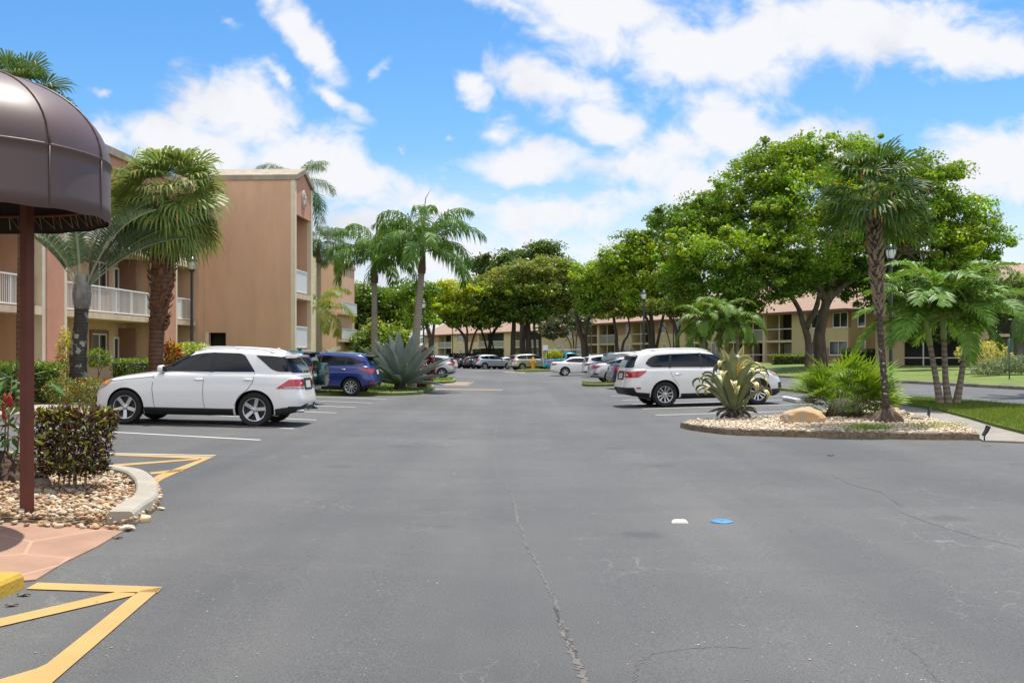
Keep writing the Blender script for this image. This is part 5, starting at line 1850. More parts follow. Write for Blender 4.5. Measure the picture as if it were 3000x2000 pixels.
def window(par, s0, s1, z0, z1, x, surround=.16, face=1, bars=1, along='y', curtain=False, fm=None, name='window'):
    """window on a wall at local x, facing +x; name > frame, pane"""
    def bx(mb, a0, a1, za, zb, d0, d1):
        lo, hi = sorted((x + d0 * face, x + d1 * face))
        if along == 'y': mb.box(lo, hi, a0, a1, za, zb)
        else: mb.box(a0, a1, lo, hi, za, zb)
    mb = MB()
    if surround:
        t = surround
        bx(mb, s0 - t, s1 + t, z1, z1 + t, 0, .07); bx(mb, s0 - t, s1 + t, z0 - t, z0, 0, .09)
        bx(mb, s0 - t, s0, z0, z1, 0, .07); bx(mb, s1, s1 + t, z0, z1, 0, .07)
    else:
        bx(mb, s0, s1, z0 - .05, z0, 0, .06)
    o = mb.build(name, SURROUND if surround else WFRAME, par)
    mb = MB(); f = .05
    bx(mb, s0, s1, z1 - f, z1, 0, .05); bx(mb, s0, s1, z0, z0 + f, 0, .05)
    bx(mb, s0, s0 + f, z0 + f, z1 - f, 0, .05); bx(mb, s1 - f, s1, z0 + f, z1 - f, 0, .05)
    for k in range(bars):
        c = s0 + (s1 - s0) * (k + 1) / (bars + 1)
        bx(mb, c - .03, c + .03, z0 + f, z1 - f, 0, .045)
    mb.build('frame', fm or WFRAME, o)
    mb = MB(); bx(mb, s0 + f, s1 - f, z0 + f, z1 - f, .005, .02); mb.build('pane', PANE, o)
    return o


TH = math.atan(.0457)
BX, BY = -17.95 + .0457 * 32, 32.0


def left_building():
    root = empty('apartment_building', (BX, BY, 0), TH)
    root.rotation_euler = (0, 0, -TH)
    tag(root, 'long three-storey pink and tan apartment block with white railings behind the near palms', 'building', 'apartment blocks on the left')
    S0, S1 = -22.0, 19.9
    z2a, z2b, z3a, z3b, ztop = 3.02, 3.25, 5.84, 6.04, 9.85
    X_B = -1.7
    bpart(root, 'wall', TAN, (X_B - .25, X_B, S0, S1, 0, 9.4))
    bpart(root, 'rear_block', TAN, (X_B - 11, X_B - .26, S0, S1 + 3.6, 0, 9.55))
    bpart(root, 'upper_wall', PINK, (-.30, 0.0, S0, 16.2, 8.65, 9.58))
    bpart(root, 'soffit', SOFFIT, (X_B, -.30, S0, S1, 8.66, 8.75))
    bpart(root, 'roof_edge', ROOF_TRIM, (-.42, .14, S0, 19.8, 9.58, 9.88))
    bpart(root, 'roof', mat('flat_roof', (.5, .47, .42), .9), (X_B - 11, -.43, S0, S1, 9.58, 9.70))
    # pilasters, pink between cream edges
    for a, b in ((3.62, 5.42), (14.4, 16.25), (-9.0, -7.2)):
        p = bpart(root, 'pilaster', PINK, (-.55, .02, a + .27, b - .27, 0, 8.648))
        bpart(p, 'cream_edge', CREAM, (-.58, -.015, a, a + .268, 0, 8.646)); bpart(p, 'cream_edge', CREAM, (-.58, -.015, b - .268, b, 0, 8.646))
        bpart(root, 'party_wall', TAN, (X_B, -.59, a + .1, b - .1, 0, 8.655))
    # balcony floors and railings
    for (a, b) in ((-7.2, 3.35), (5.43, 14.38)):
        for za, zb in ((z2a, z2b), (z3a, z3b)):
            bpart(root, 'balcony_floor', SLABM, (X_B, -.10, a, b, za, zb))
            railing(root, -.22, a + .05, b - .05, zb + .05, zb + 1.08)
    bpart(root, 'downpipe_box', CREAM, (-.1, .04, 3.05, 3.5, 3.0, 3.3))
    # recess beside the wing: landings
    for za, zb in ((z2a, z2b), (z3a, z3b)):
        bpart(root, 'landing_floor', SLABM, (-3.6, -.12, 16.26, 19.0, za, zb))
        railing(root, -.25, 16.3, 17.35, zb + .05, zb + 1.08, frost=True); railing(root, -.25, 17.36, 18.95, zb + .05, zb + 1.08, step=.16)
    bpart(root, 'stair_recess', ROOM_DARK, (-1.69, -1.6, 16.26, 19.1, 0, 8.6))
    bpart(root, 'wing_return', TAN, (-1.6, .0, 19.1, 19.88, 0, 10.4))
    # windows and doors on the back wall of the balconies
    for zf in (0.18, z2b, z3b):
        window(root, 10.95, 12.35, zf + 1.1, zf + 2.32, X_B)
        window(root, 7.0, 8.2, zf + 1.1, zf + 2.32, X_B)
        d = bpart(root, 'door', WFRAME, (X_B, X_B + .06, 13.05, 13.13, zf, zf + 2.2), (X_B, X_B + .06, 13.5, 13.58, zf, zf + 2.2), (X_B, X_B + .06, 13.13, 13.5, zf + 2.12, zf + 2.2))
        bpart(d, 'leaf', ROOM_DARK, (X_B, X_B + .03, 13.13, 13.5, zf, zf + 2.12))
        window(root, 13.85, 14.3, zf + .7, zf + 2.3, X_B, .08, bars=0)
        bpart(root, 'partition', SURROUND, (X_B, -.9, 13.6, 13.75, zf, zf + 2.6))
        window(root, 1.2, 2.6, zf + .9, zf + 2.2, X_B, .1, bars=1)
        d = bpart(root, 'door', SURROUND, (X_B, X_B + .05, -1.6, .6, zf, zf + 2.3))
    # ---- wing reaching out to the road
    x1, s0, s1 = 4.62, 19.9, 23.5
    EV = 10.40
    w = bpart(root, 'wing_wall', TAN, (-1.6, .22, s0, s0 + .25, 0, EV), (.22, 1.10, s0, s0 + .25, 2.70, EV), (1.10, x1 - .02, s0, s0 + .25, 0, EV),
              (-1.6, x1 - .02, s1 - .25, s1, 0, EV), (2.5, 2.7, s0 + .25, s1 - .25, 0, EV), (-1.6, -1.4, s0 + .25, s1 - .25, 0, EV))
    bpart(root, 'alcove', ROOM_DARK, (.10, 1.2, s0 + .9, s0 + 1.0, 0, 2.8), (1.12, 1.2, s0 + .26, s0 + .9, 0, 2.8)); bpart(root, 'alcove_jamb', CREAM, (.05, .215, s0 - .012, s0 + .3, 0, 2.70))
    mb = MB()                                                    # gable end panel, pink, with the peak
    mid = (s0 + s1) / 2; pk = EV + .62
    vs = [(x, y, z) for x in (x1 - .14, x1) for y, z in ((s0 + .26, 8.72), (s1 - .26, 8.72), (s1 - .26, EV - .02), (mid, pk - .06), (s0 + .26, EV - .02))]
    mb.add(vs, [(5, 6, 7, 8, 9), (4, 3, 2, 1, 0), (0, 1, 6, 5)])
    mb.build('gable_panel', PINK, root)
    bpart(root, 'cream_edge', CREAM, (x1 - .2, x1 + .03, s0 - .02, s0 + .255, 0, EV)); bpart(root, 'cream_edge', CREAM, (x1 - .2, x1 + .03, s1 - .255, s1 + .02, 0, EV))
    # roof: two slopes as thick sheets ending in a pale verge
    mb = MB(); t = .26
    for (ya, za, yb, zb) in ((s0 - .06, EV, mid, pk), (mid, pk, s1 + .06, EV)):
        vs = [(x, y, z) for x in (-1.6, x1 + .12) for y, z in ((ya, za), (yb, zb), (yb, zb + t), (ya, za + t))]
        mb.add(vs, [(3, 2, 1, 0), (4, 5, 6, 7), (0, 1, 5, 4), (1, 2, 6, 5), (2, 3, 7, 6), (3, 0, 4, 7)])
    mb.build('wing_roof', ROOF_TRIM, root)
    bpart(root, 'wing_rear_roof', ROOF_TRIM, (-8, -1.61, s0 - .06, s1 + .06, EV - .6, EV + .28))
    bpart(root, 'wing_rear', TAN, (-8, -1.96, s0 + .05, s1, 0, EV - .61))
    for zb, rt in ((4.72, 5.95), (1.86, 3.05)):
        bpart(root, 'landing_floor', SLABM, (2.7, x1 + .01, s0 + .26, s1 - .26, zb - .26, zb))
        railing(root, x1 - .1, s0 + .27, s1 - .75, zb + .08, rt, step=(s1 - s0 - 1.02) / 2, frost=True)
    mb = MB()
    bm = bmesh.new(); bmesh.ops.create_icosphere(bm, subdivisions=3, radius=1)
    for v in bm.verts: v.co = Vector((x1 + .02 + v.co.x * .06, mid + v.co.y * .42, 9.62 + v.co.z * .46 * (1.18 if v.co.z > 0 else 1)))
    mb.bm(bm); me = mb.build('wall_medallion', mat('medallion_stone', (.45, .40, .34), .9), root, True)
    mb = MB()
    for k in range(9):
        a = 2 * math.pi * k / 9
        mb.tube([(x1 + .07, mid + .1 * math.cos(a), 9.62 + .1 * math.sin(a)), (x1 + .075, mid + .36 * math.cos(a), 9.62 + .38 * math.sin(a))], .02, 6)
    mb.build('shell_ribs', MATS['medallion_stone'], me, True)
    return root


left_building()


def far_wing():
    D = 101.0
    x = (985 - 1500) * D / F
    root = empty('apartment_building', (x, D, 0), -TH)
    tag(root, 'second tan apartment block with a pale roof edge, beyond the first block', 'building', 'apartment blocks on the left')
    H = zp(772, D)
    bpart(root, 'wall', TAN, (-1.9, 0, 0, 9, 0, H), (-9, -1.91, .6, 12, 0, H - .5))
    bpart(root, 'roof_edge', ROOF_TRIM, (-2.0, .12, -.1, 9.1, H, H + .32))
    mb = MB(); mb.add([(-1.1, -.1, H + .33), (.1, -.1, H + .33), (-.35, -.1, H + .9), (-1.1, 9, H + .33), (.1, 9, H + .33), (-.35, 9, H + .9)], [(0, 1, 2), (5, 4, 3), (0, 2, 5, 3), (1, 4, 5, 2), (0, 3, 4, 1)])
    mb.build('roof_peak', ROOF_TRIM, root)
    bpart(root, 'pilaster', CREAM, (-2.5, -1.92, -.6, .55, 0, zp(742, 100)))
    bpart(root, 'balcony_floor', SLABM, (.01, .5, .5, 8, 2.75, 3.0), (.01, .5, .5, 8, 5.5, 5.75))
    railing(root, .46, .6, 7.9, 3.05, 4.1, along='y', frost=True, step=.6)
    railing(root, .46, .6, 7.9, 5.8, 6.8, along='y', frost=True, step=.6)


far_wing()

# ---- two-storey houses along the far side
RCREAM = mat('cream_wall', (.53, .405, .235), .9, var=.09, vscale=.5, bump=.15, bscale=20)
RBROWN = mat('brown_wall', (.355, .195, .115), .9, var=.10, vscale=.6, bump=.15, bscale=20)
RROOF = mat('brown_roof', (.31, .205, .145), .9, var=.16, vscale=.35, bump=.4, bscale=8)
FASCIA = mat('fascia', (.16, .065, .045), .8)
SCREEN = mat('insect_screen', (.24, .23, .2), .8, var=.1, vscale=1)
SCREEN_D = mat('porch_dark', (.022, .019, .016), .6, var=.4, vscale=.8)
MULL = mat('porch_mullion', (.62, .60, .55), .6)
PILLAR = mat('porch_pillar', (.55, .44, .30), .85)
CURTAIN = mat('curtain', (.34, .33, .30), .9, var=.25, vscale=1.5, stretch=(8, 1, .3))


def row_house(name, label, p0, p1, ev, segs, roof=True, z0=.45, depth=12, hip=(0, 0), slab=2.85, over=.7, ridge=3.2):
    """p0 left, p1 right eave corner in plan; segs: (px0, px1, kind)"""
    p0, p1 = Vector(p0), Vector(p1)
    d = (p1 - p0).normalized(); L = (p1 - p0).length
    root = empty(name, (p0.x, p0.y, 0), math.atan2(d.y, d.x)); tag(root, label, 'building', 'two-storey apartment blocks beyond the trees')

    def T(px):
        k = (px - 1500) / F
        return (k * p0.y - p0.x) / (d.x - k * d.y)
    walls_c, walls_b = [], []
    bpart(root, 'rear_block', RCREAM, (0, L, 3.0, depth, z0 - .5, ev - .05))
    nr = 0
    for a, b, kind in segs:
        a, b = max(0, min(L, T(a))), max(0, min(L, T(b)))
        if b - a < .3: continue
        if kind.startswith('porch'):
            nr += 1
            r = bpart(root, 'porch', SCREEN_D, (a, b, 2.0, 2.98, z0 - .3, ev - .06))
            bpart(r, 'floor', PILLAR, (a, b, -.02, 1.99, slab - .22, slab)); bpart(r, 'floor', PILLAR, (a, b, -.02, 1.99, z0 - .5, z0))
            for c in (a, b - .001): bpart(r, 'side_wall', RCREAM, (c - .1, c + .1, .05, 1.98, z0 - .4, ev - .07))
            n = 2 if b - a > 2.4 else 1
            ml = []
            for lo, hi in ((z0, slab - .22), (slab, ev - .05)):
                for i in range(n + 1):
                    c = a + (b - a) * i / n; ml.append((c - .045, c + .045, .06, .13, lo, hi))
                mid = lo + (1.05 if lo > 1.5 else .75)
                for i in range(n): ml.append((a + (b - a) * i / n + .046, a + (b - a) * (i + 1) / n - .046, .07, .12, mid - .04, mid + .04))
            bpart(r, 'screen_frame', MULL, *ml)
            if 's' in kind[5:]: bpart(r, 'screen_panel', SCREEN, (a + .05, b - .05, .135, .15, slab + .02, slab + 1.0))
            if 'c' in kind[5:]: bpart(r, 'curtain', CURTAIN, (a + .3, b - .3, 1.9, 1.97, z0 + .5, slab - .3))
        elif kind == 'pillar':
            bpart(root, 'pillar', PILLAR, (a, b, -.04, 2.0, z0 - .5, ev - .05))
        else:                                                     # w: cream with brown bands; b: all cream
            c1, c2 = (z0 + 1.55, ev - 1.50)
            if kind[0] == 'w':
                bpart(root, 'wall', RCREAM, (a, b, 0, .3, slab - .75, slab + 1.0))
                bpart(root, 'brown_wall', RBROWN, (a, b, .02, .3, slab + 1.0, ev - .06)); bpart(root, 'brown_wall', RBROWN, (a, b, .02, .3, z0 - .5, slab - .75))
            elif kind[0] == 'u':
                bpart(root, 'wall', RCREAM, (a, b, 0, .3, z0 - .5, slab + 1.0)); bpart(root, 'brown_wall', RBROWN, (a, b, .02, .3, slab + 1.0, ev - .06))
            else:
                bpart(root, 'wall', RCREAM, (a, b, 0, .3, z0 - .5, ev - .06))
            bpart(root, 'inner_wall', RCREAM, (a, b, .31, 2.98, z0 - .5, ev - .06))
            for tok in kind.split(':')[1:]:                        # windows:  u<px0>-<px1>  or l<px0>-<px1>
                f = tok[0]; w0, w1 = (T(float(q_)) for q_ in tok[1:].split('-'))
                za, zb = (slab + 1.02, slab + 2.32) if f == 'u' else (z0 + .75, z0 + 1.98)
                window(root, w0, w1, za, zb, .015, 0, -1, 1 if w1 - w0 > 1.1 else 0, 'x')
    # roof
    if roof:
        o = over
        mb = MB()
        h0, h1 = hip
        e = ev
        vs = [(-o, -o, e), (L + o, -o, e), (L + o, depth + o, e), (-o, depth + o, e), (h0, depth / 2, e + ridge), (L - h1, depth / 2, e + ridge),
              (-o, -o, e - .06), (L + o, -o, e - .06), (L + o, depth + o, e - .06), (-o, depth + o, e - .06)]
        mb.add(vs, [(0, 1, 5, 4), (1, 2, 5), (2, 3, 4, 5), (3, 0, 4), (9, 8, 7, 6), (0, 6, 7, 1), (1, 7, 8, 2), (2, 8, 9, 3), (3, 9, 6, 0)])
        rf = mb.build('roof', RROOF, root)
        bpart(rf, 'fascia', FASCIA, (-o, L + o, -o - .03, -o - .003, e - .22, e + .02))
        bpart(root, 'eave_soffit', FASCIA, (-o + .02, L + o - .02, -o, .0, e - .2, e - .07))
    return root


row_house('apartment_block', 'brown and cream two-storey block with screened porches behind the large green tree', (4.3, 153), (28.9, 88.0), 5.45, [
    (1584, 1652, 'u:u1600-1625:l1630-1650'), (1652, 1712, 'u:u1664-1676:l1690-1705'), (1712, 1750, 'porch'), (1750, 1755, 'pillar'), (1755, 1800, 'porchs'), (1800, 1808, 'pillar'), (1808, 1850, 'w:u1834-1845:l1834-1845'),
    (1850, 1903, 'porchc'), (1903, 2006, 'w:u1932-1950:l1942-1952:u1978-1990:l1975-1990'), (2006, 2060, 'porch'), (2060, 2120, 'w:u2085-2098:l2085-2098'), (2120, 2175, 'porch'), (2175, 2235, 'porchs'), (2235, 2243, 'pillar'), (2243, 2320, 'porchc'),
    (2320, 2362, 'b'), (2362, 2420, 'w:u2378-2397:l2378-2397'), (2420, 2546, 'w:u2441-2484:u2514-2536:l2430-2484:l2512-2536'), (2546, 2640, 'b')], hip=(6, 6), z0=.72, slab=2.86)
row_house('apartment_block', 'pale cream two-storey block with white railings beneath the spreading dark trees', (-19.5, 227), (6.5, 172), 5.45, [
    (1215, 1283, 'u:u1232-1245:l1225-1235'), (1283, 1322, 'porchs'), (1322, 1340, 'b'), (1340, 1400, 'u:u1342-1356:l1346-1356'), (1400, 1402, 'pillar'), (1402, 1476, 'porchsc'), (1476, 1500, 'b'), (1500, 1580, 'porchsc'), (1580, 1640, 'b')], hip=(3, 2), z0=.3, slab=2.75, ridge=3.6)
row_house('apartment_block', 'cream two-storey block with an upstairs balcony behind the clump of three palms', (27.5, 77.5), (42, 71.5), 5.9, [
    (2560, 2645, 'b'), (2645, 2766, 'porch'), (2766, 2858, 'porch'), (2858, 2912, 'b'), (2912, 3100, 'porchc')], hip=(4, 4), z0=.55, slab=3.05, ridge=2.6)
blk = bpy.data.objects['apartment_block.002']
railing(blk, -.12, 2.2, 8.3, 3.1, 4.15, along='x', step=.15); railing(blk, -.12, 9.6, 15, 3.1, 4.15, along='x', step=.15)


# ------------------------------------------------------------------ entrance canopy
def canopy():
    C = Vector((-5.02, 9.27)); Rr = 1.3
    zb, zt = 2.93, 3.45
    root = empty('entrance_canopy', (C.x, C.y, gz(C.x)))
    tag(root, 'glossy brown domed canvas entrance canopy on a square post', 'canopy')
    g = gz(C.x); zb -= g; zt -= g
    cloth = mat('brown_vinyl', (.105, .066, .062), .46, coat=.0, spec=.5, bump=.12, bscale=3)
    inner = mat('canopy_lining', (.035, .018, .015), .8)
    # plan: half circle to the right, straight sides going left
    n = 40; ext = 5.0
    plan = []
    for k in range(n + 1):
        a = -math.pi / 2 + math.pi * k / n
        # faintly faceted between the frame ribs
        seg = math.pi / 6; ph = ((a + math.pi / 2) % seg) / seg - .5
        rr = Rr * (1 - .006 * (1 - (2 * ph) ** 2))
        plan.append((rr * math.cos(a), rr * math.sin(a)))
    plan = [(-ext, -Rr)] + plan + [(-ext, Rr)]
    def dome(p, t):                                                # t 0..1 up the dome
        cx = min(p[0], 0) if p[0] < -1e-6 else 0
        a = t * math.pi / 2
        dx, dy = p[0] - cx, p[1]
        return (cx + dx * math.cos(a), dy * math.cos(a), zt + .80 * math.sin(a))
    mb = MB(); m = 18; vs = []
    for j in range(m + 1):
        for p in plan: vs.append(dome(p, j / m))
    k = len(plan); fs = []
    for j in range(m):
        for i in range(k - 1): fs.append((j * k + i, j * k + i + 1, (j + 1) * k + i + 1, (j + 1) * k + i))
    mb.add(vs, fs); d = mb.build('dome_cover', cloth, root, True)
    mb = MB(); vs = []
    for z, s_ in ((zb - .012, .985), (zb, 1.004), (zb + .12, 1.0), (zt - .1, .998), (zt - .012, 1.0), (zt, 1.012), (zt + .012, 1.0)):
        for i, p in enumerate(plan): vs.append((p[0] * (s_ if p[0] > 0 else 1), p[1] * s_, z + (.006 * math.sin(i * 1.3) if z < zb + .05 else 0)))
    fs = []
    for j in range(6):
        for i in range(k - 1): fs.append((j * k + i, j * k + i + 1, (j + 1) * k + i + 1, (j + 1) * k + i))
    mb.add(vs, fs)
    mb.build('valance', cloth, root, True)
    mb = MB(); vs = []
    for z, s_ in ((zb, .975), (zt, .975)):
        for p in plan: vs.append((p[0] * (s_ if p[0] > 0 else 1), p[1] * s_, z))
    mb.add(vs, [(i, k + i, k + i + 1, i + 1) for i in range(k - 1)])
    ang = [p for p in plan]
    vs2 = [(p[0] * .975 if p[0] > 0 else p[0], p[1] * .975, zt - .02) for p in plan]
    mb.add(vs2, [tuple(range(len(vs2)))])
    mb.build('lining', inner, root)
    for a in (-60, -30, 0, 30, 60, 90, -90):                        # seams over the frame ribs
        a = R(a); p = (Rr * math.cos(a), Rr * math.sin(a))
        pth = [Vector(dome(p, j / 14)) * 1.0 + Vector((math.cos(a) * .004, math.sin(a) * .004, .004)) for j in range(14)]
        mb = MB(); mb.tube(pth, .011, 6); mb.build('seam', cloth, d, True)
        if abs(a) < 1.5:
            mb = MB(); mb.tube([(p[0] * 1.0, p[1] * 1.0, zb + .01), (p[0] * 1.003, p[1] * 1.003, zt)], .007, 6); mb.build('valance_seam', cloth, d, True)
    pm = mat('red_brown_steel', (.15, .042, .026), .55, spec=.3, var=.15, vscale=3)
    pipe = MB()
    pts = [(p[0] * (.93 if p[0] > 0 else 1), p[1] * .93, zb + .16) for p in plan]
    pipe.tube(pts, .018, 6)
    for a in (-50, 0, 40): pipe.tube([(0, 0, zb + .2), (Rr * .93 * math.cos(R(a)), Rr * .93 * math.sin(R(a)), zb + .16)], .018, 6)
    pipe.tube([(-ext, 0, zb + .2), (0, 0, zb + .2)], .018, 6)
    pipe.build('frame_pipe', pm, root, True)
    rope = MB()                                                    # cord lacing between pipe and hem
    q = lambda aa, rr, z: (Rr * rr * math.cos(aa), Rr * rr * math.sin(aa), z)
    zig = []
    for a in np.arange(-40, 95, 11):
        a0, a1 = R(a), R(a + 4)
        zig += [q(a0, .93, zb + .17), q(a0, .965, zb + .03), q(a1, .93, zb + .17), q(a1, .965, zb + .03)]
    rope.tube(zig, .005, 5)
    rope.build('lacing', mat('tan_cord', (.5, .38, .24), .8), root, True)
    # post
    top = P(92, 700, 10.0); foot = G(79, 1521)
    mb = MB()
    w = .045
    f_ = Vector(foot) - Vector((C.x, C.y, g)); t_ = Vector((top.x - C.x, foot.y - C.y, zt - .05))
    vs = [f_ + Vector((a, b, -.05)) for a, b in ((-w, -w), (w, -w), (w, w), (-w, w))] + [t_ + Vector((a, b, 0)) for a, b in ((-w, -w), (w, -w), (w, w), (-w, w))]
    Mr = Matrix.Rotation(R(-24), 4, 'Z')
    vs = [(Mr @ (v - f_)) + f_ if i < 4 else (Mr @ (v - t_)) + t_ for i, v in enumerate(vs)]
    mb.add(vs, [(0, 3, 2, 1), (4, 5, 6, 7), (0, 1, 5, 4), (1, 2, 6, 5), (2, 3, 7, 6), (3, 0, 4, 7)])
    mb.build('post', pm, root)
    # the post on the other side, outside the picture
    return root


canopy()


# ------------------------------------------------------------------ street lamps, signs, small fixtures
LAMP_BLACK = mat('lamp_black', (.01, .013, .013), .35, coat=.3)
LAMP_GLASS = mat('lamp_glass', (.70, .72, .66), .25, coat=.5)
lamp0 = None


def make_lamp():
    root = empty('street_lamp', (0, 0, 0))
    mb = MB(); mb.lathe([(.0, 0), (.17, 0), (.17, .05), (.13, .10), (.12, .35), (.09, .42), (.075, .5), (.075, .55)], 16); mb.build('base', LAMP_BLACK, root, True, 35)
    mb = MB(); mb.lathe([(.066, .5), (.062, 2.5), (.055, 4.68), (.075, 4.69), (.08, 4.74), (.055, 4.77)], 14); mb.build('post', LAMP_BLACK, root, True, 35)
    mb = MB(); mb.lathe([(.055, 4.72), (.10, 4.75), (.12, 4.80), (.115, 4.83)], 16); ln = mb.build('lantern', LAMP_BLACK, root, True, 35)
    mb = MB(); mb.lathe([(.105, 4.83), (.125, 4.86), (.165, 5.0), (.185, 5.14), (.18, 5.17), (0.0, 5.17)], 18); mb.build('glass', LAMP_GLASS, ln, True, 35)
    mb = MB(); mb.lathe([(.215, 5.14), (.22, 5.17), (.205, 5.2), (.17, 5.25), (.11, 5.31), (.085, 5.33), (.08, 5.37), (.03, 5.40), (.022, 5.43), (.0, 5.47)], 20); mb.build('cap', LAMP_BLACK, ln, True, 35)
    mb = MB()
    for k in range(4):
        a = math.pi / 4 + k * math.pi / 2
        mb.tube([(.12 * math.cos(a), .12 * math.sin(a), 4.81), (.19 * math.cos(a), .19 * math.sin(a), 5.0), (.212 * math.cos(a), .212 * math.sin(a), 5.16)], .009, 6)
    mb.build('cage_bar', LAMP_BLACK, ln, True)
    return root


for px, D, lab in ((562, 41.5, 'black street lamp in front of the tan stair wing'), (2610, 36.8, 'black street lamp behind the island palm, its lantern against the big tree'), (1241, 75, 'black street lamp in front of the yellow-green tree, next to the two tall feather palms'),
                   (1886, 63, 'black street lamp with a white lantern rising behind the large white SUV roof'), (1731, 112, 'small distant street lamp with a bright lantern before the brown roof'), (1326, 135, 'most distant thin lamp post before the cream block'), (1973, 95, 'dark street lamp in the shade of the big tree, above the white SUV roof')):
    o = make_lamp() if lamp0 is None else copy_tree(lamp0)
    if lamp0 is None: lamp0 = o
    o.location = GX(px, D)
    tag(o, lab, 'street lamp', 'street lamps round the lot')


def sign(px, py0, py1, w, D, label, top=None, m=None, plate=True, turn=0, faces=None):
    b = GX(px, D); root = empty('sign_post', b, R(turn)); tag(root, label, 'sign')
    zt = zp(py0, D) - b.z; zl = zp(py1, D) - b.z
    mb = MB(); mb.tube([(0, 0, -.05), (0, 0, zt + .02)], .03, 6); mb.build('post', m or LAMP_BLACK, root, True)
    if plate:
        mb = MB(); mb.bbox(-w / 2, w / 2, -.05, -.032, zl, zt, .006); mb.build('sign_panel', mat(*(faces or ('sign_white', (.75, .75, .74))), .5), root)
    return root


sign(1244, 1029, 1052, .34, 58, 'white sign plate on a black post before the grey compact SUV', turn=-20)
sign(1273, 1022, 1026, .1, 57, 'thin bare sign post standing on the grass tip by the grey compact SUV', plate=False, m=mat('green_steel', (.04, .09, .06), .5))
sign(1598, 1011, 1028, .48, 95, 'small white sign beside the blue pickup ladder rack')
sign(1808, 1000, 1013, .42, 100, 'white sign fixed in front of a slim dark tree trunk')
sign(2957, 992, 1032, .62, 44, 'dark green sign post on the far lawn, its plate seen edge-on', turn=84, m=mat('green_steel', (.04, .09, .06), .5), faces=('sign_green', (.10, .16, .12)))
# golden chain between the two posts
mb = MB(); a, b = P(1247, 1052, 57.6), P(1270, 1050, 57.1)
mb.tube([a.lerp(b, t) - Vector((0, 0, .62 * (1 - (2 * t - 1) ** 2))) for t in np.linspace(0, 1, 15)], .045, 6)
o = mb.build('barrier_chain', mat('gold_chain', (.65, .36, .10), .5), None, True); tag(o, 'golden barrier chain sagging between two posts by the grey compact SUV', 'chain')
# hydrant
b = G(1562, 1081, .11); root = empty('fire_hydrant', b); tag(root, 'yellow fire hydrant on the grass island before the beige SUV', 'hydrant')
HY = mat('hydrant_yellow', (.62, .33, .02), .5)
mb = MB(); mb.lathe([(.0, 0), (.19, 0), (.19, .06), (.13, .08), (.125, .58), (.16, .6), (.16, .66), (.12, .7), (.115, .74), (.09, .82), (.04, .87), (.035, .93), (0, .94)], 16); mb.build('barrel', HY, root, True, 35)
for d in ((-1, 0), (1, 0), (0, -1)):
    mb = MB(); mb.tube([(d[0] * .1, d[1] * .1, .5), (d[0] * .21, d[1] * .21, .5)], .065, 10); mb.build('outlet', HY, root, True, 40)
root.scale = (1.25, 1.25, 1.25)
# covers in the asphalt
mb = MB(); mb.lathe([(0, -.02), (.108, -.02), (.108, .008), (.1, .012), (.02, .012), (.018, .006), (0, .006)], 28)
o = mb.build('valve_cover', mat('blue_paint', (.04, .22, .52), .5, var=.15, vscale=10), None, True, 30); o.location = G(2115, 1528); tag(o, 'round blue valve cover set in the asphalt', 'valve cover')
bm = bmesh.new(); bmesh.ops.create_cube(bm, size=1)
for v in bm.verts:
    s_ = 1 if v.co.z < 0 else .72
    v.co = Vector((v.co.x * .165 * s_, v.co.y * .11 * s_, v.co.z * .03 + .012))
bmesh.ops.bevel(bm, geom=bm.edges[:], offset=.006, segments=2, affect='EDGES')
mb = MB(); mb.bm(bm); o = mb.build('road_stud', mat('white_ceramic', (.72, .71, .66), .4), None, True, 30); o.location = G(1992, 1530); tag(o, 'white raised road stud left of the blue valve cover', 'road stud')
# spot lights lying in the island
for px, py, lab, tn in ((2722, 1226, 'small black spotlight between two stones by the walk', 30), (2884, 1290, 'black spotlight leaning at the very end of the island kerb', -25)):
    g = G(px, py, .08); root = empty('garden_spotlight', g, R(tn)); tag(root, lab, 'spotlight', 'garden spotlights')
    mb = MB(); mb.tube([(0, 0, 0), (.0, 0, .1)], .012, 8); mb.build('stake', LAMP_BLACK, root, True)
    mb = MB(); mb.tube([(-.02, 0, .08), (.03, .02, .16), (.06, .04, .24)], [.03, .036, .045], 12); mb.build('lamp_head', LAMP_BLACK, root, True, 40)
# boulders and stones


def rock(name, label, loc, r, m, seed, cat='boulder', flat=.0, group=None):
    bm = bmesh.new(); bmesh.ops.create_icosphere(bm, subdivisions=5, radius=1)
    random.seed(seed)
    planes = [(Vector((random.gauss(0, 1), random.gauss(0, 1), random.gauss(0, .7))).normalized(), random.uniform(.72, .95)) for _ in range(11)]
    from mathutils import noise
    for v in bm.verts:
        p = v.co.copy()
        for n_, h in planes:
            e = p.dot(n_) - h
            if e > 0: p -= n_ * e * .85
        p *= 1 + .10 * noise.fractal(p * 1.6 + Vector((seed, 0, 0)), 1, 2, 5) + .02 * noise.noise(p * 9)
        v.co = Vector((p.x * r[0], p.y * r[1], max(-.12, p.z) * r[2]))
    mb = MB(); mb.bm(bm)
    o = mb.build(name, m, None, True); o.location = loc; tag(o, label, cat, group)
    return o


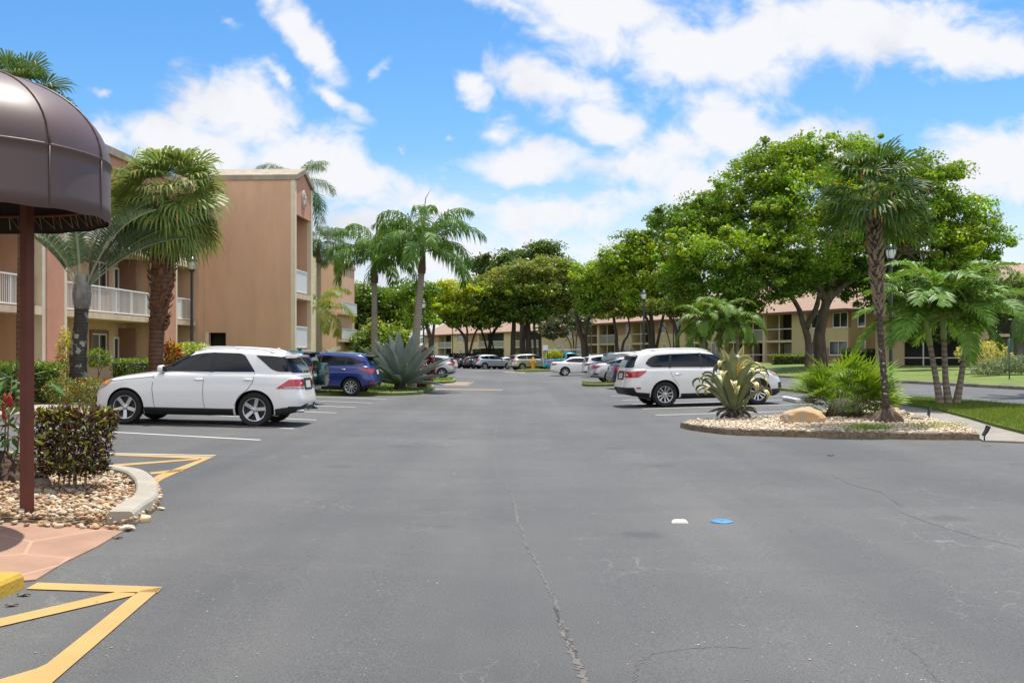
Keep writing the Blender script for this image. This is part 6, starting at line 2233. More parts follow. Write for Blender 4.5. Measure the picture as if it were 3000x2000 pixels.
SANDST = mat('ochre_sandstone', (.50, .30, .12), .9, var=.5, vscale=3.2, bump=.9, bscale=9, col2=(.34, .28, .21))
GREYST = mat('grey_stone', (.30, .26, .21), .9, var=.5, vscale=6, bump=.8, bscale=14)
rock('boulder', 'large ochre sandstone boulder between the striped agave and the fan palm shrub', G(2352, 1234, .14), (.50, .38, .30), SANDST, 3)
rock('stone', 'grey lumpy stone beside the walk, right of the spotlight', G(2690, 1232, .1), (.16, .12, .13), GREYST, 5, 'stone', group='stones in the island')
rock('stone', 'brown porous stone left of the small spotlight', G(2655, 1219, .1), (.11, .1, .10), mat('brown_stone', (.24, .16, .1), .9, var=.6, vscale=12, bump=1, bscale=20), 9, 'stone', group='stones in the island')
rock('stone', 'dark stone between the canopy post and the clipped croton bush', G(118, 1420, .08), (.14, .12, .16), GREYST, 12, 'stone')
random.seed(11)
# fallen leaves
BROWN_LEAF = mat('dead_leaf', (.20, .11, .05), .85, var=.4, vscale=30)
for px, py, s_, lab in ((420, 1392, .2, 'curled grey-brown dead leaf lying on the yellow hatching'), (70, 1745, .09, 'crumpled brown leaf beside the yellow kerb'), (35, 1775, .08, 'small brown leaf in the bottom left hatching'), (2433, 1335, .10, 'lone brown leaf on the asphalt before the island'), (345, 1577, .09, 'thin brown twig leaf on the edge of the paved walk')):
    mb = MB(); vs = []; n = 7
    for i in range(n):
        t = i / (n - 1); w = .32 * math.sin(math.pi * min(1, t * .95 + .04)) * s_
        z = .004 + .10 * s_ * math.sin(t * 5 + 1) ** 2
        vs += [((t - .5) * s_, -w, z + .1 * s_), ((t - .5) * s_, 0, z), ((t - .5) * s_, w, z + .06 * s_)]
    fs = [(3 * i + j, 3 * i + j + 1, 3 * i + j + 4, 3 * i + j + 3) for i in range(n - 1) for j in range(2)]
    mb.add(vs, fs); o = mb.build('dead_leaf', BROWN_LEAF, None, True); o.location = G(px, py); o.rotation_euler = (0, 0, random.uniform(-.5, .5)); tag(o, lab, 'leaf', 'fallen leaves')
# ------------------------------------------------------------------ trees
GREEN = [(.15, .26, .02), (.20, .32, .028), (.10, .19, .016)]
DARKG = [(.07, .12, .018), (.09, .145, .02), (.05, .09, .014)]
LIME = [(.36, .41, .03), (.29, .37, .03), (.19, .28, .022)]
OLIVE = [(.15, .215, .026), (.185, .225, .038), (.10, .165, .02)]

D = 72
tg = 'broad-leaved trees round the lot'
base = GX(2410, D)
broad_tree('shade_tree', 'huge spreading bright green tree with forking dark trunks, tallest in the view', base, [
    ([GX(2410, D) - Vector((0, 0, .2)), P(2400, 1000, D), P(2410, 930, D), P(2425, 870, D), P(2440, 800, D)], .50, .26),
    ([P(2425, 880, D), P(2480, 830, D), P(2560, 790, D), P(2640, 740, D - 2)], .27, .13),
    ([P(2420, 880, D), P(2370, 800, D), P(2300, 740, D + 1), P(2230, 690, D)], .27, .13),
    ([P(2430, 850, D), P(2450, 740, D + 2), P(2440, 640, D)], .24, .12),
    ([GX(2368, D - 1.5) - Vector((0, 0, .2)), P(2368, 1000, D - 1.5), P(2352, 945, D - 1.5), P(2338, 900, D - 1), P(2300, 850, D - 2), P(2230, 810, D - 3)], .29, .11),
    ([P(2360, 960, D - 1.5), P(2390, 905, D - 2), P(2400, 860, D - 3)], .24, .14)],
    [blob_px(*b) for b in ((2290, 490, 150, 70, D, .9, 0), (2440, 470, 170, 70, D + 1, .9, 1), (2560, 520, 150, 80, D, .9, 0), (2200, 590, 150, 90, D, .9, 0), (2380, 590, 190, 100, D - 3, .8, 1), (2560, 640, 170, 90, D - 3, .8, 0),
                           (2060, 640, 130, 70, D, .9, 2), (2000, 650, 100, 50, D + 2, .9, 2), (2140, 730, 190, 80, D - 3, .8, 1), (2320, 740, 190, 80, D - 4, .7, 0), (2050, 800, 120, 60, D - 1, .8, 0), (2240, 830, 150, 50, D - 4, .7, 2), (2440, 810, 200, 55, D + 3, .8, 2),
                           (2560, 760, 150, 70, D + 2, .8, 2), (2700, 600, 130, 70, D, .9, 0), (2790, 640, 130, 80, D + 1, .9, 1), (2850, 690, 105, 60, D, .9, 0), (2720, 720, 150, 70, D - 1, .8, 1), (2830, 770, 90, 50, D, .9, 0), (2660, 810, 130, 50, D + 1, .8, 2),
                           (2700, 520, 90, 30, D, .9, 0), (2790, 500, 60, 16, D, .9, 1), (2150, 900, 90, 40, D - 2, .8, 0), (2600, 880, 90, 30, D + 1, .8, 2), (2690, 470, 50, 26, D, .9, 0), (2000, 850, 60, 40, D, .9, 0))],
    .20, GREEN, clump=.72, density=.72, group=tg, leaves_per=120, bark=BARK, twig=.35)


def small_tree(label, px, D, stems, blobs, cols, leaf=.26, clump=1.0, density=1.0, bark=BARK_D, twig=.5, lp=105, name='shade_tree', flat=.62):
    st = []
    for pts, r0, r1 in stems:
        p0 = GX(pts[0][0], D) - Vector((0, 0, .2))
        st.append(([p0] + [P(x, y, D) for x, y in pts[1:]], r0 * .74, r1 * .7))
    return broad_tree(name, label, GX(px, D), st, [blob_px(*(b[:4]), D + (b[5] if len(b) > 5 else 0), .9, b[4] if len(b) > 4 else 0) for b in blobs], leaf * .82, cols, clump * .86, density * .8, bark, tg, lp, twig, flat=flat)


# dark tree with reddish-olive top in the middle
small_tree('dark olive-topped tree with several thick trunks, in the middle behind the silver cars', 1545, 118, [
    ([(1504, 0), (1503, 1000), (1505, 940), (1490, 890), (1470, 850)], .5, .2), ([(1552, 0), (1548, 990), (1545, 920), (1540, 870), (1560, 820)], .55, .22), ([(1540, 0), (1538, 960), (1600, 900), (1640, 870)], .3, .2), ([(1569, 0), (1566, 980), (1562, 900)], .28, .18), ([(1584, 0), (1582, 970), (1590, 900), (1620, 850)], .3, .18)],
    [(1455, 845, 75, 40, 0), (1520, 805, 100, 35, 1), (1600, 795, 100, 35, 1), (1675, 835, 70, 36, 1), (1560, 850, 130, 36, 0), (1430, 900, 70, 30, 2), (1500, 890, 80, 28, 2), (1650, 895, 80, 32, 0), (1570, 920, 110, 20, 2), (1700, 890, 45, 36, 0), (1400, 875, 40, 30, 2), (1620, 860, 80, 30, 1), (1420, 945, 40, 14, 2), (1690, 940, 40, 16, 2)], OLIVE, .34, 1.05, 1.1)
small_tree('taller dark tree whose lumpy top shows above the olive crown', 1530, 135, [([(1530, 0), (1530, 950), (1540, 820)], .6, .3)],
           [(1430, 775, 45, 26, 0), (1500, 765, 50, 28, 1), (1560, 745, 60, 26, 0), (1600, 735, 45, 20, 1), (1620, 775, 70, 30, 0), (1520, 800, 120, 30, 2), (1400, 772, 25, 14, 0), (1640, 790, 50, 26, 1)], DARKG, .42, 1.4, 1.2)
small_tree('yellow-green flat-crowned tree with a thin forked trunk, left of the olive tree', 1368, 118, [
    ([(1370, 0), (1366, 1010), (1362, 990), (1345, 965), (1325, 955), (1300, 945)], .32, .12), ([(1365, 1000), (1369, 970), (1360, 955)], .2, .12), ([(1366, 995), (1392, 975), (1420, 955), (1445, 940)], .2, .1)],
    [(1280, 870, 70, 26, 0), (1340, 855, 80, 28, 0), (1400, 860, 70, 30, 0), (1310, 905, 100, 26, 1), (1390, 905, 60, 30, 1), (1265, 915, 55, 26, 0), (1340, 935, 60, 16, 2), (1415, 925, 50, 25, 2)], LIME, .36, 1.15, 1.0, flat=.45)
small_tree('bent bare-limbed tree reaching over the cream block, right of the yellow-green tree', 1438, 122, [
    ([(1434, 0), (1436, 1000), (1448, 970), (1462, 950), (1470, 930)], .35, .16), ([(1440, 985), (1410, 965), (1385, 955), (1360, 945)], .18, .08), ([(1455, 960), (1430, 940), (1415, 930)], .14, .07)],
    [(1440, 905, 70, 26, 0), (1480, 915, 40, 24, 1), (1390, 925, 50, 16, 0)], DARKG, .36, 1.1, .8)
small_tree('green tree with a forked trunk just right of the second tall feather palm', 1264, 100, [
    ([(1262, 0), (1262, 1000), (1255, 970), (1245, 940), (1235, 915)], .42, .16), ([(1262, 990), (1272, 950), (1285, 920)], .26, .12)],
    [(1225, 880, 45, 35, 0), (1215, 925, 50, 22, 1), (1260, 935, 40, 14, 1), (1190, 860, 50, 30, 2), (1240, 850, 45, 24, 2)], GREEN, .32, 1.05, 1.0)
small_tree('dark green rounded tree at the end of the left buildings', 1040, 118, [([(1042, 0), (1042, 990), (1035, 950), (1020, 920)], .4, .2), ([(1042, 980), (1060, 940), (1080, 900)], .24, .14)],
           [(1060, 870, 70, 36, 0), (1020, 910, 50, 40, 1), (1110, 880, 70, 40, 0), (1150, 900, 60, 45, 1), (1090, 930, 80, 30, 2), (1005, 960, 40, 35, 0), (1150, 955, 60, 40, 1)], [(.11, .2, .018), (.14, .24, .02), (.07, .13, .014)], .36, 1.15, 1.15)
small_tree('yellowish tree with a pale lower crown behind the first feather palm', 1130, 105, [([(1125, 0), (1128, 1010), (1135, 985)], .25, .14)],
           [(1090, 970, 45, 30, 0), (1140, 985, 55, 35, 1), (1180, 1000, 50, 28, 0), (1120, 1015, 60, 22, 1), (1060, 1000, 40, 26, 2)], [(.24, .3, .03), (.17, .26, .025), (.13, .2, .035)], .32, 1.0, 1.1)
# right-hand lighter trees in front of the brown block
small_tree('light green tree with a pale leaning trunk between two street lamps', 1720, 100, [
    ([(1716, 0), (1712, 1010), (1700, 975), (1690, 940), (1685, 905)], .55, .24), ([(1712, 1005), (1718, 960), (1735, 915)], .3, .16)],
    [(1740, 800, 60, 40, 0), (1770, 850, 70, 40, 0), (1720, 850, 40, 50, 1), (1800, 810, 60, 40, 1), (1760, 900, 70, 26, 1), (1840, 850, 60, 45, 0)], [(.22, .34, .024), (.16, .27, .02), (.11, .19, .016)], .30, 1.0, 1.0)
small_tree('slim dark double-trunked tree before the screened porches', 1820, 98, [
    ([(1812, 0), (1806, 1010), (1805, 980), (1800, 945), (1797, 920)], .34, .16), ([(1818, 0), (1825, 1010), (1838, 985), (1845, 960), (1840, 930)], .2, .1)],
    [(1790, 905, 40, 24, 0), (1840, 900, 60, 26, 1), (1880, 905, 50, 20, 0)], [(.20, .22, .04), (.16, .25, .025)], .28, .8, .9)
small_tree('yellow-green tall tree left of the huge spreading tree', 1915, 92, [
    ([(1917, 0), (1912, 1010), (1910, 960), (1905, 900)], .48, .24), ([(1912, 1000), (1900, 960), (1890, 925), (1870, 900)], .3, .16), ([(1910, 930), (1950, 900), (1980, 880)], .22, .12)],
    [(1830, 760, 70, 45, 1), (1900, 740, 80, 50, 0), (1870, 820, 80, 45, 0), (1960, 790, 80, 50, 0), (1930, 860, 100, 40, 1), (2010, 850, 60, 50, 0), (1860, 700, 50, 25, 2), (1930, 700, 60, 30, 2), (2010, 760, 60, 50, 2), (1800, 790, 40, 40, 1)], [(.26, .37, .024), (.19, .30, .022), (.12, .21, .018)], .28, .95, 1.15)
small_tree('crooked tree with a bare arching limb behind the white SUV', 1978, 88, [
    ([(1985, 0), (1984, 990), (1975, 950), (1960, 925), (1950, 900)], .3, .14), ([(1976, 955), (1995, 930), (2010, 900)], .18, .1), ([(1980, 975), (1950, 962), (1925, 970)], .08, .04)],
    [(1950, 890, 60, 26, 0), (2030, 890, 60, 30, 0), (2080, 905, 50, 24, 1), (1990, 905, 50, 14, 1)], [(.15, .20, .03), (.12, .18, .025)], .26, .85, .9)
small_tree('small many-stemmed shrub tree behind the blue pickup', 1675, 108, [
    ([(1680, 0), (1672, 1010), (1655, 980), (1640, 960)], .12, .05), ([(1682, 0), (1680, 1000), (1672, 960)], .14, .06), ([(1686, 0), (1688, 1000), (1695, 960)], .12, .06)],
    [(1640, 955, 40, 26, 0), (1690, 940, 40, 30, 0), (1610, 965, 30, 24, 1)], [(.07, .085, .03), (.09, .10, .04)], .26, .8, .7)
# right edge
D2 = 58
small_tree('dark drooping tree with a long low black limb behind the clump of three palms', 2958, D2, [
    ([(2955, 0), (2968, 1040), (2972, 1000), (2965, 960), (2980, 920), (2985, 890)], .34, .16), ([(2890, 1010), (2860, 1000), (2800, 990), (2770, 985), (2720, 970)], .17, .12), ([(2966, 1030), (2930, 1010), (2890, 1000), (2870, 1005)], .2, .16), ([(2905, 1015), (2900, 970), (2890, 930)], .09, .06), ([(2920, 1012), (2915, 960), (2918, 930)], .08, .06)],
    [(2700, 930, 70, 40, 0), (2760, 920, 70, 40, 1), (2660, 960, 50, 26, 0), (2850, 900, 60, 35, 1), (2900, 925, 50, 25, 0), (2970, 870, 60, 40, 1), (2720, 985, 60, 16, 0), (3010, 900, 50, 40, 0), (2920, 850, 60, 36, 0), (2860, 855, 50, 26, 1), (2985, 835, 45, 22, 0), (2900, 890, 70, 30, 0)], [(.07, .105, .022), (.10, .125, .03)], .19, .55, 1.25, BARK_D)
small_tree('distant dark tree above the roof at the right edge', 2980, 110, [([(2990, 0), (2990, 950), (2990, 850)], .4, .2)],
           [(2960, 800, 40, 14, 0), (3010, 795, 50, 20, 0), (3060, 810, 60, 26, 1)], DARKG, .34, 1.1, 1.0)
# trees closing the view at the far left and behind the blocks
for i, (x, y, w, h, d_, lab) in enumerate(((1190, 870, 80, 45, 150, 'far dark tree between the two tall feather palms'), (1700, 850, 90, 70, 150, 'far green tree closing the gap right of the olive tree'))):
    small_tree(lab, x, d_, [([(x, 0), (x, 980), (x, 900)], .5, .25)], [(x - w * .5, y + 10, w * .6, h * .8, 0), (x + w * .5, y, w * .6, h, 1), (x, y - h * .4, w * .6, h * .6, 0), (x, y + h * .7, w * .9, h * .7, 2), (x - w * .3, y + h * 1.6, w * .7, h * .6, 1)], DARKG, .42, 1.4, 1.2)

# ------------------------------------------------------------------ palms
QUEEN_TRUNK = ring_trunk_mat('grey_palm_trunk', (.40, .35, .27), (.30, .26, .2), 3.0)
GREEN_SHAFT = mat('green_crownshaft', (.26, .33, .06), .35, var=.3, vscale=3, col2=(.17, .25, .04))
SMOOTH_TRUNK = ring_trunk_mat('smooth_palm_trunk', (.33, .27, .21), (.25, .20, .16), 2.2)
BROWN_SHAFT = mat('brown_leaf_sheath', (.17, .085, .05), .8, var=.4, vscale=5)
pg = 'palms round the lot'


def queen(label, px, D, ytop, r0, crown, lean=0, scale=1.0, shaft=True, az=0, tcol=None):
    b = GX(px, D)
    top = P(px + lean, ytop, D)
    mid = b.lerp(top, .5) + Vector(((px + lean * .3) * 0, 0, 0))
    c = dict(n=17, elev=(-.35, 1.25), L=3.3, droop=1.75, leaf=.85, width=.035, hang=.9, vee=.1, plume=.5, col=(.10, .185, .035), az=az, off=.35, stalkcol=(.2, .24, .08))
    c['n_'] = 0; c.pop('n_')
    c.update(crown)
    nl = c.pop('leaflets', 70)
    cc = dict(c); n = cc.pop('n')
    return feather_palm('feather_palm', label, b, [b - Vector((0, 0, .1)), mid, top], [r0 * 1.15, r0, r0 * .72], dict(n=n, **{k: v for k, v in cc.items()}) | {'n': n}, QUEEN_TRUNK, (1.1, r0 * .75, r0 * .45, BROWN_SHAFT) if shaft else None, pg)


_pin = pinnate


def feather(label, px, D, ytop, r0, n, L, lean=0, az=0.0, nl=80, tmat=None, shaft=None, elev=(-.35, 1.25), droop=1.75, leaf=.85, width=.035, hang=.9, vee=.1, plume=.5, col=(.10, .185, .035), off=.35, name='feather_palm', start=.16, stalkcol=(.2, .24, .08), base=None, pathpx=None, rads=None, power=1.25, az_span=7, stalk=None):
    b = base or GX(px, D)
    if pathpx: path = [b - Vector((0, 0, .1))] + [P(x, y, D) for x, y in pathpx]
    else: path = [b - Vector((0, 0, .1)), b.lerp(P(px + lean, ytop, D), .5), P(px + lean, ytop, D)]
    root = empty(name, b); tag(root, label, 'palm tree', pg)
    rel = [p - b for p in path]
    rad = rads or [r0 * 1.2] + [r0] * (len(rel) - 2) + [r0 * .75]
    palm_trunk(rel, rad).build('trunk', tmat or QUEEN_TRUNK, root, True)
    top = rel[-1]
    if shaft:
        ln, a, c, sm = shaft
        d = (rel[-1] - rel[-2]).normalized()
        palm_trunk([top - d * .02, top + d * ln * .2, top + d * ln], [a, a * 1.05, c]).build('crownshaft', sm, root, True)
        top = top + d * ln
    lv = Leaves()
    for i in range(n):
        f = (i + .5) / n
        e = elev[1] + (elev[0] - elev[1]) * f
        a = az + i * 2.39996 if az_span > 6.9 else az + az_span * (((i * .618) % 1) - .5)
        pinnate(lv, np.array(top) + np.array([0, 0, off * (1 - f)]), a + rng.uniform(-.15, .15), e + rng.uniform(-.1, .1), L * rng.uniform(.85, 1.1), droop * rng.uniform(.85, 1.2), nl, leaf, width, hang, vee, col, None, start, power, plume, stalk, stalkcol)
    lv.build('crown', PALM_LEAF, root)
    return root


feather('grey feather palm with a brown neck, left of the pair behind the blue agave', 1097, 46, 828, .22, 19, 2.5, az=.4, shaft=(1.0, .17, .08, BROWN_SHAFT), leaf=.72, width=.05, hang=1.5, col=(.10, .20, .02), elev=(.12, 1.35), droop=2.0, power=1.9, rads=[.17, .14, .12], nl=60)
pl = feather('taller feather palm with a bare spear leaf above its crown, right of the pair', 1205, 44, 800, .27, 21, 3.05, lean=30, az=1.4, shaft=(.9, .17, .09, BROWN_SHAFT), leaf=.85, width=.05, hang=1.5, col=(.085, .18, .02), elev=(.12, 1.35), droop=2.0, power=1.9, rads=[.22, .18, .13], nl=66)
mb = MB(); z = P(1237, 805, 44) - GX(1205, 44)
mb.tube([z + Vector((0, 0, .8)), z + Vector((.05, 0, 2.4)), z + Vector((.15, 0, 3.3)), z + Vector((.4, .1, 3.75))], [.05, .03, .02, .006], 6); mb.build('spear_leaf', mat('spear', (.2, .2, .1), .6), pl, True)
feather('slender grey feather palm standing against the second tan block', 934, 62, 770, .15, 14, 2.3, az=.2, shaft=(1.1, .15, .08, BROWN_SHAFT), leaf=.8, col=(.085, .15, .05), elev=(-.3, 1.2))
feather('short young feather palm with yellowish fronds by the corner of the stair wing', 940, 58, 905, .08, 9, 2.6, az=.7, leaf=.7, col=(.20, .25, .03), elev=(-.1, 1.2), droop=1.7)
feather('feather palm whose drooping crown sticks out behind the stair wing roof', 868, 64, 600, .2, 16, 3.3, az=.9, shaft=(1.0, .2, .1, BROWN_SHAFT), leaf=1.0, col=(.085, .16, .045))
# clump of three smooth-trunked palms on the right lawn
b3 = G(2770, 1182, .09)
D3 = b3.y
for (bx, pts, az, lab) in ((2757, ((2744, 1120), (2725, 1010)), .3, 'left leaning palm of the clump of three on the lawn'), (2780, ((2770, 1110), (2765, 990)), 1.2, 'middle upright palm of the clump of three on the lawn'), (2800, ((2815, 1110), (2832, 1005)), 2.2, 'right leaning palm of the clump of three on the lawn')):
    feather(lab, bx, D3, 0, .1, 15, 2.25, az=az, tmat=SMOOTH_TRUNK, shaft=(.72, .078, .05, GREEN_SHAFT), elev=(.1, 1.4), droop=1.4, leaf=.62, width=.062, hang=.5, vee=.45, plume=.25, col=(.115, .225, .03), off=.1, base=GX(bx, D3) + Vector((0, 0, .08)), pathpx=pts, rads=[.12, .082, .068], nl=40, stalkcol=(.3, .36, .1))
feather('palm at the right edge with wide fronds reaching into the picture', 3030, 33, 0, .1, 13, 2.3, az=2.6, tmat=SMOOTH_TRUNK, shaft=(.6, .1, .06, GREEN_SHAFT), elev=(-.1, 1.3), droop=1.7, leaf=.55, width=.045, hang=.5, vee=.45, plume=.25, col=(.075, .15, .025), pathpx=((3035, 1080), (3040, 960)), rads=[.16, .12, .09], nl=48)
# low clump of palms behind the white SUV
for (x, yt, az, s_, lab) in ((2062, 985, .2, 1.0, 'left low palm of the bright clump behind the white SUV'), (2110, 965, 1.3, 1.15, 'tallest low palm of the bright clump behind the white SUV'), (2160, 985, 2.1, 1.0, 'right low palm of the bright clump behind the white SUV')):
    feather(lab, x, 55, yt, .10, 13, 1.9 * s_, az=az, tmat=SMOOTH_TRUNK, shaft=(.5, .1, .06, GREEN_SHAFT), elev=(-.2, 1.3), droop=1.8, leaf=.55, width=.065, hang=.5, vee=.45, plume=.25, col=(.12, .215, .028), nl=46)
# silver-grey upright palm beside the walk: long rachises fanning out
bt = GX(232, 30.0) + Vector((0, 0, .1))
tri = empty('silver_feather_palm', bt); tag(tri, 'silver-grey palm with long arching fronds and a lichen-patched trunk beside the pink pilaster', 'palm tree', pg)
TRI_T = ring_trunk_mat('lichen_palm_trunk', (.085, .07, .055), (.05, .042, .035), 3.4, patch=(.33, .34, .27))
pth = [bt - Vector((0, 0, .1)), P(228, 1040, 30), P(236, 960, 30), P(240, 890, 30)]
mbt = palm_trunk([p - bt for p in pth], [.27, .24, .20, .19]); mbt.build('trunk', TRI_T, tri, True)
mb = MB(); c0 = pth[-1] - bt
mb = palm_trunk([c0 - Vector((0, 0, .15)), c0 + Vector((0, 0, .25)), c0 + Vector((0, 0, .85))], [.21, .27, .16])
mb.build('leaf_base', mat('silver_leaf_base', (.30, .29, .27), .7, var=.6, vscale=4, col2=(.09, .07, .06), stretch=(1, 1, .4)), tri, True)
lv = Leaves()
tp = np.array(c0) + np.array([0, 0, .45])
SIL = (.10, .15, .075)
for az, e, L, dr in ((.05, 1.02, 3.5, 1.0), (.15, .92, 3.9, .95), (-.35, 1.12, 3.4, 1.0), (.45, 1.15, 3.7, .9), (-.1, 1.28, 3.3, .9), (2.9, 1.25, 2.6, .8), (3.3, 1.1, 2.6, .9), (2.3, 1.3, 2.9, .7), (1.5, 1.3, 3.2, .9), (-1.4, 1.3, 2.8, .9), (-2.2, 1.15, 2.6, 1.0), (.0, .78, 3.3, .75)):
    pinnate(lv, tp + np.array([math.cos(az), math.sin(az), 0]) * .14, az, e, L, dr, 60, .46, .045, .3, .75, SIL, None, .26, 1.5, .05, .045, (.30, .34, .24))
lv.build('crown', GREY_LEAF, tri)
# cabbage palm with a thick booted trunk
SABAL_T = ring_trunk_mat('fibrous_red_trunk', (.20, .095, .05), (.10, .05, .03), 2.4)
SABAL_B = mat('leaf_boots', (.24, .11, .055), .85, var=.55, vscale=6, bump=.5, bscale=25)
LOWER_G = mat('greenish_trunk', (.17, .17, .11), .9, var=.3, vscale=4)
bs = GX(452, 31.5) + Vector((0, 0, .1))
fan_palm('fan_palm', 'cabbage palm with a thick shaggy red-brown trunk and round fan crown before the block', bs,
         [bs - Vector((0, 0, .1)), P(460, 960, 31.5), P(478, 800, 31.5), P(490, 600, 31.5)], [.21, .22, .36, .30],
         dict(n=54, elev=(-.7, 1.5), petiole=1.05, R=1.22, nseg=30, spread=3.6, droop=.5, tip=((.38, .28, .08), .07), col=(.18, .24, .055), pw=.025, arch=.5, joined=.5, rise=.3, fold=.35), SABAL_T, (.36, 1.0, 170, .22), pg, bmat=SABAL_B)
# palm whose crown shows above the canopy
bb = GX(70, 25.5)
fan_palm('fan_palm', 'fan palm whose dark crown shows above the brown canopy dome', bb, [bb, P(75, 600, 25.5), P(40, 330, 25.5)], [.2, .17, .15],
         dict(n=34, elev=(-.3, 1.35), petiole=.85, R=.95, nseg=26, spread=3.4, droop=.45, col=(.075, .13, .035), pw=.02, arch=.45, joined=.4, rise=.3), SABAL_T, None, pg)
# palm on the island
bi = G(2600, 1236, .12); Di = bi.y
IS_T = ring_trunk_mat('dark_island_trunk', (.10, .075, .055), (.055, .04, .032), 3.0, patch=(.42, .40, .36))
N_, L_, b_ = IS_T.node_tree.nodes, IS_T.node_tree.links, IS_T.node_tree.nodes['Principled BSDF']
for n_ in N_:
    if n_.type == 'VALTORGB' and abs(n_.color_ramp.elements[0].position - .55) < .001:
        n_.color_ramp.elements[0].position = .62; n_.color_ramp.elements[1].position = .64
    if n_.type == 'TEX_NOISE' and abs(n_.inputs['Scale'].default_value - 3.5) < .01: n_.inputs['Scale'].default_value = 16
ISL_B = mat('grey_leaf_boots', (.33, .25, .17), .85, var=.45, vscale=7, bump=.4, bscale=25)
isl_palm = fan_palm('fan_palm', 'tall slim palm on the island with a grey shaggy upper trunk and glossy fan crown', bi,
         [bi - Vector((0, 0, .1)), P(2592, 1130, Di), P(2578, 960, Di), P(2570, 800, Di), P(2560, 690, Di), P(2556, 610, Di)], [.095, .068, .064, .085, .125, .10],
         dict(n=38, elev=(-.2, 1.5), petiole=.62, R=.88, nseg=22, spread=2.8, droop=.45, col=(.065, .125, .022), pw=.016, arch=.5, joined=.5, rise=.35, tip=((.34, .18, .03), .10), fold=.4), IS_T, (.50, .97, 150, .15), pg, bmat=ISL_B)
# root mass at its foot
bm = bmesh.new(); bmesh.ops.create_icosphere(bm, subdivisions=4, radius=1)
for v in bm.verts:
    a = math.atan2(v.co.y, v.co.x)
    n_ = 1 + .14 * math.sin(a * 9 + v.co.z * 5) + random.uniform(-.05, .05)
    k_ = 1 - .35 * max(0, v.co.z)
    v.co = Vector((v.co.x * .32 * n_ * k_, v.co.y * .28 * n_ * k_, max(-.2, v.co.z) * .30 + (.04 if v.co.z > .2 else 0) * math.sin(a * 7)))
mb = MB(); mb.bm(bm); mb.build('root_mass', mat('palm_roots', (.15, .105, .075), .95, var=.6, vscale=9, bump=1, bscale=16, stretch=(1, 1, .25)), isl_palm, True)

# ---- shrubby fan palm on the island
bsb = G(2475, 1222, .1)
sp = empty('palm_shrub', bsb); tag(sp, 'bushy green fan palm shrub on the island beside the boulder', 'shrub')
lv = Leaves()
for i in range(170):
    a = rng.uniform(0, 2 * math.pi); rr = .42 * math.sqrt(rng.random())
    e = rng.uniform(.25, 1.5)
    old = e < .35 and rng.random() < .7
    fan(lv, np.array([rr * math.cos(a) * 1.1, rr * math.sin(a), rng.uniform(0, .45)]), a + rng.normal(0, .5), e, rng.uniform(.4, .95) * (.55 + .45 * math.sin(e)), rng.uniform(.48, .66), 11, 2.4, .08, (.16, .27, .03) if not old else (.22, .13, .045), .25, ((.30, .24, .05), .10), .010, .3, .3, (.14, .2, .05))
lv.build('fronds', PALM_LEAF, sp)
mb = MB()
mb.lathe([(.45, -.05), (.42, .1), (.3, .3), (.1, .42), (0, .44)], 12)
mb.build('root_crown', BARK_D, sp, True)
# silvery fan shrubs by the second block
for px, D_, s_, lab in ((985, 60, 1.0, 'silvery fan palm shrub against the foot of the second tan block'), (1005, 57, .8, 'smaller green-silver fan shrub just behind the blue SUV roof')):
    b = GX(px, D_); sh = empty('palm_shrub', b); tag(sh, lab, 'shrub', 'silvery fan shrubs')
    lv = Leaves()
    for i in range(34):
        a = i * 2.4; e = .1 + 1.25 * rng.random()
        fan(lv, np.array([0, 0, rng.uniform(.1, .7)]), a, e, 1.0 * s_, .62 * s_, 17, 3.2, .12, (.25, .29, .19) if s_ == 1 else (.18, .25, .09), .3, None, .02, .4, .45, (.2, .25, .12))
    lv.build('fronds', GREY_LEAF, sh)
    mb = MB(); mb.tube([(0, 0, -.05), (0, 0, .7 * s_)], .12 * s_, 8); mb.build('stem', BARK_D, sh, True)

# ------------------------------------------------------------------ agaves
VAR_G = mat('agave_green', (.21, .255, .12), .42, var=.3, vscale=5, spec=.5)
VAR_Y = mat('agave_yellow_margin', (.62, .45, .12), .5, var=.2, vscale=6)
ba = G(2148, 1226, .1)
ag = empty('striped_agave', ba); tag(ag, 'yellow-edged agave with curling leaves at the left end of the island', 'agave')
rs = np.random.default_rng(5)
for i in range(40):
    f = i / 40
    az = i * 2.39996 + rs.uniform(-.2, .2)
    e0 = 1.56 - .80 * f + rs.uniform(-.08, .08)
    L = 1.5 - .4 * f + rs.uniform(-.15, .15)
    curl = -(.15 + .9 * rs.random() * (.3 + .9 * f))
    if rs.random() < .7: curl -= 3.2
    p = rosette_path(az, e0, L, curl, 18, rs.uniform(-.2, .2), .05 + .06 * f, 5.0)
    p = [q_ + np.array([0, 0, .22]) for q_ in p]
    agave_leaf(p, .175 * (1 - .2 * f), .02, .24, .35, .74).build('leaf', [VAR_G, VAR_Y], ag, True, 50)
mb = MB()
for i in range(30):
    az = rs.uniform(0, 6.28); p = rosette_path(az, rs.uniform(.0, .7), rs.uniform(.3, .6), -rs.uniform(.6, 2), 7, rs.uniform(-.4, .4), .03)
    p = [q_ + np.array([0, 0, .16]) for q_ in p]
    for k in range(len(p) - 1):
        p[k + 1][2] = max(p[k + 1][2], .02)
    b_ = agave_leaf(p, .08, .012, .1, .8); mb.add(b_.v, b_.f)
mb.lathe([(.12, -.05), (.13, .1), (.10, .25), (.03, .34), (.0, .35)], 12)
mb.build('dead_leaves', mat('dead_agave_leaf', (.22, .17, .125), .9, var=.65, vscale=9, col2=(.07, .05, .045)), ag, True, 50)
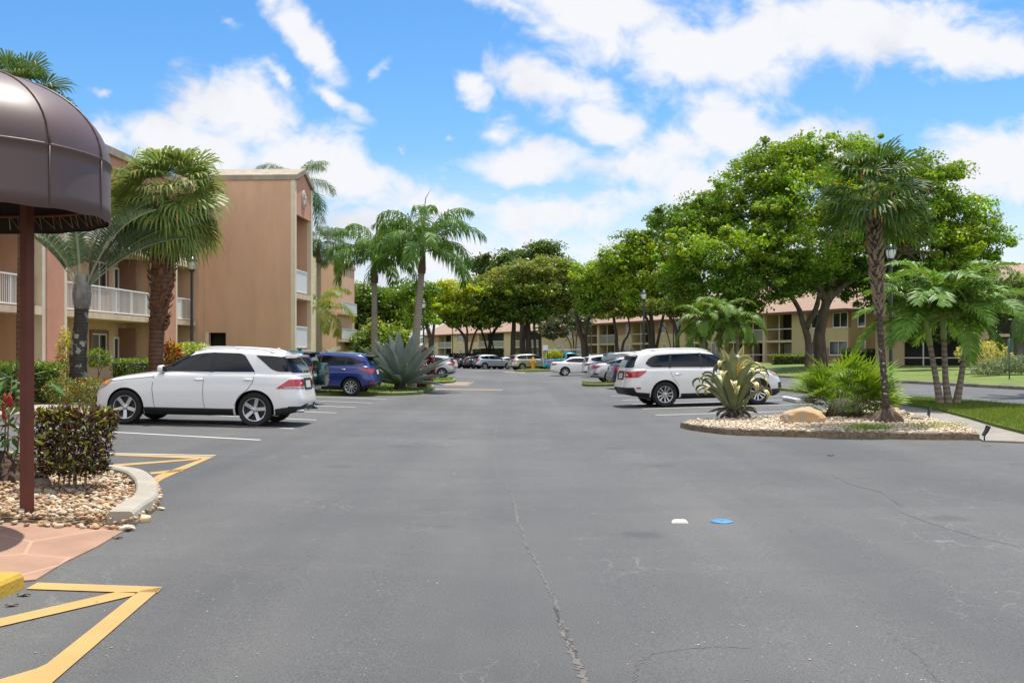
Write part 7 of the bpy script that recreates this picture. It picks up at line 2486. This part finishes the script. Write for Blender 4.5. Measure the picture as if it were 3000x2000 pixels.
# broken pup, bright green
agave_leaf([q_ + np.array([.18, -.12, .12]) for q_ in rosette_path(.6, 1.35, .45, -.15, 8)], .06, .01, .1, .6).build('leaf', [mat('agave_fresh_green', (.28, .42, .06), .45), VAR_Y], ag, True, 50)

BLUE_A = mat('blue_agave', (.23, .28, .24), .42, var=.3, vscale=2.2, spec=.5, stretch=(1, 1, .4)); BLUE_E = mat('blue_agave_edge', (.30, .33, .26), .5)
bb_ = G(1172, 1140, .12)
ag2 = empty('blue_agave', bb_); tag(ag2, 'large blue-grey agave rosette on the grass island beside the blue SUV', 'agave')
for i in range(40):
    f = i / 40
    az = i * 2.39996
    e0 = 1.5 - 1.42 * f ** .85 + rs.uniform(-.06, .06)
    L = 2.25 - .1 * f + rs.uniform(-.2, .1)
    p = rosette_path(az, e0, L, -.12 - .25 * rs.random() + .1 * f, 9, rs.uniform(-.08, .08), .14)
    p = [q_ + np.array([0, 0, .25]) for q_ in p]
    agave_leaf(p, .34, .045, .05, .45).build('leaf', [BLUE_A, BLUE_E], ag2, True, 50)
mb = MB(); mb.lathe([(.22, -.1), (.24, .2), (.12, .45), (0, .5)], 14); mb.build('core', BARK_D, ag2, True)

# ------------------------------------------------------------------ bushes
CROTON = [(.075, .02, .016), (.04, .016, .012), (.13, .02, .016), (.19, .23, .022), (.33, .34, .03), (.055, .08, .016), (.10, .055, .02)]
bcr = G(218, 1442, .03)
leafy('croton_bush', 'clipped dark red and yellow croton bush in the pebble bed beside the canopy post', bcr, fill_box(.66, .58, .70, .20, .13, .72, .05), 4200, .085, .03, CROTON, [.24, .24, .12, .15, .07, .11, .07], 'shrub', None,
      [([(x0, y0, -.05), (x0 * .9 + .02, y0, .2), (x0 * 1.2, y0 * 1.1, .55), (x0 * 1.5 + .03, y0, .85)], .014) for x0, y0 in ((-.16, -.1), (-.05, -.2), (.05, -.16), (.17, -.12), (.1, .05), (-.12, .1), (.0, .0))],
      leaf_mat('croton_leaf', .42, .15, .35), .35, mat('grey_stem', (.25, .2, .15), .8), fold=.12)
lv = Leaves()                                                     # a few long bright shoots
n = 26
p = np.stack([rng.uniform(-.33, .36, n), rng.uniform(-.36, -.2, n), rng.uniform(.3, .85, n)], 1)
d = unit(np.stack([rng.normal(0, .7, n), rng.uniform(-.6, 0, n), rng.uniform(-.3, .9, n)], 1))
blade_leaves(lv, p, d, unit(np.array([0, -.7, .7]) + rdir(n) * .4), rng.uniform(.09, .15, n), .028, vary((.42, .42, .04), n, .25, .2), .1)
n = 520                                                           # fresh growth on the clipped top
p = np.stack([rng.uniform(-.38, .38, n), rng.uniform(-.33, .33, n), rng.uniform(.80, .93, n)], 1)
d = unit(np.stack([rng.normal(0, .6, n), rng.normal(0, .6, n), rng.uniform(.1, .9, n)], 1))
blade_leaves(lv, p, d, unit(np.array([0, 0, 1.0]) + rdir(n) * .6), rng.uniform(.06, .10, n), .034, np.array([(.22, .27, .025), (.36, .36, .03), (.14, .2, .02), (.16, .04, .02)])[rng.integers(0, 4, n)], .1)
lv.build('young_leaves', leaf_mat('croton_leaf'), bpy.data.objects['croton_bush'])
# red ginger at the left edge
bg_ = MOUND + Vector((-.02, .25, .28))
leafy('ginger_plant', 'leafy ginger plant with red flower cones at the left edge', bg_, lambda n: ((lambda q: (q, unit(q * np.array([1, 1, .2]))))(np.stack([rng.normal(0, .22, n), rng.normal(0, .2, n), rng.uniform(.1, 1.05, n)], 1))), 190, .20, .075, [(.06, .13, .022), (.09, .17, .03), (.045, .10, .02), (.22, .12, .06)], [.4, .3, .2, .1], 'plant', None,
      [([(x0, y0, -.3), (x0 * 1.3, y0 * 1.3, .35), (x0 * 2.1, y0 * 2, 1.0)], .012) for x0, y0 in ((-.1, 0), (.08, -.05), (.12, .08), (-.02, .1), (.02, -.12))], leaf_mat('croton_leaf'), .1, mat('red_stem', (.18, .07, .04), .7), fold=.16)
gp = bpy.data.objects['ginger_plant']
for px, py in ((13, 1170), (30, 1175), (12, 1212), (27, 1168), (-10, 1190)):
    q_ = P(px, py, bg_.y - .12) - bg_
    mb = MB(); mb.lathe([(.0, -.07), (.022, -.06), (.026, -.02), (.024, .03), (.014, .065), (0, .08)], 10, c=tuple(q_)); mb.build('flower', mat('red_flower', (.40, .008, .012), .4, bump=.6, bscale=80), gp, True)
mb = MB()
for a, b in (((5, 1310), (65, 1270)), ((10, 1355), (62, 1330)), ((40, 1250), (58, 1210))):
    mb.tube([P(a[0], a[1], bg_.y - .1) - bg_, P((a[0] + b[0]) / 2, (a[1] + b[1]) / 2 - 6, bg_.y - .1) - bg_, P(b[0], b[1], bg_.y - .1) - bg_], .008, 5)
mb.build('dry_stalks', mat('dry_stalk', (.42, .27, .19), .8), gp, True)

HEDGE = [(.11, .19, .022), (.16, .25, .03), (.07, .13, .018), (.21, .29, .04)]


def hedge(label, c, w, d, h, rz=0, n=3200, cols=HEDGE, probs=None, ln=.09, wd=.045, name='hedge', z0=.0, taper=.03, group='clipped hedges', cat='hedge', shell=.8):
    o = leafy(name, label, c, fill_box(w, d, h, z0, taper, shell, .08), n, ln, wd, cols, probs, cat, group, None, None, .5)
    o.rotation_euler = (0, 0, rz)
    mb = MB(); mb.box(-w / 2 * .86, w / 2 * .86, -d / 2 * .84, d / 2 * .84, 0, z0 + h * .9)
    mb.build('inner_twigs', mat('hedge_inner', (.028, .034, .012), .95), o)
    return o


hedge('clipped green hedge before the pink pilaster, partly behind the canopy post', GX(75, 27.6) + Vector((0, 0, .1)), 1.65, .9, 1.02, -.02, 5200)
hedge('thin low clipped hedge under the ground floor window', GX(385, 38) + Vector((0, 0, .1)), 1.9, .6, 1.05, 1.4, 2600)
leafy('potted_bush', 'spindly topiary bush with open twigs near the ground floor window', GX(287, 34.5), fill_ball((.42, .4, .3), (0, 0, 1.25)), 700, .11, .05, HEDGE, None, 'shrub', None, [([(0, 0, 0), (.03, 0, .6), (0, 0, 1.1)], .025), ([(0, 0, .6), (.2, 0, 1.1)], .015)])
leafy('golden_shrub', 'thin yellow-leaved shrub climbing beside the silver palm trunk', GX(192, 30.6), fill_ball((.22, .25, .9), (0, 0, 1.35), .2), 620, .12, .055, [(.42, .38, .03), (.30, .33, .03), (.5, .45, .06)], None, 'shrub', None, [([(0, 0, 0), (.05, 0, .8), (-.03, 0, 1.7)], .02)])
leafy('croton_bush', 'orange and red croton bush behind the white SUV bonnet', GX(494, 34), fill_ball((.5, .5, .62), (0, 0, 1.22), .5), 1500, .16, .07, [(.40, .10, .03), (.22, .05, .03), (.12, .06, .03), (.45, .28, .04), (.16, .2, .03)], None, 'shrub', None, [([(0, 0, 0), (0, 0, 1)], .04)])
leafy('variegated_shrub', 'pale yellow-green rounded shrub beside the lamp post before the stair wing', GX(562, 39.5), fill_ball((1.0, .8, .6), (0, 0, 1.25), .55), 3000, .13, .06, [(.36, .42, .08), (.26, .36, .05), (.45, .48, .16), (.15, .24, .03)], None, 'shrub', None, [([(0, 0, 0), (0, 0, 1)], .04)])
for px, D_, s_, lab in ((185, 27.0, .55, 'low flowering bush with orange blossoms left of the silver palm'), (255, 26.6, .62, 'low flowering bush with orange blossoms right of the silver palm'), (290, 27.5, .5, 'low flowering bush nearest the white SUV headlight')):
    leafy('flowering_bush', lab, GX(px, D_), fill_ball((s_, s_ * .8, s_ * .75), (0, 0, .42), .4, .05), 1500, .075, .035, [(.12, .16, .03), (.17, .2, .04), (.07, .1, .02), (.55, .16, .02)], [.36, .3, .24, .1], 'shrub', 'flowering bushes under the silver palm', None)
leafy('red_shrub', 'dense dark red shrub behind the blue agave', GX(1226, 45), fill_ball((.72, .9, .95), (0, 0, .95), .55, .1), 4200, .14, .055, [(.16, .018, .016), (.09, .012, .014), (.24, .04, .03), (.05, .012, .012)], None, 'shrub', None, [([(0, 0, 0), (0, 0, 1)], .05)])
hedge('low clipped hedge in front of the brown and cream block, lit on top', P(2318, 1056, 85) - Vector((0, 0, .62)), 3.0, 1.2, 1.05, -.5, 2400, [(.14, .2, .03), (.2, .26, .05), (.09, .14, .02)], None, .16, .09)
hedge('dark hedge behind the fan palm shrub', P(2550, 1050, 80) - Vector((0, 0, .55)), 4.2, 1.2, 1.2, -.5, 2400, [(.05, .08, .015), (.07, .1, .02)], None, .16, .09)
hedge('long dark hedge behind the distant black sedan', P(1362, 1045, 118) - Vector((0, 0, .9)), 3.6, 1.0, 1.15, 0, 2400, [(.03, .05, .012), (.045, .07, .015)], None, .2, .1)
hedge('dark bush under the porch of the cream block', P(1430, 1037, 119) - Vector((0, 0, .9)), 3.4, 1.0, 1.35, 0, 2000, [(.03, .04, .014), (.05, .05, .02)], None, .2, .1)
leafy('golden_shrub', 'bright yellow shrub spreading over the far bank near the low black limb', P(2880, 1045, 50) - Vector((0, 0, .35)), fill_ball((1.35, .9, .62), (0, 0, .5), .4, .02), 2600, .16, .06, [(.52, .50, .10), (.42, .42, .07), (.60, .58, .2), (.25, .14, .05), (.2, .25, .05)], [.3, .25, .2, .1, .15], 'shrub')
for px, py, D_, r_, lab in ((2895, 1078, 47.5, (.9, .6, .42), 'low grey-green plant on the bank below the bright yellow shrub'), (2950, 1070, 48, (.7, .6, .5), 'low grey-green plant at the foot of the crooked dark tree'), (2990, 1072, 47, (.6, .6, .5), 'low striped plant on the bank at the right edge')):
    leafy('ground_plant', lab, P(px, py, D_) - Vector((0, 0, .25)), fill_ball(r_, (0, 0, .2), .3, .0), 1300, .17, .035, [(.15, .19, .09), (.25, .3, .14), (.09, .13, .05)], None, 'plant', 'low plants on the far bank', None)
leafy('ground_plant', 'grassy tuft at the foot of the bright palm clump by the porches', GX(2180, 62) + Vector((0, 0, .1)), fill_ball((.6, .6, .6), (0, 0, .4), .3, .0), 900, .25, .035, [(.2, .25, .09), (.3, .34, .15)], None, 'plant', None)
leafy('weed_patch', 'bright green weeds growing through the island gravel at the kerb', G(2545, 1262, .11), fill_ball((.55, .2, .06), (0, 0, .0), .0, .0), 900, .06, .012, [(.17, .29, .03), (.24, .36, .05)], None, 'plant', 'weeds in the island gravel', None, up=1.2)
leafy('weed_patch', 'sparse yellowish weeds in the gravel right of the palm roots', G(2735, 1256, .11), fill_ball((.7, .35, .05), (0, 0, .0), .0, .0), 500, .055, .012, [(.26, .32, .06), (.32, .33, .08)], None, 'plant', 'weeds in the island gravel', None, up=1.2)
# ------------------------------------------------------------------ parked cars
WHITE = paint('white', (.74, .74, .73))
WHITE2 = paint('pearl_white', (.72, .715, .695))
SILV = paint('silver', (.50, .50, .51), .75, .3)
SILV_B = paint('silver_blue', (.42, .46, .52), .7, .3)
CHAMP = paint('champagne', (.50, .47, .39), .7, .32)
BLUE = paint('blue', (.004, .024, .17), .3, .28)
TEAL = paint('teal', (.006, .05, .048), .35, .3)
CYAN = paint('cyan', (.0, .30, .58), .2, .3)
BLACK = paint('black', (.012, .012, .014), .2, .25)
SLATE = paint('slate', (.16, .18, .21), .3, .3)
DKGREY = paint('dark_grey', (.09, .09, .10), .6, .3)
NAVY = paint('dark_blue_grey', (.03, .045, .06), .5, .3)
PKT = 'cars parked in the lot'
nowhere = (0, 0, 0)


def car(spec, paint_, label, px, py, heading, scale=1.0, side=-1, detail=2, cat='car', name='car', wheel='r', zs=1.0):
    o, b, c = build_car(name, spec, paint_, nowhere, 0, label, cat, PKT, detail)
    place_car(o, spec, px, py, heading, scale, side, wheel)
    return o, b, c


o, b, c = build_car('suv', SPEC_LUX, WHITE, nowhere, 0, 'large white SUV with five-spoke wheels parked nearest on the left', 'car', PKT)
place_car(o, SPEC_LUX, 745, 1249.5, 177.5, .975, 1)
o, b, c = build_car('suv', SPEC_3ROW, WHITE2, nowhere, 0, 'large white SUV with split-spoke wheels parked behind the striped agave', 'car', PKT)
place_car(o, SPEC_3ROW, 1949, 1192, 8, .99, -1)
# dark green SUV with the spare wheel on its tailgate
o, b, c = car(SPEC_BOXY, TEAL, 'dark teal SUV with a covered spare wheel on its tailgate', 826, 1186, 176, 1.0, 1, name='suv')
mb = MB(); x = -2.1
mb.lathe([(0, -.02), (.30, -.02), (.345, .01), (.36, .06), (.36, .20), (.33, .235)], 32, axis='y')
sw = mb.build('spare_wheel_cover', TEAL, o, True, 40); sw.rotation_euler = (0, 0, R(90)); sw.location = (x - .02, -.12, .92)
mb = MB(); mb.lathe([(.33, .235), (.25, .245), (.0, .25)], 32, axis='y'); mb.build('cover_face', BLACK, sw, True, 40)
mb = MB(); mb.tube([(-2.0, 0, .38), (-2.35, 0, .38)], .03, 8); mb.bbox(-2.42, -2.3, -.04, .04, .36, .44, .01); mb.build('tow_hitch', MATS_BLACK, o, True, 40)
car(SPEC_BLUE, BLUE, 'bright blue SUV with ten-spoke wheels beside the blue agave', 1028, 1160, 176.5, .97, 1, name='suv')
car(SPEC_SEDAN, WHITE, 'white sedan of which only the tail shows behind the red shrub', 1206, 1117, 173, .92, 1, name='sedan')
o, b, c = car(SPEC_COMPACT, paint('pale_silver', (.40, .40, .41), .6, .3), 'grey compact SUV with tall red tail lights left of the road', 1295, 1106.5, 178, .87, 1, name='suv')
car(SPEC_SEDAN, WHITE, 'white hatchback roof just behind the grey compact SUV', 1300, 1087, 168, .9, 1, 1, name='sedan')
car(SPEC_SEDAN, CYAN, 'light blue car mostly hidden behind the red shrub', 1262, 1088, 168, .9, 1, 1, name='sedan')
car(SPEC_SEDAN, DKGREY, 'dark grey sedan right of the white hatchback roof', 1334, 1072, 168, .9, 1, 1, name='sedan')
car(SPEC_SEDAN, SILV, 'silver car roof seen between the first feather palm and the blue SUV', 1068, 1082, 168, .9, 1, 1, name='sedan')
car(SPEC_TINYSUV, BLACK, 'dark SUV roof behind the silver car at the far left', 1075, 1068, 168, .95, 1, 1, name='suv')
# across the far end
car(SPEC_SEDAN, BLACK, 'black sedan at the left end of the far row', 1362, 1079, 28, .86, -1, 1, name='sedan')
car(SPEC_SEDAN, BLACK, 'black sedan half hidden beside the silver-blue crossover', 1388, 1080, 26, .86, -1, 1, name='sedan')
car(SPEC_CROSS, SILV_B, 'silver-blue crossover with upright red tail lights in the far row', 1420, 1081, 25, .86, -1, 1, name='suv')
car(SPEC_SEDAN_FAST, SILV, 'silver fastback sedan in the far row', 1464, 1081, 22, .86, -1, 1, name='sedan')
car(SPEC_FAMILY, CHAMP, 'champagne three-row SUV behind the yellow hydrant', 1530, 1085, 22, .87, -1, 2, name='suv')
# right-hand row
car(SPEC_SEDAN, WHITE, 'white sedan in the middle of the right row, side on', 1656, 1101, 4, .92, -1, 2, name='sedan')
car(SPEC_TINYSUV, WHITE, 'small white SUV right of the white sedan', 1750, 1105, 10, .9, -1, 1, name='suv')
car(SPEC_VAN, SLATE, 'slate blue van with see-through windows behind the silver sedan', 1815, 1106, 9, .92, -1, 1, name='van')
car(SPEC_CIVIC, SILV, 'silver sedan with red wedge tail lights beside the small grass island', 1790, 1120, 9, .97, -1, 2, name='sedan')
car(SPEC_SEDAN, NAVY, 'dark sedan mostly hidden behind the large white SUV tail', 1866, 1139, 10, 1.0, -1, 1, name='sedan')


# blue pickup with a ladder rack and cut palm leaves in its bed
def pickup():
    sp = generic(5.6, 1.95, 1.8, 'suv', rim='seven')
    sp.update(belt=[(-2.8, 1.10), (-2.7, 1.14), (-.6, 1.14), (0, 1.13), (.8, 1.12), (1.5, 1.08), (2.3, .98), (2.7, .85), (2.8, .7)], crown=.0,
              cab=dict(rb=-.75, rt=-.62, ft=.35, fb=1.25, wt=.78, nr=9), roof=[(-.7, 1.70), (-.2, 1.75), (.4, 1.72), (.8, 1.66)],
              side_windows=[[(1.0, 1.14), (.4, 1.6, .1), (-.5, 1.62, .05), (-.55, 1.16)]], pillars=[], rear_window=[(.7, 1.2), (.66, 1.6)], spoiler=None, fin=None, clad=[], clad_b=None, clad_f=None, seams=[], handles=[(-.3, 1.0)], tail=[[(-2.8, 1.05), (-2.68, 1.06), (-2.68, .75), (-2.8, .75)]], tail_b=[[(.96, 1.05), (.84, 1.05), (.84, .75), (.96, .75)]])
    o, b, c = car(sp, CYAN, 'bright blue pickup with a ladder rack carrying cut palm leaves', 1630, 1085, 10, .90, -1, 1, 'truck', 'pickup_truck')
    mb = MB()
    for x in (-2.5, -.9):
        for y in (-.85, .85): mb.tube([(x, y, 1.1), (x, y, 2.0)], .03, 6)
        mb.tube([(x, -.9, 1.98), (x, .9, 1.98)], .03, 6)
    mb.build('rack', MATS_BLACK, o, True)
    mb = MB()
    for y in (-.72, -.32): mb.bbox(-2.9, .95, y - .03, y + .03, 2.01, 2.1, .01)
    for k in range(11): mb.bbox(-2.8 + k * .36, -2.76 + k * .36, -.69, -.35, 2.03, 2.07, .008)
    ld = mb.build('ladder', mat('aluminium', (.6, .6, .6), .35, metal=.7)); ld.matrix_world = o.matrix_world.copy(); tag(ld, 'aluminium ladder lying on the blue pickup rack', 'ladder')
    q_ = o.matrix_world @ Vector((-1.6, 0, 1.1))
    leafy('palm_cuttings', 'heap of yellow-green palm leaves in the blue pickup bed', q_, fill_ball((.85, .7, .6), (0, 0, .22), .2, .0), 1300, .30, .07, [(.34, .40, .03), (.45, .45, .05), (.2, .3, .03)], None, 'plant', None)


pickup()
